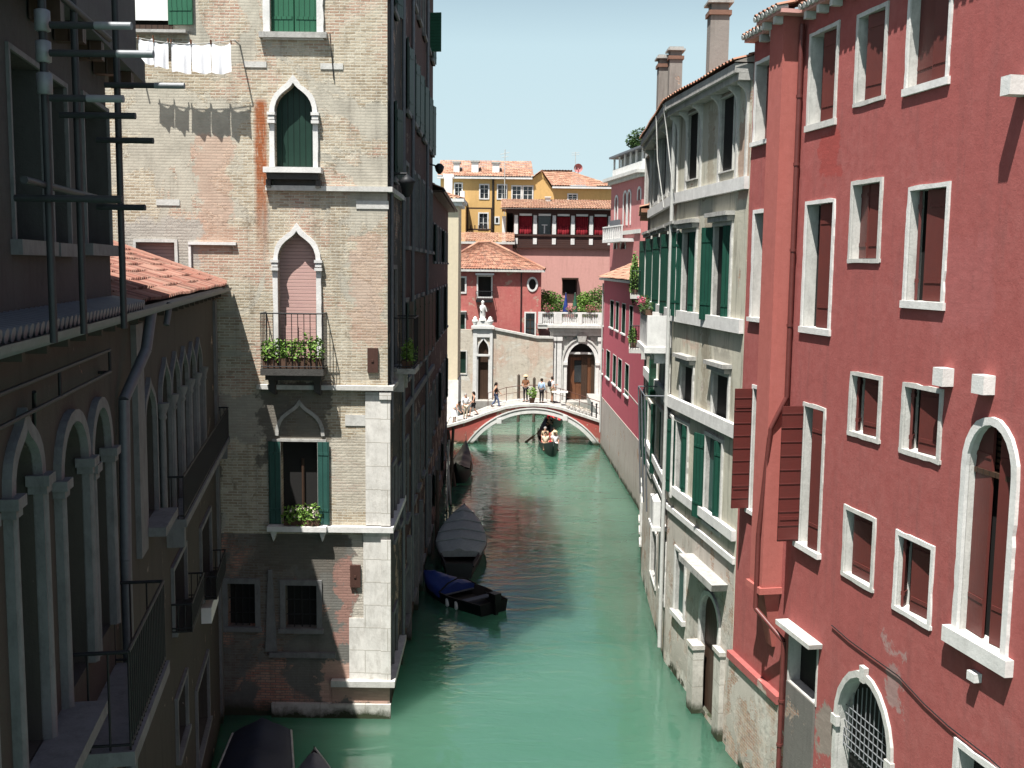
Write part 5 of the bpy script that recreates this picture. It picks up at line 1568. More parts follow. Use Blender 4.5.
def build_loggia():
    y = 96.0
    f = front(505, 616, y)
    B = root('timber_loggia_house', f.P(f.len / 2, 0, 0), 'pink house topped by a dark timber loggia with crimson curtains', 'house')
    L = f.len
    X = lambda u: f.px(u, 230)[0]; Z = lambda v: zy(v, y)
    zf = Z(248); zt = Z(209)
    h = rect(X(564), X(577), Z(292.5), Z(279))
    one('wall', 'pink', lambda mb: (wall(mb, f, rect(0, L, 1, zf), [h], .2), shell(mb, f, 0, L, 1, zf, 7)), B)
    w = window(B, f, h, .08, .05, 'brown', True, 'dark', .18)
    one('awning', 'brown', lambda mb: mb.prism(f, [(X(562.5), Z(278.5)), (X(562.5), Z(277)), (X(579), Z(277)), (X(579), Z(278.5))], 0, .8), w)
    LG = one('loggia', 'timber', lambda mb: (mb.fbox(f, .0, L, Z(248) + .002, Z(244.5), -.1, .25), mb.fbox(f, .05, L - .05, Z(244.5) + .002, Z(236), -.08, .06), mb.fbox(f, 0, L, Z(236) + .002, Z(234), -.1, .16),
                                          mb.fbox(f, 0, L, Z(213), zt, -.1, .2), mb.fbox(f, .1, L - .1, zf + .1, zt, -6.9, -6.8), mb.fbox(f, .02, .1, zf, zt, -6.8, -.1), mb.fbox(f, L - .1, L - .02, zf, zt, -6.8, -.1)), B)
    cols = (516, 535, 554, 572.7, 591, 609.7)
    for i, u in enumerate(cols):
        s = X(u)
        one('post', 'stone_white', lambda mb: (mb.fbox(f, s - .17, s + .17, Z(234) + .002, Z(222), -.05, .18), mb.fbox(f, s - .15, s + .15, Z(222) + .002, Z(215), -.05, .15), mb.fbox(f, s - .17, s + .17, Z(244) + .003, Z(238), .061, .2)), LG)
        one('post_cap', 'timber', lambda mb: (mb.fbox(f, s - .28, s + .28, Z(215) + .003, Z(213) - .002, -.1, .19), mb.fbox(f, s - .25, s - .172, Z(234), Z(215), -.06, .12), mb.fbox(f, s + .172, s + .25, Z(234), Z(215), -.06, .12)), LG)
        if i < 5:
            s2 = X(cols[i + 1])
            if i == 1:
                one('pane', 'glass', lambda mb: mb.fbox(f, s + .3, s2 - .3, Z(234), Z(214), -.3, -.25), LG)
                one('sash', 'white_paint', lambda mb: (mb.fbox(f, (s + s2) / 2 - .05, (s + s2) / 2 + .05, Z(233), Z(224), -.248, -.2), mb.fbox(f, s + .6, s2 - .6, Z(225), Z(224), -.246, -.19)), LG)
            else:
                def cur(mb):
                    n = 24; rows = []
                    for z in (Z(236.5) + rnd.uniform(-.1, .1), Z(216)):
                        rows.append([f.P(s + .25 + (s2 - s - .5) * k / n, z + (.08 * math.sin(k * 1.1) if z < Z(225) else 0), -.22 + .06 * math.sin(k * 1.7)) for k in range(n + 1)])
                    mb.grid(rows, [[(k * .06, 0) for k in range(n + 1)], [(k * .06, 2) for k in range(n + 1)]])
                one('curtain', 'curtain', cur, LG)
                one('curtain_swag', 'curtain', lambda mb: [mb.ball(f.P(s + .42 + (s2 - s - .84) * q / 4, Z(230.5) + .08 * math.sin(q * 2), -.08), .16, .1, .42, 8, 5) for q in range(5)], LG)
            one('header', 'white_paint', lambda mb: mb.fbox(f, s + .3, s2 - .3, Z(215.5), Z(213.4), -.05, .1), LG)
    one('roof', 'tile_far', lambda mb: (tile_roof(mb, f.P(-.5, zt + .06, .7), f.P(L + .3, zt + .06, .7), f.P(L + .3, zt + 1.1, -4), f.P(-.5, zt + 1.1, -4), .24, .4), tile_roof(mb, f.P(L + .3, zt + .06, -7.4), f.P(-.5, zt + .06, -7.4), f.P(-.5, zt + 1.1, -4), f.P(L + .3, zt + 1.1, -4), .3, .5)), B)
    one('gutter', 'stone', lambda mb: mb.fbox(f, -.5, L + .3, zt + .0, zt + .05, -.1, .66), B)
    one('chimney', 'white_paint', lambda mb: (mb.fbox(f, X(546), X(551), zt + .4, Z(195), -3.6, -2.9), mb.fbox(f, X(545.3), X(551.7), Z(195) + .002, Z(194), -3.7, -2.8)), B)
    one('stair_wall', 'white_paint', lambda mb: mb.fbox(f, X(502) , -.002, zf - 1.2, Z(216), -1.2, -.3), B)
build_loggia()

def build_yellow():
    y = 106.0
    f = front(440, 616, y)
    B = root('ochre_house', f.P(f.len / 2, 0, 0), 'long ochre house with white chimneys and pale framed windows, highest at the back', 'house')
    L = f.len
    X = lambda u: f.px(u, 200)[0]; Z = lambda v: zy(v, y)
    ws = [(455, 461.5, 184.5, 197.5), (480.3, 488, 185.5, 198.5), (498, 506, 185.5, 198.5), (512.5, 520.5, 186.5, 199.5), (523.5, 532, 186.5, 199.5), (568.5, 576.5, 194, 200.5), (479.5, 487.5, 214, 229), (496, 498.5, 218, 223)]
    H = [rect(X(a), X(b), Z(d), Z(c)) for a, b, c, d in ws]
    zL = Z(178); zR = Z(186.5)
    xk = X(532.5)
    outer = [(0, 1), (L, 1), (L, zR), (X(551), zR), (X(541), Z(171.5)), (xk, zL), (0, zL)]
    D = 8.0
    def w(mb):
        wall(mb, f, outer, H, .2)
        for a, b in zip(outer[1:], outer[2:] + outer[:1]):
            mb.face([f.P(*a), f.P(*b), f.P(*b, -D), f.P(*a, -D)])
        mb.face([f.P(*p, -D) for p in outer])
    one('wall', 'yellow', w, B)
    for h in H: window(B, f, h, .13, .05, 'stone_white', True, 'glass', .15, None, (), 0, None, True if h[2][0] - h[0][0] > .4 else False)
    def roof(mb):
        zr = Z(163.5)
        tile_roof(mb, f.P(-.3, zL + .1, .45), f.P(X(534), zL + .1, .45), f.P(X(532), zr + .6, -4), f.P(-.3, zr + .6, -4), .26, .42)
        tile_roof(mb, f.P(X(551.5), zR + .1, .45), f.P(L - .4, zR + .1, .45), f.P(X(574), Z(168), -4), f.P(X(541), Z(168), -4), .26, .42)
        tile_roof(mb, f.P(L - .4, zR + .1, .45), f.P(L - .4, zR + .1, -8.4), f.P(X(574), Z(168), -4), f.P(X(574), Z(168), -4), .26, .42)
        # little gable roof
        g = f.P(X(541), Z(171) + .05, .3); gb = f.P(X(541), Z(171) + .05, -4)
        tile_roof(mb, f.P(X(532.2), zL + .05, .3), f.P(X(532.2), zL + .05, -4), gb, g, .26, .42); tile_roof(mb, f.P(X(552), zR + .05, .3), f.P(X(552), zR + .05, -4), gb, g, .26, .42)
        for a, b in ((-.3, X(532)), (X(541), X(574))):
            tile_roof(mb, f.P(b, zR, -8.5), f.P(a, zR, -8.5), f.P(a, Z(166), -4), f.P(b, Z(166), -4), .3, .5)
    one('roof', 'tile_far', roof, B)
    one('gutter', 'stone_white', lambda mb: (mb.fbox(f, -.3, X(532), zL - .14, zL + .08, -.1, .42), mb.fbox(f, X(552), L - .4, zR - .14, zR + .08, -.1, .42)), B)
    one('downpipe', 'iron', lambda mb: mb.path([f.P(X(493), zL, .12), f.P(X(493), 8, .12)], .1, 6), B)
    one('mast', 'pipe_pale', lambda mb: (mb.tube(f.P(X(504.5), Z(215), .5), f.P(X(504.5), Z(150), .5), .04), mb.tube(f.P(X(500), Z(155), .5), f.P(X(509), Z(153), .5), .025), mb.tube(f.P(X(501), Z(158), .5), f.P(X(508), Z(157), .5), .025)), B)
    for u0, u1, vt in ((453, 459, 163), (471, 478, 162), (492, 499, 163)):
        one('chimney', ['x'] and [MAT['white_paint'], MAT['stone_dirty']], lambda mb: (mb.fbox(f, X(u0), X(u1), zL - .3, Z(vt), -1.6, -.5), mb.fbox(f, X(u0) - .1, X(u1) + .1, Z(vt) + .002, Z(vt - 1.6), -1.7, -.4, 1)), B)
    def dish(mb):
        c = f.P(X(580), Z(163.5), -4)
        mb.tube(f.P(X(580), Z(170), -4), c, .05)
        rows = []
        for i in range(5):
            r = .45 * i / 4
            rows.append([c + Vector((r * math.cos(2 * math.pi * k / 20), -.25 * (1 - (i / 4) ** 2) * -1 - .1, r * math.sin(2 * math.pi * k / 20))) for k in range(20)])
        mb.grid(rows, None, 0, True, True)
        mb.tube(c, c + Vector((0, -.6, -.2)), .03)
    one('satellite_dish', 'pipe_red', dish, B).data.materials[0] = MAT['rose']
    one('aerial', 'pipe_pale', lambda mb: (mb.tube(f.P(X(577), Z(168), -4), f.P(X(577), Z(147), -4), .03), *[mb.tube(f.P(X(573), Z(148 + k), -4), f.P(X(581), Z(147.5 + k), -4), .02) for k in (0, 2)]), B)
    # roof terrace with posts on the left
    one('pergola', 'brown', lambda mb: (*[mb.tube(f.P(X(u), Z(235), 1.0), f.P(X(u), Z(209), 1.0), .09) for u in (468, 492)], mb.fbox(f, X(467), X(493), Z(210), Z(208.5), .9, 1.1), mb.fbox(f, X(467), X(493), Z(231), Z(229.5), .9, 1.1), *[mb.fbox(f, X(467 + 4 * k), X(468 + 4 * k), Z(231), Z(229) + .3, .95, 1.05) for k in range(7)]), B)
    one('terrace_wall', 'yellow', lambda mb: mb.fbox(f, X(440), X(467), 6, Z(205), .0, 3), B)
    one('terrace_coping', 'stone_white', lambda mb: (mb.fbox(f, X(440), X(468), Z(205) + .002, Z(203.5), -.1, 3.15), mb.fbox(f, X(461), X(465.5), Z(203.5) + .002, Z(193), 1, 2)), B)
build_yellow()

def build_rear_roof():
    y = 112.0
    f = front(586, 640, y)
    B = root('rear_tiled_house', f.P(f.len / 2, 0, 0), 'house at the back showing only its broad peach tiled roof', 'house')
    L = f.len; ze = zy(206, y)
    one('wall', 'yellow', lambda mb: (wall(mb, f, rect(0, L, 1, ze), [], .2), shell(mb, f, 0, L, 1, ze, 7)), B)
    one('roof', 'tile_far', lambda mb: (tile_roof(mb, f.P(-.3, ze, .4), f.P(L, ze, .4), f.P(L, ze + 3.0, -6), f.P(.2, ze + 3.0, -6), .26, .42),), B)
build_rear_roof()

def build_rose():
    a = at_z(0, 0, 0)
    p0 = at_y(642, 180, 78.0); p1 = at_y(611.5, 180, 86.6)
    f = F((p0.x, p0.y), (p1.x, p1.y), True)
    g = F((p0.x, p0.y), (p0.x + 9, p0.y - .6))
    B = root('rose_palazzo', f.P(f.len / 2, 0), 'tall rose palazzo with a rooftop terrace and slim arched windows', 'house')
    L = f.len
    zc = zy(175, 78)
    def q(uL, uR, vt, vb):
        s = sorted((f.px(uL, vt)[0], f.px(uR, vt)[0])); z0 = f.px((uL + uR) / 2, vb)[1]; z1 = f.px((uL + uR) / 2, vt)[1]
        return rarch(s[0], s[1], z0, z1 - (s[1] - s[0]) / 2)
    H = [q(615.8, 618, 197, 226), q(624.3, 627, 192.5, 225), q(628.5, 631, 191.5, 225), q(638.5, 641, 188.5, 200)]
    H2 = [q(614.5, 617, 241, 249), q(621, 626, 240, 249)]
    zsp = f.px(626, 232)[1]
    def w(mb):
        wall(mb, f, rect(0, L, zsp, zc), H, .25); wall(mb, f, rect(0, L, 1, zsp), H2, .25)
        wall(mb, g, rect(0, 9, 1, zc), [], .25)
        a, b, c, d = f.P(0, 0), f.P(L, 0), f.P(L, 0) + Vector((9.5, 3, 0)), g.P(9, 0)
        for s, e in ((b, c), (c, d)): mb.face([s, e, e + Vector((0, 0, zc)), s + Vector((0, 0, zc))])
        mb.face([x + Vector((0, 0, zc)) for x in (a, b, c, d)])
    one('wall', 'rose', w, B)
    for h in H + H2: window(B, f, h, .16, .06, 'stone_white', False, 'dark', .22)
    def ring(mb, z0, z1, e):
        a, b, c, d = f.P(-e, 0, e), f.P(L + e, 0, e), f.P(L, 0) + Vector((9.5, 3, 0)), g.P(9, 0, e)
        lo = [x + Vector((0, 0, z0)) for x in (a, b, c, d)]; hi = [x + Vector((0, 0, z1)) for x in (a, b, c, d)]
        for i in range(4):
            j = (i + 1) % 4; mb.face([lo[i], lo[j], hi[j], hi[i]])
        mb.face(hi); mb.face(lo[::-1])
    one('cornice', 'stone', lambda mb: (ring(mb, zc + .002, zc + .25, .25), ring(mb, zc + .252, zc + .5, .6)), B)
    one('string_course', 'stone', lambda mb: mb.fbox(f, 0, L, zsp - .2, zsp + .1, -.01, .15), B)
    # roof terrace: parapet, posts and a flat canopy
    t = one('roof_terrace', 'lead', lambda mb: ring(mb, zc + 2.1, zc + 2.25, .2), B)
    one('parapet', 'stone_white', lambda mb: (mb.fbox(f, .1, L - .1, zc + .5, zc + 1.2, -.2, -.05), mb.fbox(g, 0, 8.8, zc + .5, zc + 1.3, -.2, -.05)), t)
    one('terrace_post', 'white_paint', lambda mb: (*[mb.fbox(f, .3 + i * (L - .7) / 5, .45 + i * (L - .7) / 5, zc + 1.2, zc + 2.1, -.2, -.06) for i in range(6)], *[mb.fbox(g, .2 + i * 2.2, .4 + i * 2.2, zc + 1.3, zc + 2.1, -.2, -.06) for i in range(4)]), t)
    one('back_wall', 'stone_dirty', lambda mb: mb.fbox(f, .3, L - .3, zc + .5, zc + 2.1, -.9, -.7), t)
    s = sorted((f.px(614.5, 235)[0], f.px(634, 235)[0]))
    zb = f.px(625, 239)[1]
    one('balcony', 'stone_white', lambda mb: (mb.fbox(f, s[0], s[1], zb - .25, zb, 0, 1.0), mb.fbox(f, s[0], s[1], zb + .9, zb + 1.0, .85, 1.0), *[mb.fbox(f, s[0] + (s[1] - s[0] - .12) * i / 10, s[0] + .12 + (s[1] - s[0] - .12) * i / 10, zb, zb + .9, .88, .98) for i in range(11)]), B)
    one('awning', 'lead', lambda mb: mb.prism(f, [(s[0] + 2.8, zb + .1), (s[0] + 2.8, zb + 1.5), (s[1] - .3, zb + 1.5), (s[1] - .3, zb + .1)], .3, .5), B)
    return zc, f, g
ROSE = build_rose()
# ---------------------------------------------------------------- the bridge
YB, WB = 70.6, 3.0
BF = F((0, YB), (1, YB)); BK = F((0, YB + WB), (1, YB + WB), True)
def bz(u, v):
    p = at_y(u, v, YB); return (p.x, p.z)
DECK = [bz(*q) for q in ((439, 427), (447, 425), (467, 419.5), (487, 412), (506, 406.2), (520, 404.3), (534, 403.7), (548, 404.6), (562, 407.4), (582, 414), (603, 421))]
def deck_z(x):
    for a, b in zip(DECK, DECK[1:]):
        if a[0] <= x <= b[0]: return a[1] + (b[1] - a[1]) * (x - a[0]) / (b[0] - a[0])
    return DECK[0][1] if x < DECK[0][0] else DECK[-1][1]
def build_bridge():
    B = root('footbridge', ((DECK[0][0] + DECK[-1][0]) / 2, YB + WB / 2, 0), 'low humped footbridge of red plaster and white stone arch across the canal', 'bridge')
    cx = bz(534, 400)[0]; hw = bz(595.5, 445)[0] - cx; zc = bz(534, 413.2)[1]
    h = zc + .12; Rr = (hw * hw + h * h) / (2 * h); c0 = zc - Rr
    arc = []
    a0 = math.asin(hw / Rr)
    for i in range(25):
        a = -a0 + 2 * a0 * i / 24
        arc.append((cx + Rr * math.sin(a), c0 + Rr * math.cos(a)))
    hole = [(arc[0][0], -1.4)] + arc + [(arc[-1][0], -1.4)]
    outer = [(DECK[0][0], -1.5)] + [(x, z - .16) for x, z in DECK] + [(DECK[-1][0], -1.5)]
    one('spandrel', [MAT['bridge_red'], MAT['stone_dirty']], lambda mb: wall(mb, BF, outer, [hole], WB, 0, 0, 1), B)
    one('spandrel', 'bridge_red', lambda mb: wall(mb, BK, outer, [hole], .02), B)
    for f in (BF, BK):
        one('arch_ring', 'stone_white', lambda mb: (mb.band(f, arc, .26, -.02, .07), mb.band(f, offset(arc, .30), .08, -.02, .11)), B)
        def cop(mb):
            for a, b in zip(DECK, DECK[1:]):
                mb.prism(f, [(a[0], a[1] - .17), (b[0] - .004, b[1] - .17), (b[0] - .004, b[1]), (a[0], a[1])], -.30, .10)
        one('coping', 'stone', cop, B)
    for u, v in ((565, 418), (499, 421)):
        x, z = bz(u, v)
        one('keystone', 'stone_white', lambda mb: mb.fbox(BF, x - .16, x + .16, z - .16, z + .2, 0, .16), B)
    def dk(mb):
        n = 0
        for a, b in zip(DECK, DECK[1:]):
            k = max(1, int(abs(b[1] - a[1]) / .14))
            for i in range(k):
                x0 = a[0] + (b[0] - a[0]) * i / k; x1 = a[0] + (b[0] - a[0]) * (i + 1) / k
                z = max(deck_z(x0 + .001), deck_z(x1 - .001)) - .05 if False else deck_z((x0 + x1) / 2) - .05
                mb.obox((x0, YB + .31, z - .3), (x1 - x0 - .003, 0, 0), (0, WB - .62, 0), (0, 0, .3))
    one('steps', 'pave', dk, B)
    def rl(mb):
        y = YB + WB - .15
        pts = [Vector((x, y, z + .95)) for x, z in DECK[3:]]
        mb.path(pts, .025); mb.path([p - Vector((0, 0, .45)) for p in pts], .016)
        for p in pts: mb.tube(p - Vector((0, 0, .95)), p, .022)
    one('railing', 'rust_iron', rl, B)
    def landing(mb):
        x0 = DECK[0][0]
        mb.obox((x0 - 3, 62.2, 1.05), (3.5, 0, 0), (0, 12.2, 0), (0, 0, .27))
        mb.obox((x0 - 3, 62.3, -1.4), (3.2, 0, 0), (0, 12, 0), (0, 0, 2.44), 1)
    one('landing', [MAT['stone'], MAT['dark_brick']], landing, B)
    def landing_r(mb):
        x0 = DECK[-1][0]
        mb.obox((x0 - .02, YB + .2, -1.4), (6, 0, 0), (0, 15.4, 0), (0, 0, DECK[-1][1] + 1.35), 1)
        mb.obox((x0 - .03, YB + .15, DECK[-1][1] - .048), (6, 0, 0), (0, 15.4, 0), (0, 0, .05))
    one('landing', [MAT['pave'], MAT['stone_dirty']], landing_r, B)
MAT['bridge_red'] = plaster('bridge_plaster', (.40, .085, .070), (.34, .09, .075), (.16, .06, .05), .35, .56, None, .35, .6, spots=(.38, .30, .24))
MAT['rust_iron'] = plain('rusty_railing', (.12, .05, .035), .7, .2)
build_bridge()

# ---------------------------------------------------------------- people
def skin_mesh(name, pts, edges, rad, mat, parent, rootv=0, sub=1):
    me = bpy.data.meshes.new(name)
    me.from_pydata([tuple(p) for p in pts], edges, [])
    o = bpy.data.objects.new(name, me)
    COL.objects.link(o)
    o.modifiers.new('skin', 'SKIN')
    sv = me.skin_vertices[0].data
    for i, r in enumerate(rad):
        sv[i].radius = (r, r) if not isinstance(r, tuple) else r
        sv[i].use_root = (i == rootv)
    sm = o.modifiers.new('sub', 'SUBSURF'); sm.levels = sub; sm.render_levels = sub
    bpy.context.view_layer.update()
    ev = o.evaluated_get(bpy.context.evaluated_depsgraph_get())
    m2 = bpy.data.meshes.new_from_object(ev)
    o.modifiers.clear()
    o.data = m2
    bpy.data.meshes.remove(me)
    m2.materials.clear(); m2.materials.append(MAT[mat])
    for p in m2.polygons: p.use_smooth = True
    o.parent = parent
    return o
def person(loc, yaw, label, pose='stand', h=1.7, top='cl_white', legs='cl_jean', hair='hair', sleeves='short', bottom='trousers', hat=None, bag=None, group=None, shoes='leather'):
    V = Vector
    k = h / 1.72
    J = dict(pel=V((0, 0, .95)), bel=V((0, -.01, 1.10)), che=V((0, 0, 1.30)), nek=V((0, .005, 1.47)), hed=V((0, -.02, 1.60)), crn=V((0, -.005, 1.68)))
    legp = {-1: [V((-.09, 0, .90)), V((-.10, -.02, .50)), V((-.10, .03, .085)), V((-.115, -.15, .035))], 1: [V((.09, 0, .90)), V((.10, -.02, .50)), V((.10, .03, .085)), V((.115, -.15, .035))]}
    armp = {-1: [V((-.185, .01, 1.41)), V((-.25, .03, 1.13)), V((-.25, -.10, .90))], 1: [V((.185, .01, 1.41)), V((.25, .03, 1.13)), V((.25, -.10, .90))]}
    if pose == 'walk':
        legp[-1][1:] = [V((-.10, -.17, .52)), V((-.10, -.24, .10)), V((-.11, -.42, .07))]
        legp[1][1:] = [V((.10, .06, .50)), V((.10, .32, .17)), V((.11, .22, .03))]
        armp[-1][1:] = [V((-.25, .16, 1.16)), V((-.25, .16, .92))]
        armp[1][1:] = [V((.25, -.10, 1.14)), V((.23, -.27, .98))]
    elif pose == 'lean':
        J.update(bel=V((0, -.06, 1.08)), che=V((0, -.20, 1.23)), nek=V((0, -.32, 1.36)), hed=V((0, -.42, 1.44)), crn=V((0, -.45, 1.52)))
        for s in (-1, 1): armp[s] = [V((s * .18, -.27, 1.31)), V((s * .24, -.36, 1.05)), V((s * .20, -.52, .90))]
    elif pose == 'sit':
        d = V((0, 0, -.50))
        for q in J: J[q] = J[q] + d
        for s in (-1, 1):
            legp[s] = [V((s * .09, -.02, .42)), V((s * .13, -.42, .46)), V((s * .12, -.44, .085)), V((s * .13, -.60, .035))]
            armp[s] = [p + d for p in armp[s]]
            armp[s][2] = V((s * .16, -.34, .54))
    elif pose == 'row':
        J.update(che=V((.03, -.14, 1.26)), nek=V((.04, -.22, 1.41)), hed=V((.04, -.28, 1.52)), crn=V((.04, -.28, 1.60)))
        legp[-1][1:] = [V((-.12, -.22, .52)), V((-.12, -.22, .09)), V((-.13, -.40, .04))]
        legp[1][1:] = [V((.14, .16, .50)), V((.15, .32, .09)), V((.17, .16, .035))]
        armp[-1] = [V((-.15, -.17, 1.36)), V((-.22, -.42, 1.20)), V((.0, -.62, 1.16))]
        armp[1] = [V((.22, -.15, 1.36)), V((.34, -.38, 1.15)), V((.22, -.62, 1.10))]
    elif pose == 'talk':
        armp[1][1:] = [V((.26, -.02, 1.13)), V((.14, -.26, 1.16))]
    elif pose == 'carry':
        for s in (-1, 1): armp[s][1:] = [V((s * .25, -.02, 1.12)), V((s * .10, -.27, 1.10))]
    c, s_ = math.cos(yaw), math.sin(yaw)
    T = lambda p: V((p.x * c - p.y * s_, p.x * s_ + p.y * c, p.z)) * k
    pts, rad, ed = [], [], []
    def add(p, r, par=None):
        pts.append(T(p)); rad.append(r * k)
        if par is not None: ed.append((par, len(pts) - 1))
        return len(pts) - 1
    pe = add(J['pel'], .125); be = add(J['bel'], .115, pe); ch = add(J['che'], .135, be)
    nk = add(J['nek'], .052, ch); hd = add(J['hed'], .092, nk); cr = add(J['crn'], .080, hd)
    f = (J['hed'] - J['nek'])
    fw = V((0, -1, 0))
    add(J['hed'] + fw * .105 + V((0, 0, -.005)), .014, hd)
    for s in (-1, 1):
        sh = add(armp[s][0], .062, ch); el = add(armp[s][1], .042, sh); wr = add(armp[s][2], .028, el)
        d = (armp[s][2] - armp[s][1]).normalized(); sd = d.cross(V((0, -1, .01))).normalized() if abs(d.y) < .95 else V((1, 0, 0))
        pm = add(armp[s][2] + d * .07, .030, wr)
        for i, L in enumerate((.085, .095, .09, .07)):
            b0 = armp[s][2] + d * .085 + sd * (i - 1.5) * .022
            a1 = add(b0 + d * .03, .0095, pm); a2 = add(b0 + d * (.03 + L * .5) + fw * .012, .0085, a1); add(b0 + d * (.02 + L * .95) + fw * .035, .008, a2)
        t1 = add(armp[s][2] + d * .04 + sd * -.05, .011, pm); add(armp[s][2] + d * .085 + sd * -.065 + fw * .02, .009, t1)
        hp = add(legp[s][0], .088, pe); kn = add(legp[s][1], .056, hp); an = add(legp[s][2], .038, kn); add(legp[s][3], .034, an)
    P = skin_mesh('person', pts, ed, rad, 'skin', None)
    P.location = loc
    tag(P, label, 'person', group)
    # clothes, hair, shoes as children in the body's own space
    pts, rad, ed = [], [], []
    pe = add(J['pel'] + V((0, 0, .02)), .138); be = add(J['bel'], .130, pe); ch = add(J['che'], .150, be); add(J['che'].lerp(J['nek'], .62), .085, ch)
    for s in (-1, 1):
        sh = add(armp[s][0], .076, ch)
        if sleeves == 'short': add(armp[s][0].lerp(armp[s][1], .7), .060, sh)
        elif sleeves == 'long':
            el = add(armp[s][1], .055, sh); add(armp[s][1].lerp(armp[s][2], .92), .042, el)
    skin_mesh('shirt', pts, ed, rad, top, P)
    pts, rad, ed = [], [], []
    pe = add(J['pel'] + V((0, 0, .03)), .142)
    for s in (-1, 1):
        hp = add(legp[s][0], .104, pe)
        if bottom == 'shorts': add(legp[s][0].lerp(legp[s][1], .85), .082, hp)
        else:
            kn = add(legp[s][1], .072, hp); add(legp[s][1].lerp(legp[s][2], .93), .058, kn)
    if bottom == 'skirt':
        def sk(mb):
            rows = []
            for z, r in ((1.0, .135), (.85, .19), (.62, .25), (.48, .30)):
                rows.append([T(V((math.cos(a) * r * (1 + .06 * math.sin(5 * a)), math.sin(a) * r * .85, z))) + Vector(loc) for a in [2 * math.pi * i / 18 for i in range(18)]])
            mb.grid(rows, None, 0, True, True)
        one('skirt', legs, sk, P)
    else: skin_mesh('trousers' if bottom != 'shorts' else 'shorts', pts, ed, rad, legs, P)
    hc = J['hed'].lerp(J['crn'], .55) + V((0, .018, .012))
    def hr(mb):
        mb.ball(T(hc) + Vector(loc), .108 * k, .112 * k, .105 * k, 12, 8)
        if bottom == 'skirt' or sleeves == 'none': mb.ball(T(hc + V((0, .05, -.10))) + Vector(loc), .085 * k, .06 * k, .13 * k, 10, 6)
    one('hair', hair, hr, P)
    if hat:
        one('hat', hat, lambda mb: mb.lathe(T(hc + V((0, 0, .045))) + Vector(loc), [(.20 * k, 0), (.20 * k, .012), (.115 * k, .02), (.105 * k, .10), (.02, .115)], 14), P)
    def sh(mb):
        for s in (-1, 1):
            a, t = legp[s][2], legp[s][3]
            d = (t - a); d.z = 0; d.normalize()
            m = T(a + d * .07 + V((0, 0, -.045))) + Vector(loc)
            q = T(d)
            mb.tube(m - q * .12, m + q * .13, .046 * k, .038 * k, 8)
    one('shoes', shoes, sh, P)
    if bag:
        b = T(J['che'] + V((0, .20, -.05))) + Vector(loc)
        one('backpack', bag, lambda mb: mb.ball(b, .15, .11, .22, 10, 6), P)
    return P
def on_bridge(u, v, dy=1.0):
    y = YB + dy
    p = at_y(u, v, y)
    return Vector((p.x, y, deck_z(p.x) - .05))
GP = 'people on the footbridge'
person(on_bridge(454.5, 420, .5), R(60), 'bending person in white top and wide white skirt, dark hair, at bridge foot', 'lean', 1.66, 'cl_white', 'cl_white', 'hair', 'none', 'skirt', group=GP)
person(on_bridge(465.5, 412, .9), R(20), 'person in loose white shirt and pale trousers near the bridge foot', 'talk', 1.74, 'cl_white', 'cl_cream', 'hair_gr', 'long', group=GP)
person(on_bridge(473.5, 410, .7), R(-70), 'person in black sleeveless top with bare arms climbing the bridge steps', 'walk', 1.70, 'cl_black', 'cl_dark', 'hair', 'none', 'shorts', group=GP)
person(on_bridge(496, 404, 1.0), R(85), 'person in dark vest and jeans striding across the bridge hump', 'walk', 1.76, 'cl_black', 'cl_jean', 'hair', 'none', group=GP)
person(on_bridge(525.5, 400, 1.6), R(-20), 'person in rust brown top with long hair beside the green potted plant', 'carry', 1.80, 'cl_brown', 'cl_dark', 'hair', 'short', hat='straw', group=GP)
person(on_bridge(541.5, 403, 1.0), R(150), 'person in pale blue shirt and grey trousers standing mid bridge', 'stand', 1.68, 'cl_blue', 'cl_dark', 'hair', 'long', group=GP)
person(on_bridge(552, 401, 2.2), R(110), 'person in white shirt with dark backpack beside the white topped table', 'talk', 1.78, 'cl_white', 'cl_tan', 'hair', 'short', 'shorts', bag='cl_dark', group=GP)

# things standing on the bridge
def pot_plant(loc, s, label, n=260, mat='leaf_br', name='potted_plant', group=None, tall=1.0):
    r = root(name, loc, label, 'plant', group)
    L = Vector(loc)
    one('pot', 'soil', lambda mb: mb.lathe(L, [(.14 * s, 0), (.2 * s, .28 * s), (.22 * s, .3 * s), (.22 * s, .34 * s), (.18 * s, .34 * s)], 12), r)
    one('foliage', mat, lambda mb: (leaves(mb, L + Vector((0, 0, (.34 + .34 * tall) * s)), .36 * s, .36 * s, .40 * s * tall, n, .075 * s ** .5), *[mb.tube(L + Vector((0, 0, .3 * s)), L + Vector((.1 * s * math.sin(i), .1 * s * math.cos(i), .6 * s * tall)), .012, .006, 4) for i in range(5)]), r)
    return r
pot_plant(on_bridge(532, 402, .75), 1.0, 'bright green bushy plant in clay pot on the bridge hump')
def table():
    p = on_bridge(559.5, 404, 1.9)
    T_ = root('folding_table', p, 'small table with white top at the right of the bridge hump', 'table')
    one('table_top', 'white_paint', lambda mb: mb.obox(p + Vector((-.55, -.35, .84)), (1.1, 0, 0), (0, .7, 0), (0, 0, .06)), T_)
    for dx in (-.48, .43):
        for dy in (-.28, .23):
            one('leg', 'iron', lambda mb: mb.obox(p + Vector((dx, dy, 0)), (.05, 0, 0), (0, .05, 0), (0, 0, .84)), T_)
table()
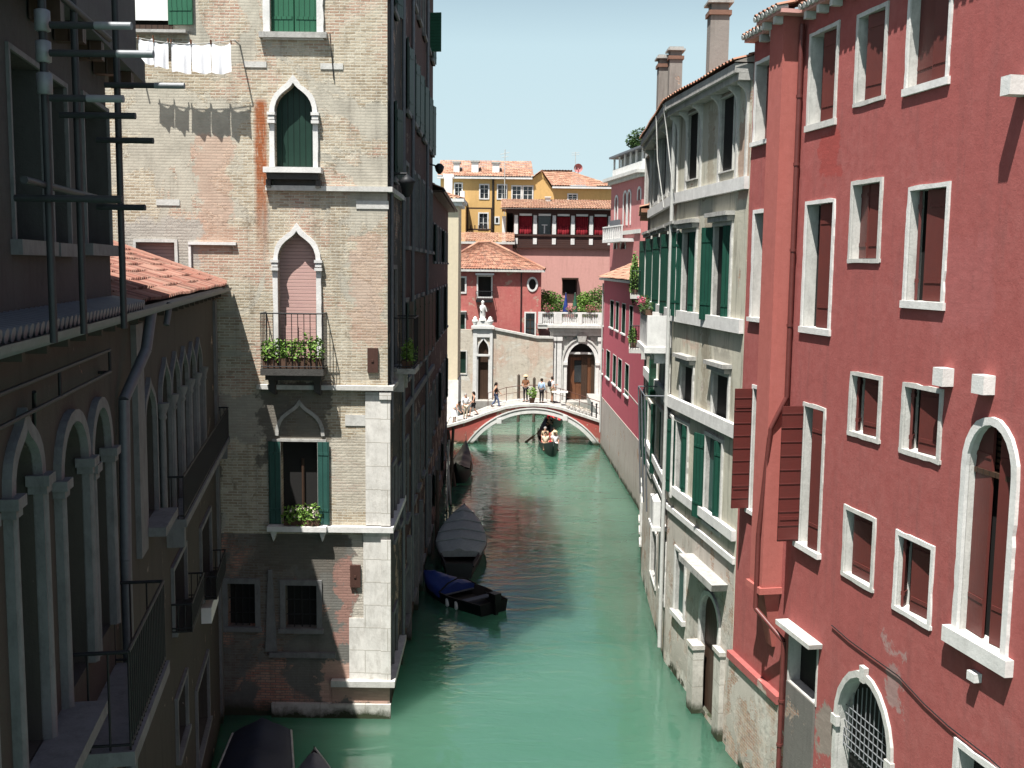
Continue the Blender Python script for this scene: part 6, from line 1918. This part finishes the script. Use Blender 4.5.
for i in range(7):
    u = 568 + i * 3.6
    p = on_bridge(u, 405, .42)
    r = root('flower_pot', p, 'small pot of creamy flowers lined up on the bridge\'s right slope', 'flower pot', 'flower pots along the bridge')
    one('pot', 'stone', lambda mb: mb.lathe(p, [(.07, 0), (.11, .2), (.12, .22), (.09, .22)], 10), r)
    one('blossoms', 'petal_white', lambda mb: leaves(mb, p + Vector((0, 0, .36)), .14, .14, .15, 60, .045), r)
for i, (u, v0, v1) in enumerate(((518.8, 376, 404), (534.3, 379, 404))):
    y = 81.0
    a = at_y(u, v0, y)
    tag(one('mooring_pole', 'post_wood', lambda mb: (mb.tube((a.x, y, -1.2), (a.x, y, a.z), .13, .11, 10), mb.lathe((a.x, y, a.z), [(.11, 0), (.12, .03), (.02, .16)], 10))),
        ('taller dark mooring pole behind the bridge left of the green plant', 'mooring pole just behind the bridge right of the rust brown top')[i], 'mooring pole', 'mooring poles in the canal')
for u, h in ((592, .95), (596.5, .95)):
    p = on_bridge(u, 405, .35)
    tag(one('iron_post', 'iron', lambda mb: (mb.tube(p, p + Vector((0, 0, h)), .05, None, 8), mb.ball(p + Vector((0, 0, h + .05)), .08, .08, .08, 8, 6))), 'slim black iron post at the right foot of the bridge' + (' nearer the magenta house' if u > 594 else ' beside the creamy flower pots'), 'post', 'iron posts at the bridge foot')

# ---------------------------------------------------------------- boats
def hull(mb, bow, stern, W, zs, fb, bowrise=.25, sternrise=.0, transom=.75, keel=-.25, n=18, m=0, inner=True, mi=1, pinch=2.2):
    """loft a hull from stern to bow; returns gunwale points for covers"""
    bow = Vector((bow[0], bow[1], 0)); stern = Vector((stern[0], stern[1], 0))
    ax = (bow - stern); L = ax.length; ax.normalize(); sd = Vector((ax.y, -ax.x, 0))
    out = []; gl, gr = [], []
    rows = []; inr = []
    for i in range(n + 1):
        t = i / n
        w = W / 2 * (transom + (1 - transom) * min(1, t / .35) if t < .35 else (max(0.0, 1 - ((t - .35) / .65) ** pinch)))
        if transom < .2 and t < .35: w = W / 2 * max(0.0, 1 - ((.35 - t) / .35) ** pinch)
        w = max(w, .012)
        z = fb + bowrise * max(0, (t - .45) / .55) ** 2 + sternrise * max(0, (.4 - t) / .4) ** 2
        kz = keel + (z - keel - .08) * (max(0, (t - .8) / .2) ** 2) + (z - keel - .08) * ((max(0, (.2 - t) / .2) ** 2) if transom < .2 else 0)
        c = stern + ax * (L * t)
        pr = [(-w, z), (-w * .97, z - .1), (-w * .82, kz + .12), (-w * .4, kz), (0, kz - .02), (w * .4, kz), (w * .82, kz + .12), (w * .97, z - .1), (w, z)]
        rows.append([c + sd * a + Vector((0, 0, b)) for a, b in pr])
        q = max(.004, w - .05)
        inr.append([c + sd * a + Vector((0, 0, b)) for a, b in ((-w, z), (-q, z + .004), (-q * .9, max(z - .38, kz + .16)), (q * .9, max(z - .38, kz + .16)), (q, z + .004), (w, z))])
        gl.append(rows[-1][0]); gr.append(rows[-1][-1])
    mb.grid(rows, None, m, True)
    mb.face(rows[0], None, m)
    if inner: mb.grid(inr, None, mi, False)
    return gl, gr
def cover(mb, gl, gr, i0, i1, ridge=.3, sag=.03, drop=.12, m=0, k=10):
    rows = []
    for i in range(i0, i1 + 1):
        a, b = gl[i], gr[i]
        r = [a + (a - b).normalized() * .03 + Vector((0, 0, -drop + .03 * math.sin(i * 1.9)))]
        for j in range(k + 1):
            x = j / k
            z = ridge * (1 - abs(2 * x - 1)) ** .8 * (.85 + .15 * math.sin(i * 1.3)) + .03 + sag * math.sin(i * 2.1 + j * 1.7) * (0.2 < x < .8)
            w = (a - b).length
            r.append(a.lerp(b, x) + Vector((0, 0, z * min(1, w / .8))))
        r.append(b + (b - a).normalized() * .03 + Vector((0, 0, -drop + .03 * math.cos(i * 1.7))))
        rows.append(r)
    mb.grid(rows, None, m, True)
    for rr in (rows[0], rows[-1]): mb.face(rr, None, m)

def boats():
    # blue tarpaulin skiff
    bow = at_z(424, 574, .45); st = at_z(494, 604, .35)
    B = root('open_skiff', (bow + st) / 2 * 1 - Vector((0, 0, (bow.z + st.z) / 2)), 'dark open boat with blue tarpaulin over its bow, near the house wall', 'boat')
    store = {}
    def hl(mb): store['g'] = hull(mb, bow, st, 1.75, 0, .42, .18, 0, .72)
    one('hull', [MAT['boat_black'], MAT['boat_in']], hl, B)
    gl, gr = store['g']
    one('tarpaulin', 'tarp_blue', lambda mb: cover(mb, gl, gr, 9, 18, .22, .04, .16), B)
    ax = (Vector(bow) - Vector(st)); ax.z = 0; ax.normalize(); sd = Vector((ax.y, -ax.x, 0))
    s0 = Vector((st.x, st.y, 0))
    for t in (.9, 2.0): one('seat', 'tarp_grey', lambda mb: mb.obox(s0 + ax * t - sd * .72 + Vector((0, 0, .26)), ax * .28, sd * 1.44, (0, 0, .04)), B)
    one('tarp_hoop', 'boat_black', lambda mb: mb.path([gl[9] + Vector((0, 0, .0)), gl[9].lerp(gr[9], .25) + Vector((0, 0, .26)), gl[9].lerp(gr[9], .5) + Vector((0, 0, .36)), gl[9].lerp(gr[9], .75) + Vector((0, 0, .26)), gr[9]], .03), B)
    e = one('outboard_motor', 'boat_black', lambda mb: (mb.obox(s0 - ax * .22 - sd * .14 + Vector((0, 0, .42)), ax * .34, sd * .28, (0, 0, .34)), mb.obox(s0 - ax * .16 - sd * .06 + Vector((0, 0, -.4)), ax * .12, sd * .12, (0, 0, .85)), mb.tube(s0 + ax * .1 + Vector((0, 0, .62)), s0 + ax * .5 + Vector((0, 0, .66)), .025)), B)
    for i, g in ((5, gl), (7, gl), (4, gr)):
        p = g[i]
        one('fender', 'white_paint', lambda mb: mb.lathe(p + sd * (-.06 if g is gl else .06) * -1 + Vector((0, 0, -.42)), [(.02, 0), (.07, .05), (.07, .28), (.02, .34)], 8), B)
    one('bow_rope', 'pipe_pale', lambda mb: mb.path([bow, bow + Vector((-.3, .3, .1)), Vector((-3.33, bow.y + .6, .9))], .015), B)
    # grey-green covered barge
    b2 = at_z(464, 506, .75); s2 = at_z(459, 566, .5)
    B = root('covered_barge', Vector(((b2.x + s2.x) / 2, (b2.y + s2.y) / 2, 0)), 'large moored boat under a grey green tarpaulin, behind the blue covered boat', 'boat')
    def hl2(mb): store['g'] = hull(mb, b2, s2, 2.1, 0, .60, .25, 0, .52, pinch=2.2)
    one('hull', [MAT['boat_hull'], MAT['boat_in']], hl2, B)
    gl, gr = store['g']
    one('tarpaulin', 'tarp_green', lambda mb: cover(mb, gl, gr, 3, 18, .16, .05, .16), B)
    for i in (6, 9, 12, 15): one('cover_batten', 'tarp_green', lambda mb: mb.path([gl[i].lerp(gr[i], x) + Vector((0, 0, .06 + .16 * (1 - abs(2 * x - 1)) ** .8)) for x in (0, .25, .5, .75, 1)], .03), B)
    one('rubbing_strake', 'boat_black', lambda mb: (mb.path([p + Vector((0, 0, -.12)) for p in gl], .04), mb.path([p + Vector((0, 0, -.12)) for p in gr], .04)), B)
    # two covered boats at the foot of the shaded palazzo
    b3 = at_z(262, 733, .5); s3 = Vector((b3.x + 1.0, b3.y - 6.3, 0)); b3, s3 = s3, b3
    B = root('covered_launch', ((b3.x + s3.x) / 2, (b3.y + s3.y) / 2, 0), 'boat under a peaked navy cover below the shaded palazzo', 'boat')
    def hl3(mb): store['g'] = hull(mb, b3, s3, 1.75, 0, .50, .2, 0, .8, pinch=2.4)
    one('hull', [MAT['boat_hull'], MAT['boat_in']], hl3, B)
    gl, gr = store['g']
    one('cover', 'tarp_navy', lambda mb: cover(mb, gl, gr, 0, 17, .42, .02, .12), B)
    for g in (gl, gr): one('gunwale', 'stone', lambda mb: mb.path([p + Vector((0, 0, .02)) for p in g[:8]], .035), B)
    one('stern_post', 'stone', lambda mb: mb.lathe(gl[0].lerp(gr[0], .5) + Vector((0, 0, -.1)), [(.07, 0), (.07, .3), (.09, .34), (.04, .42)], 8), B)
    b4 = at_z(314, 752, .5); s4 = Vector((b4.x + .9, b4.y - 5.2, 0))
    B = root('covered_launch', (b4.x + .4, b4.y - 2.6, 0), 'boat with a pale grey cover showing just its bow beside the navy covered boat', 'boat')
    def hl4(mb): store['g'] = hull(mb, b4, s4, 1.5, 0, .42, .16, 0, .8, pinch=2.2)
    one('hull', [MAT['boat_hull'], MAT['boat_in']], hl4, B)
    gl, gr = store['g']
    one('cover', 'tarp_grey', lambda mb: cover(mb, gl, gr, 0, 17, .28, .02, .1), B)
    one('gunwale', 'stone', lambda mb: mb.path([p + Vector((0, 0, .02)) for p in gr[8:]], .03), B)

def gondola(bow, stern, label, W=1.42, seats=True, cov=None):
    bow = Vector(bow); stern = Vector(stern); bow.z = stern.z = 0
    G = root('gondola', (bow + stern) / 2, label, 'gondola', 'gondolas')
    store = {}
    def hl(mb): store['g'] = hull(mb, bow, stern, W, 0, .42, .75, .95, .1, -.18, 26, pinch=1.9)
    one('hull', [MAT['boat_black'], MAT['boat_in']], hl, G)
    gl, gr = store['g']
    ax = (bow - stern).normalized(); sd = Vector((ax.y, -ax.x, 0))
    one('foredeck', 'boat_black', lambda mb: mb.grid([[a, a.lerp(b, .5) + Vector((0, 0, .10 * min(1, (a - b).length))), b] for a, b in zip(gl[18:], gr[18:])], None, 0, True), G)
    one('afterdeck', 'boat_black', lambda mb: mb.grid([[a, a.lerp(b, .5) + Vector((0, 0, .08 * min(1, (a - b).length))), b] for a, b in zip(gl[:9], gr[:9])], None, 0, True), G)
    tip = gl[26].lerp(gr[26], .5)
    def ferro(mb):
        prof = [(-.1, -.35), (.04, -.3), (.10, .0), (.12, .32), (.02, .52), (-.16, .56), (-.20, .48), (-.02, .40), (.0, .05)]
        for q in (-.02, .02):
            pp = [tip + ax * a + Vector((0, 0, b)) + sd * q for a, b in prof]
            tr = geometry.tessellate_polygon([[Vector((a, b, 0)) for a, b in prof]])
            for t in tr: mb.face([pp[i] for i in t])
        for i in range(6): mb.obox(tip + ax * .1 + Vector((0, 0, -.26 + i * .085)) - sd * .02, ax * .14, sd * .04, (0, 0, .045))
    one('ferro', 'brass', ferro, G)
    if seats:
        m = stern.lerp(bow, .47)
        one('seat', 'red_cloth', lambda mb: (mb.obox(m - sd * .5 + Vector((0, 0, .30)), ax * .45, sd * 1.0, (0, 0, .12)), mb.obox(m - ax * .12 - sd * .5 + Vector((0, 0, .30)), ax * .12, sd * 1.0, (0, 0, .62))), G)
        m2 = stern.lerp(bow, .64)
        one('seat', 'boat_black', lambda mb: mb.obox(m2 - sd * .45 + Vector((0, 0, .22)), ax * .3, sd * .9, (0, 0, .12)), G)
    if cov: one('cover', cov, lambda mb: cover(mb, gl, gr, 8, 19, .3, .03, .1), G)
    fo = gr[7] + Vector((0, 0, 0))
    one('forcola', 'door_wood', lambda mb: (mb.tube(fo, fo + Vector((.04, 0, .35)), .05, .04, 6), mb.tube(fo + Vector((.04, 0, .35)), fo + ax * .12 + Vector((.02, 0, .48)), .04, .03, 6)), G)
    return G
boats()
gb = at_z(552.5, 456, 0); 
bowp, strn = Vector((gb.x, 65.0, 0)), Vector((gb.x - .25, 74.2, 0))
gondola(bowp, strn, 'gondola carrying passengers in pale clothes out from under the bridge')
gondola((2.9, 76.0, 0), (3.6, 83.5, 0), 'second gondola with red seats waiting beyond the bridge arch')
gondola((-2.85, 65.2, 0), (-3.0, 56.4, 0), 'black gondola moored by the left wall with its prow towards the bridge', 1.4, False, 'boat_black')
gx = gb.x - .1
GG = 'people in the gondola'
person((gx - .30, 68.3, .06), R(0), 'gondola passenger in cream top at the front with dark hair', 'sit', 1.66, 'cl_cream', 'cl_tan', 'hair', 'short', 'shorts', group=GG)
person((gx + .32, 68.4, .06), R(8), 'gondola passenger in white shirt wearing a straw hat', 'sit', 1.70, 'cl_white', 'cl_white', 'hair', 'short', 'trousers', hat='straw', group=GG)
person((gx - .28, 69.75, .12), R(-5), 'gondola passenger in tan top on the seat behind', 'sit', 1.72, 'cl_tan', 'cl_cream', 'hair_gr', 'short', group=GG)
person((gx + .30, 69.7, .12), R(5), 'gondola passenger in cream sleeveless top with long dark hair, on the rear seat', 'sit', 1.64, 'cl_cream', 'cl_white', 'hair', 'none', 'shorts', group=GG)
gp = Vector((gx - .05, 71.6, .42))
person(gp, R(10), 'gondolier in black clothes bent over the long oar under the bridge arch', 'row', 1.5, 'cl_black', 'cl_black', 'hair', 'long')
person((3.35, 79.0, .12), R(0), 'person in red top sitting in the second gondola beyond the bridge', 'sit', 1.7, 'cl_red', 'cl_dark', 'hair', 'long', 'trousers')
oa = gp + Vector((.10, -.60, .98)); ob = at_z(523.5, 444, -.15)
def oar(mb):
    d = (ob - oa).normalized()
    e = ob + d * .3
    mb.tube(oa - d * .5, ob - d * .9, .028, .022, 8)
    s_ = d.cross(Vector((0, 0, 1))).normalized()
    up = s_.cross(d)
    mb.obox(ob - d * .9 - up * .075 - s_ * .012, d * 1.3, up * .15, s_ * .024)
tag(one('oar', 'door_wood', oar), 'long wooden oar dipping into green water from the passenger gondola', 'oar')

# mooring poles along the shaded wall
GPO = 'mooring poles in the canal'
for i, (u, v, vt, tilt, mt, lab) in enumerate(((449, 500, 427, .10, 'post_wood', 'dark leaning mooring pole by the left wall below the bridge landing'), (456, 486, 430, -.22, 'post_wood', 'dark mooring pole tilted toward the moored black gondola'),
        (446.5, 512, 440, .05, 'stone', 'pale thin mooring pole against the shaded left wall'), (451.5, 506, 446, -.12, 'stone', 'pale mooring pole leaning right beside the grey green covered boat'), (437, 540, 470, .0, 'post_wood', 'upright dark mooring pole against wall beside the green covered boat'))):
    b = at_z(u, v, 0)
    t = at_y(u, vt, b.y)
    b.x = max(b.x, -3.6 if b.y > 45 else -3.1)
    tag(one('mooring_pole', mt, lambda mb: mb.tube(b + Vector((-tilt * .4, 0, -1.3)), Vector((b.x + tilt * 2, b.y, t.z)), .09 if mt == 'post_wood' else .05, .075 if mt == 'post_wood' else .04, 9)), lab, 'mooring pole', GPO)

# ---------------------------------------------------------------- washing on the line
YL = 26.917 - .55
la, lb = at_y(136, 37.5, YL), at_y(234, 40, YL)
tag(one('washing_line', 'pipe_pale', lambda mb: (mb.path([la.lerp(lb, i / 12) + Vector((0, 0, -.12 * math.sin(math.pi * i / 12))) for i in range(13)], .008, 5), mb.tube(la + Vector((-.2, 0, 0)), la + Vector((-.2, .56, 0)), .02), mb.tube(lb, lb + Vector((0, .56, 0)), .02))),
    'thin washing line strung along the brick house below the top window', 'washing line')
cl = (((138, 153, 37, 63.5), 'leftmost white cloth on the washing line, the smallest'), ((153.6, 168, 40, 67.5), 'second white cloth from the left on the washing line'), ((171, 190.5, 41, 72.5), 'wide white cloth mid line, right of the gap in the washing'),
      ((191.2, 210.5, 41.5, 72.5), 'fourth white cloth on the line, second from the right'), ((211.2, 231, 42, 73), 'rightmost white cloth on the washing line'))
for (u0, u1, v0, v1), lab in cl:
    a, b = at_y(u0, v0, YL), at_y(u1, v0, YL); zb = at_y(u0, v1, YL).z
    def cloth(mb):
        n, mrow = 16, 10
        rows = []; uv = []
        ph = u0 * .37
        for j in range(mrow + 1):
            t = j / mrow
            r = []
            for i in range(n + 1):
                x = i / n
                top = a.lerp(b, x).z - .10 * math.sin(math.pi * x) ** .8
                z = top + (zb + .03 * math.sin(x * 5 + ph) - top) * t
                y = YL + (.022 * math.sin(x * 8 + ph) + .012 * math.sin(x * 17 + 2 * ph)) * (.3 + t)
                xx = a.x + (b.x - a.x) * (x + .02 * math.sin(t * 6 + ph) * t)
                r.append((xx, y, z))
            rows.append(r); uv.append([(i * .1, j * .1) for i in range(n + 1)])
        mb.grid(rows, uv, 0, True)
    c = tag(one('hung_cloth', 'sheet', cloth), lab, 'laundry', 'white cloths on the washing line')
    for p in (a, b):
        one('peg', 'door_wood', lambda mb: mb.obox(p + Vector((-.012, -.02, -.06)), (.024, 0, 0), (0, .04, 0), (0, 0, .1)), c)

# ---------------------------------------------------------------- plants on balconies, sills and terraces
def trough(f, s0, s1, z, n0, n1, h, label, n, lh, mat='leaf', fl=None, size=.05, name='plant_trough'):
    r = root(name, f.P((s0 + s1) / 2, z, (n0 + n1) / 2), label, 'plants')
    one('trough', 'soil', lambda mb: mb.fbox(f, s0, s1, z + .004, z + h, n0, n1), r)
    def fo(mb):
        k = max(1, int((s1 - s0) / .22))
        for i in range(k):
            c = f.P(s0 + (i + .5) * (s1 - s0) / k, z + h + lh * .35, (n0 + n1) / 2 + .03)
            leaves(mb, c, .2, .2, lh * rnd.uniform(.6, 1.0), n // k, size)
    one('foliage', mat, fo, r)
    if fl: one('blossoms', fl, lambda mb: [leaves(mb, f.P(rnd.uniform(s0, s1), z + h + lh * rnd.uniform(.3, 1.0), n1 + .05), .07, .07, .07, 8, .035, 0, 0) for _ in range(int((s1 - s0) * 9))], r)
    return r
tx = lambda u, v=384: TW.px(u, v)[0]; tz = lambda v: TW.px(300, v)[1]
trough(TW, tx(268), tx(326), tz(367) + .004, .28, .55, .26, 'leafy green trough along the iron balcony of the pink shuttered arch', 1500, .50, 'leaf_br', None, .05)
trough(TW, tx(284), tx(319), tz(524) + .002, .02, .22, .14, 'bright green plants on the white sill of the lower shuttered window', 500, .36, 'leaf_br', 'petal_white', .05)
trough(TS, 1.3, 2.5, 9.25, .25, .5, .2, 'plants spilling from the small side balcony of the brick house', 420, .45, 'leaf_br', None, .06)
z_ = G2.px(672, 348)[1]
trough(G2, .7, 3.2, z_ + .952, .58, .78, .16, 'pink flowering plants on the white parapet of the grey palazzo', 420, .35, 'leaf_dk', 'petal_pink', .05)
trough(NH, 2.0, 5.2, 10.954, .42, .62, .2, 'tall leafy plants on the upper balcony of the narrow dark house', 1100, 1.2, 'leaf', None, .07)
trough(NH, 2.4, 5.0, 8.754, .42, .62, .2, 'green plants on the lower balcony of the narrow dark house', 420, .5, 'leaf', None, .06)
bz_ = zy(325, 86.4) + .05
def terrace():
    y = 90.5
    for i, (u, w, h, lab) in enumerate(((546, 1.0, 2.6, 'leftmost green shrub on the terrace beside the oval windowed house'), (556, 1.0, 2.4, 'low dense shrub on the terrace just left of the dark pink house window'), (584, 1.0, 2.4, 'shrub on the terrace right of the closed green parasol'), (595, 1.2, 2.8, 'rightmost tall shrub on the terrace against the magenta roof'))):
        x = at_y(u, 300, y).x
        c = Vector((x, y, bz_))
        r = root('terrace_shrub', c, lab, 'shrub', 'shrubs on the portal terrace')
        one('crown', 'leaf_br' if i % 2 == 0 else 'leaf', lambda mb: (leaves(mb, c + Vector((0, 0, h * .55)), w, .6, h * .5, 1300, .11), leaves(mb, c + Vector((rnd.uniform(-.4, .4), 0, h * .85)), w * .5, .4, h * .3, 260, .10)), r)
        one('trunk', 'post_wood', lambda mb: mb.tube(c, c + Vector((0, 0, h * .6)), .06, .03, 6), r)
    for u, mt, lab in ((575, 'green', 'closed green parasol standing on the portal terrace'), (565.8, 'tarp_blue', 'closed navy parasol standing on the portal terrace left of the green one')):
        x = at_y(u, 300, y - 1.2).x
        c = Vector((x, y - 1.2, bz_))
        r = root('closed_parasol', c, lab, 'parasol', 'parasols on the terrace')
        one('pole', 'pipe_pale', lambda mb: (mb.tube(c, c + Vector((0, 0, 2.6)), .03), mb.lathe(c, [(.25, 0), (.22, .08), (.05, .1)], 10)), r)
        one('canopy', mt, lambda mb: mb.lathe(c + Vector((0, 0, .9)), [(.22, 0), (.26, .1), (.17, .7), (.08, 1.3), (.03, 1.65)], 10), r)
    for i, (u, lab) in enumerate(((548, 'pink flowering pot on the terrace balustrade, leftmost'), (570.5, 'pink flowering pot on the terrace balustrade above the arched door'), (590, 'pink flowering pot on the terrace balustrade nearest the magenta house'))):
        x = at_y(u, 312, 86.3).x
        c = Vector((x, 86.2, zy(311.5, 86.4)))
        r = root('flower_pot', c, lab, 'flower pot', 'pots on the terrace balustrade')
        one('pot', 'soil', lambda mb: mb.lathe(c + Vector((0, 0, .002)), [(.12, 0), (.17, .22), (.15, .22)], 10), r)
        one('foliage', 'leaf', lambda mb: leaves(mb, c + Vector((0, -.05, .30)), .42, .3, .32, 160, .06), r)
        one('blossoms', 'petal_pink', lambda mb: leaves(mb, c + Vector((0, -.12, .34)), .46, .3, .36, 110, .055), r)
terrace()
def roof_bush():
    zc, f, g = ROSE
    c = f.P(3.4, zc + 2.27, -1.6)
    r = root('rooftop_bush', c, 'dense dark green bush growing on the rose palazzo rooftop terrace', 'shrub')
    one('crown', 'leaf_dk', lambda mb: (leaves(mb, c + Vector((0, 0, .8)), 1.9, 1.3, 1.0, 1500, .13), leaves(mb, c + Vector((-.8, .6, .6)), 1.0, .9, .55, 500, .12), leaves(mb, c + Vector((.9, -.2, 1.15)), .9, .8, .7, 500, .12)), r)
    one('trunk', 'post_wood', lambda mb: mb.tube(c, c + Vector((0, 0, .8)), .08, .04, 6), r)
roof_bush()
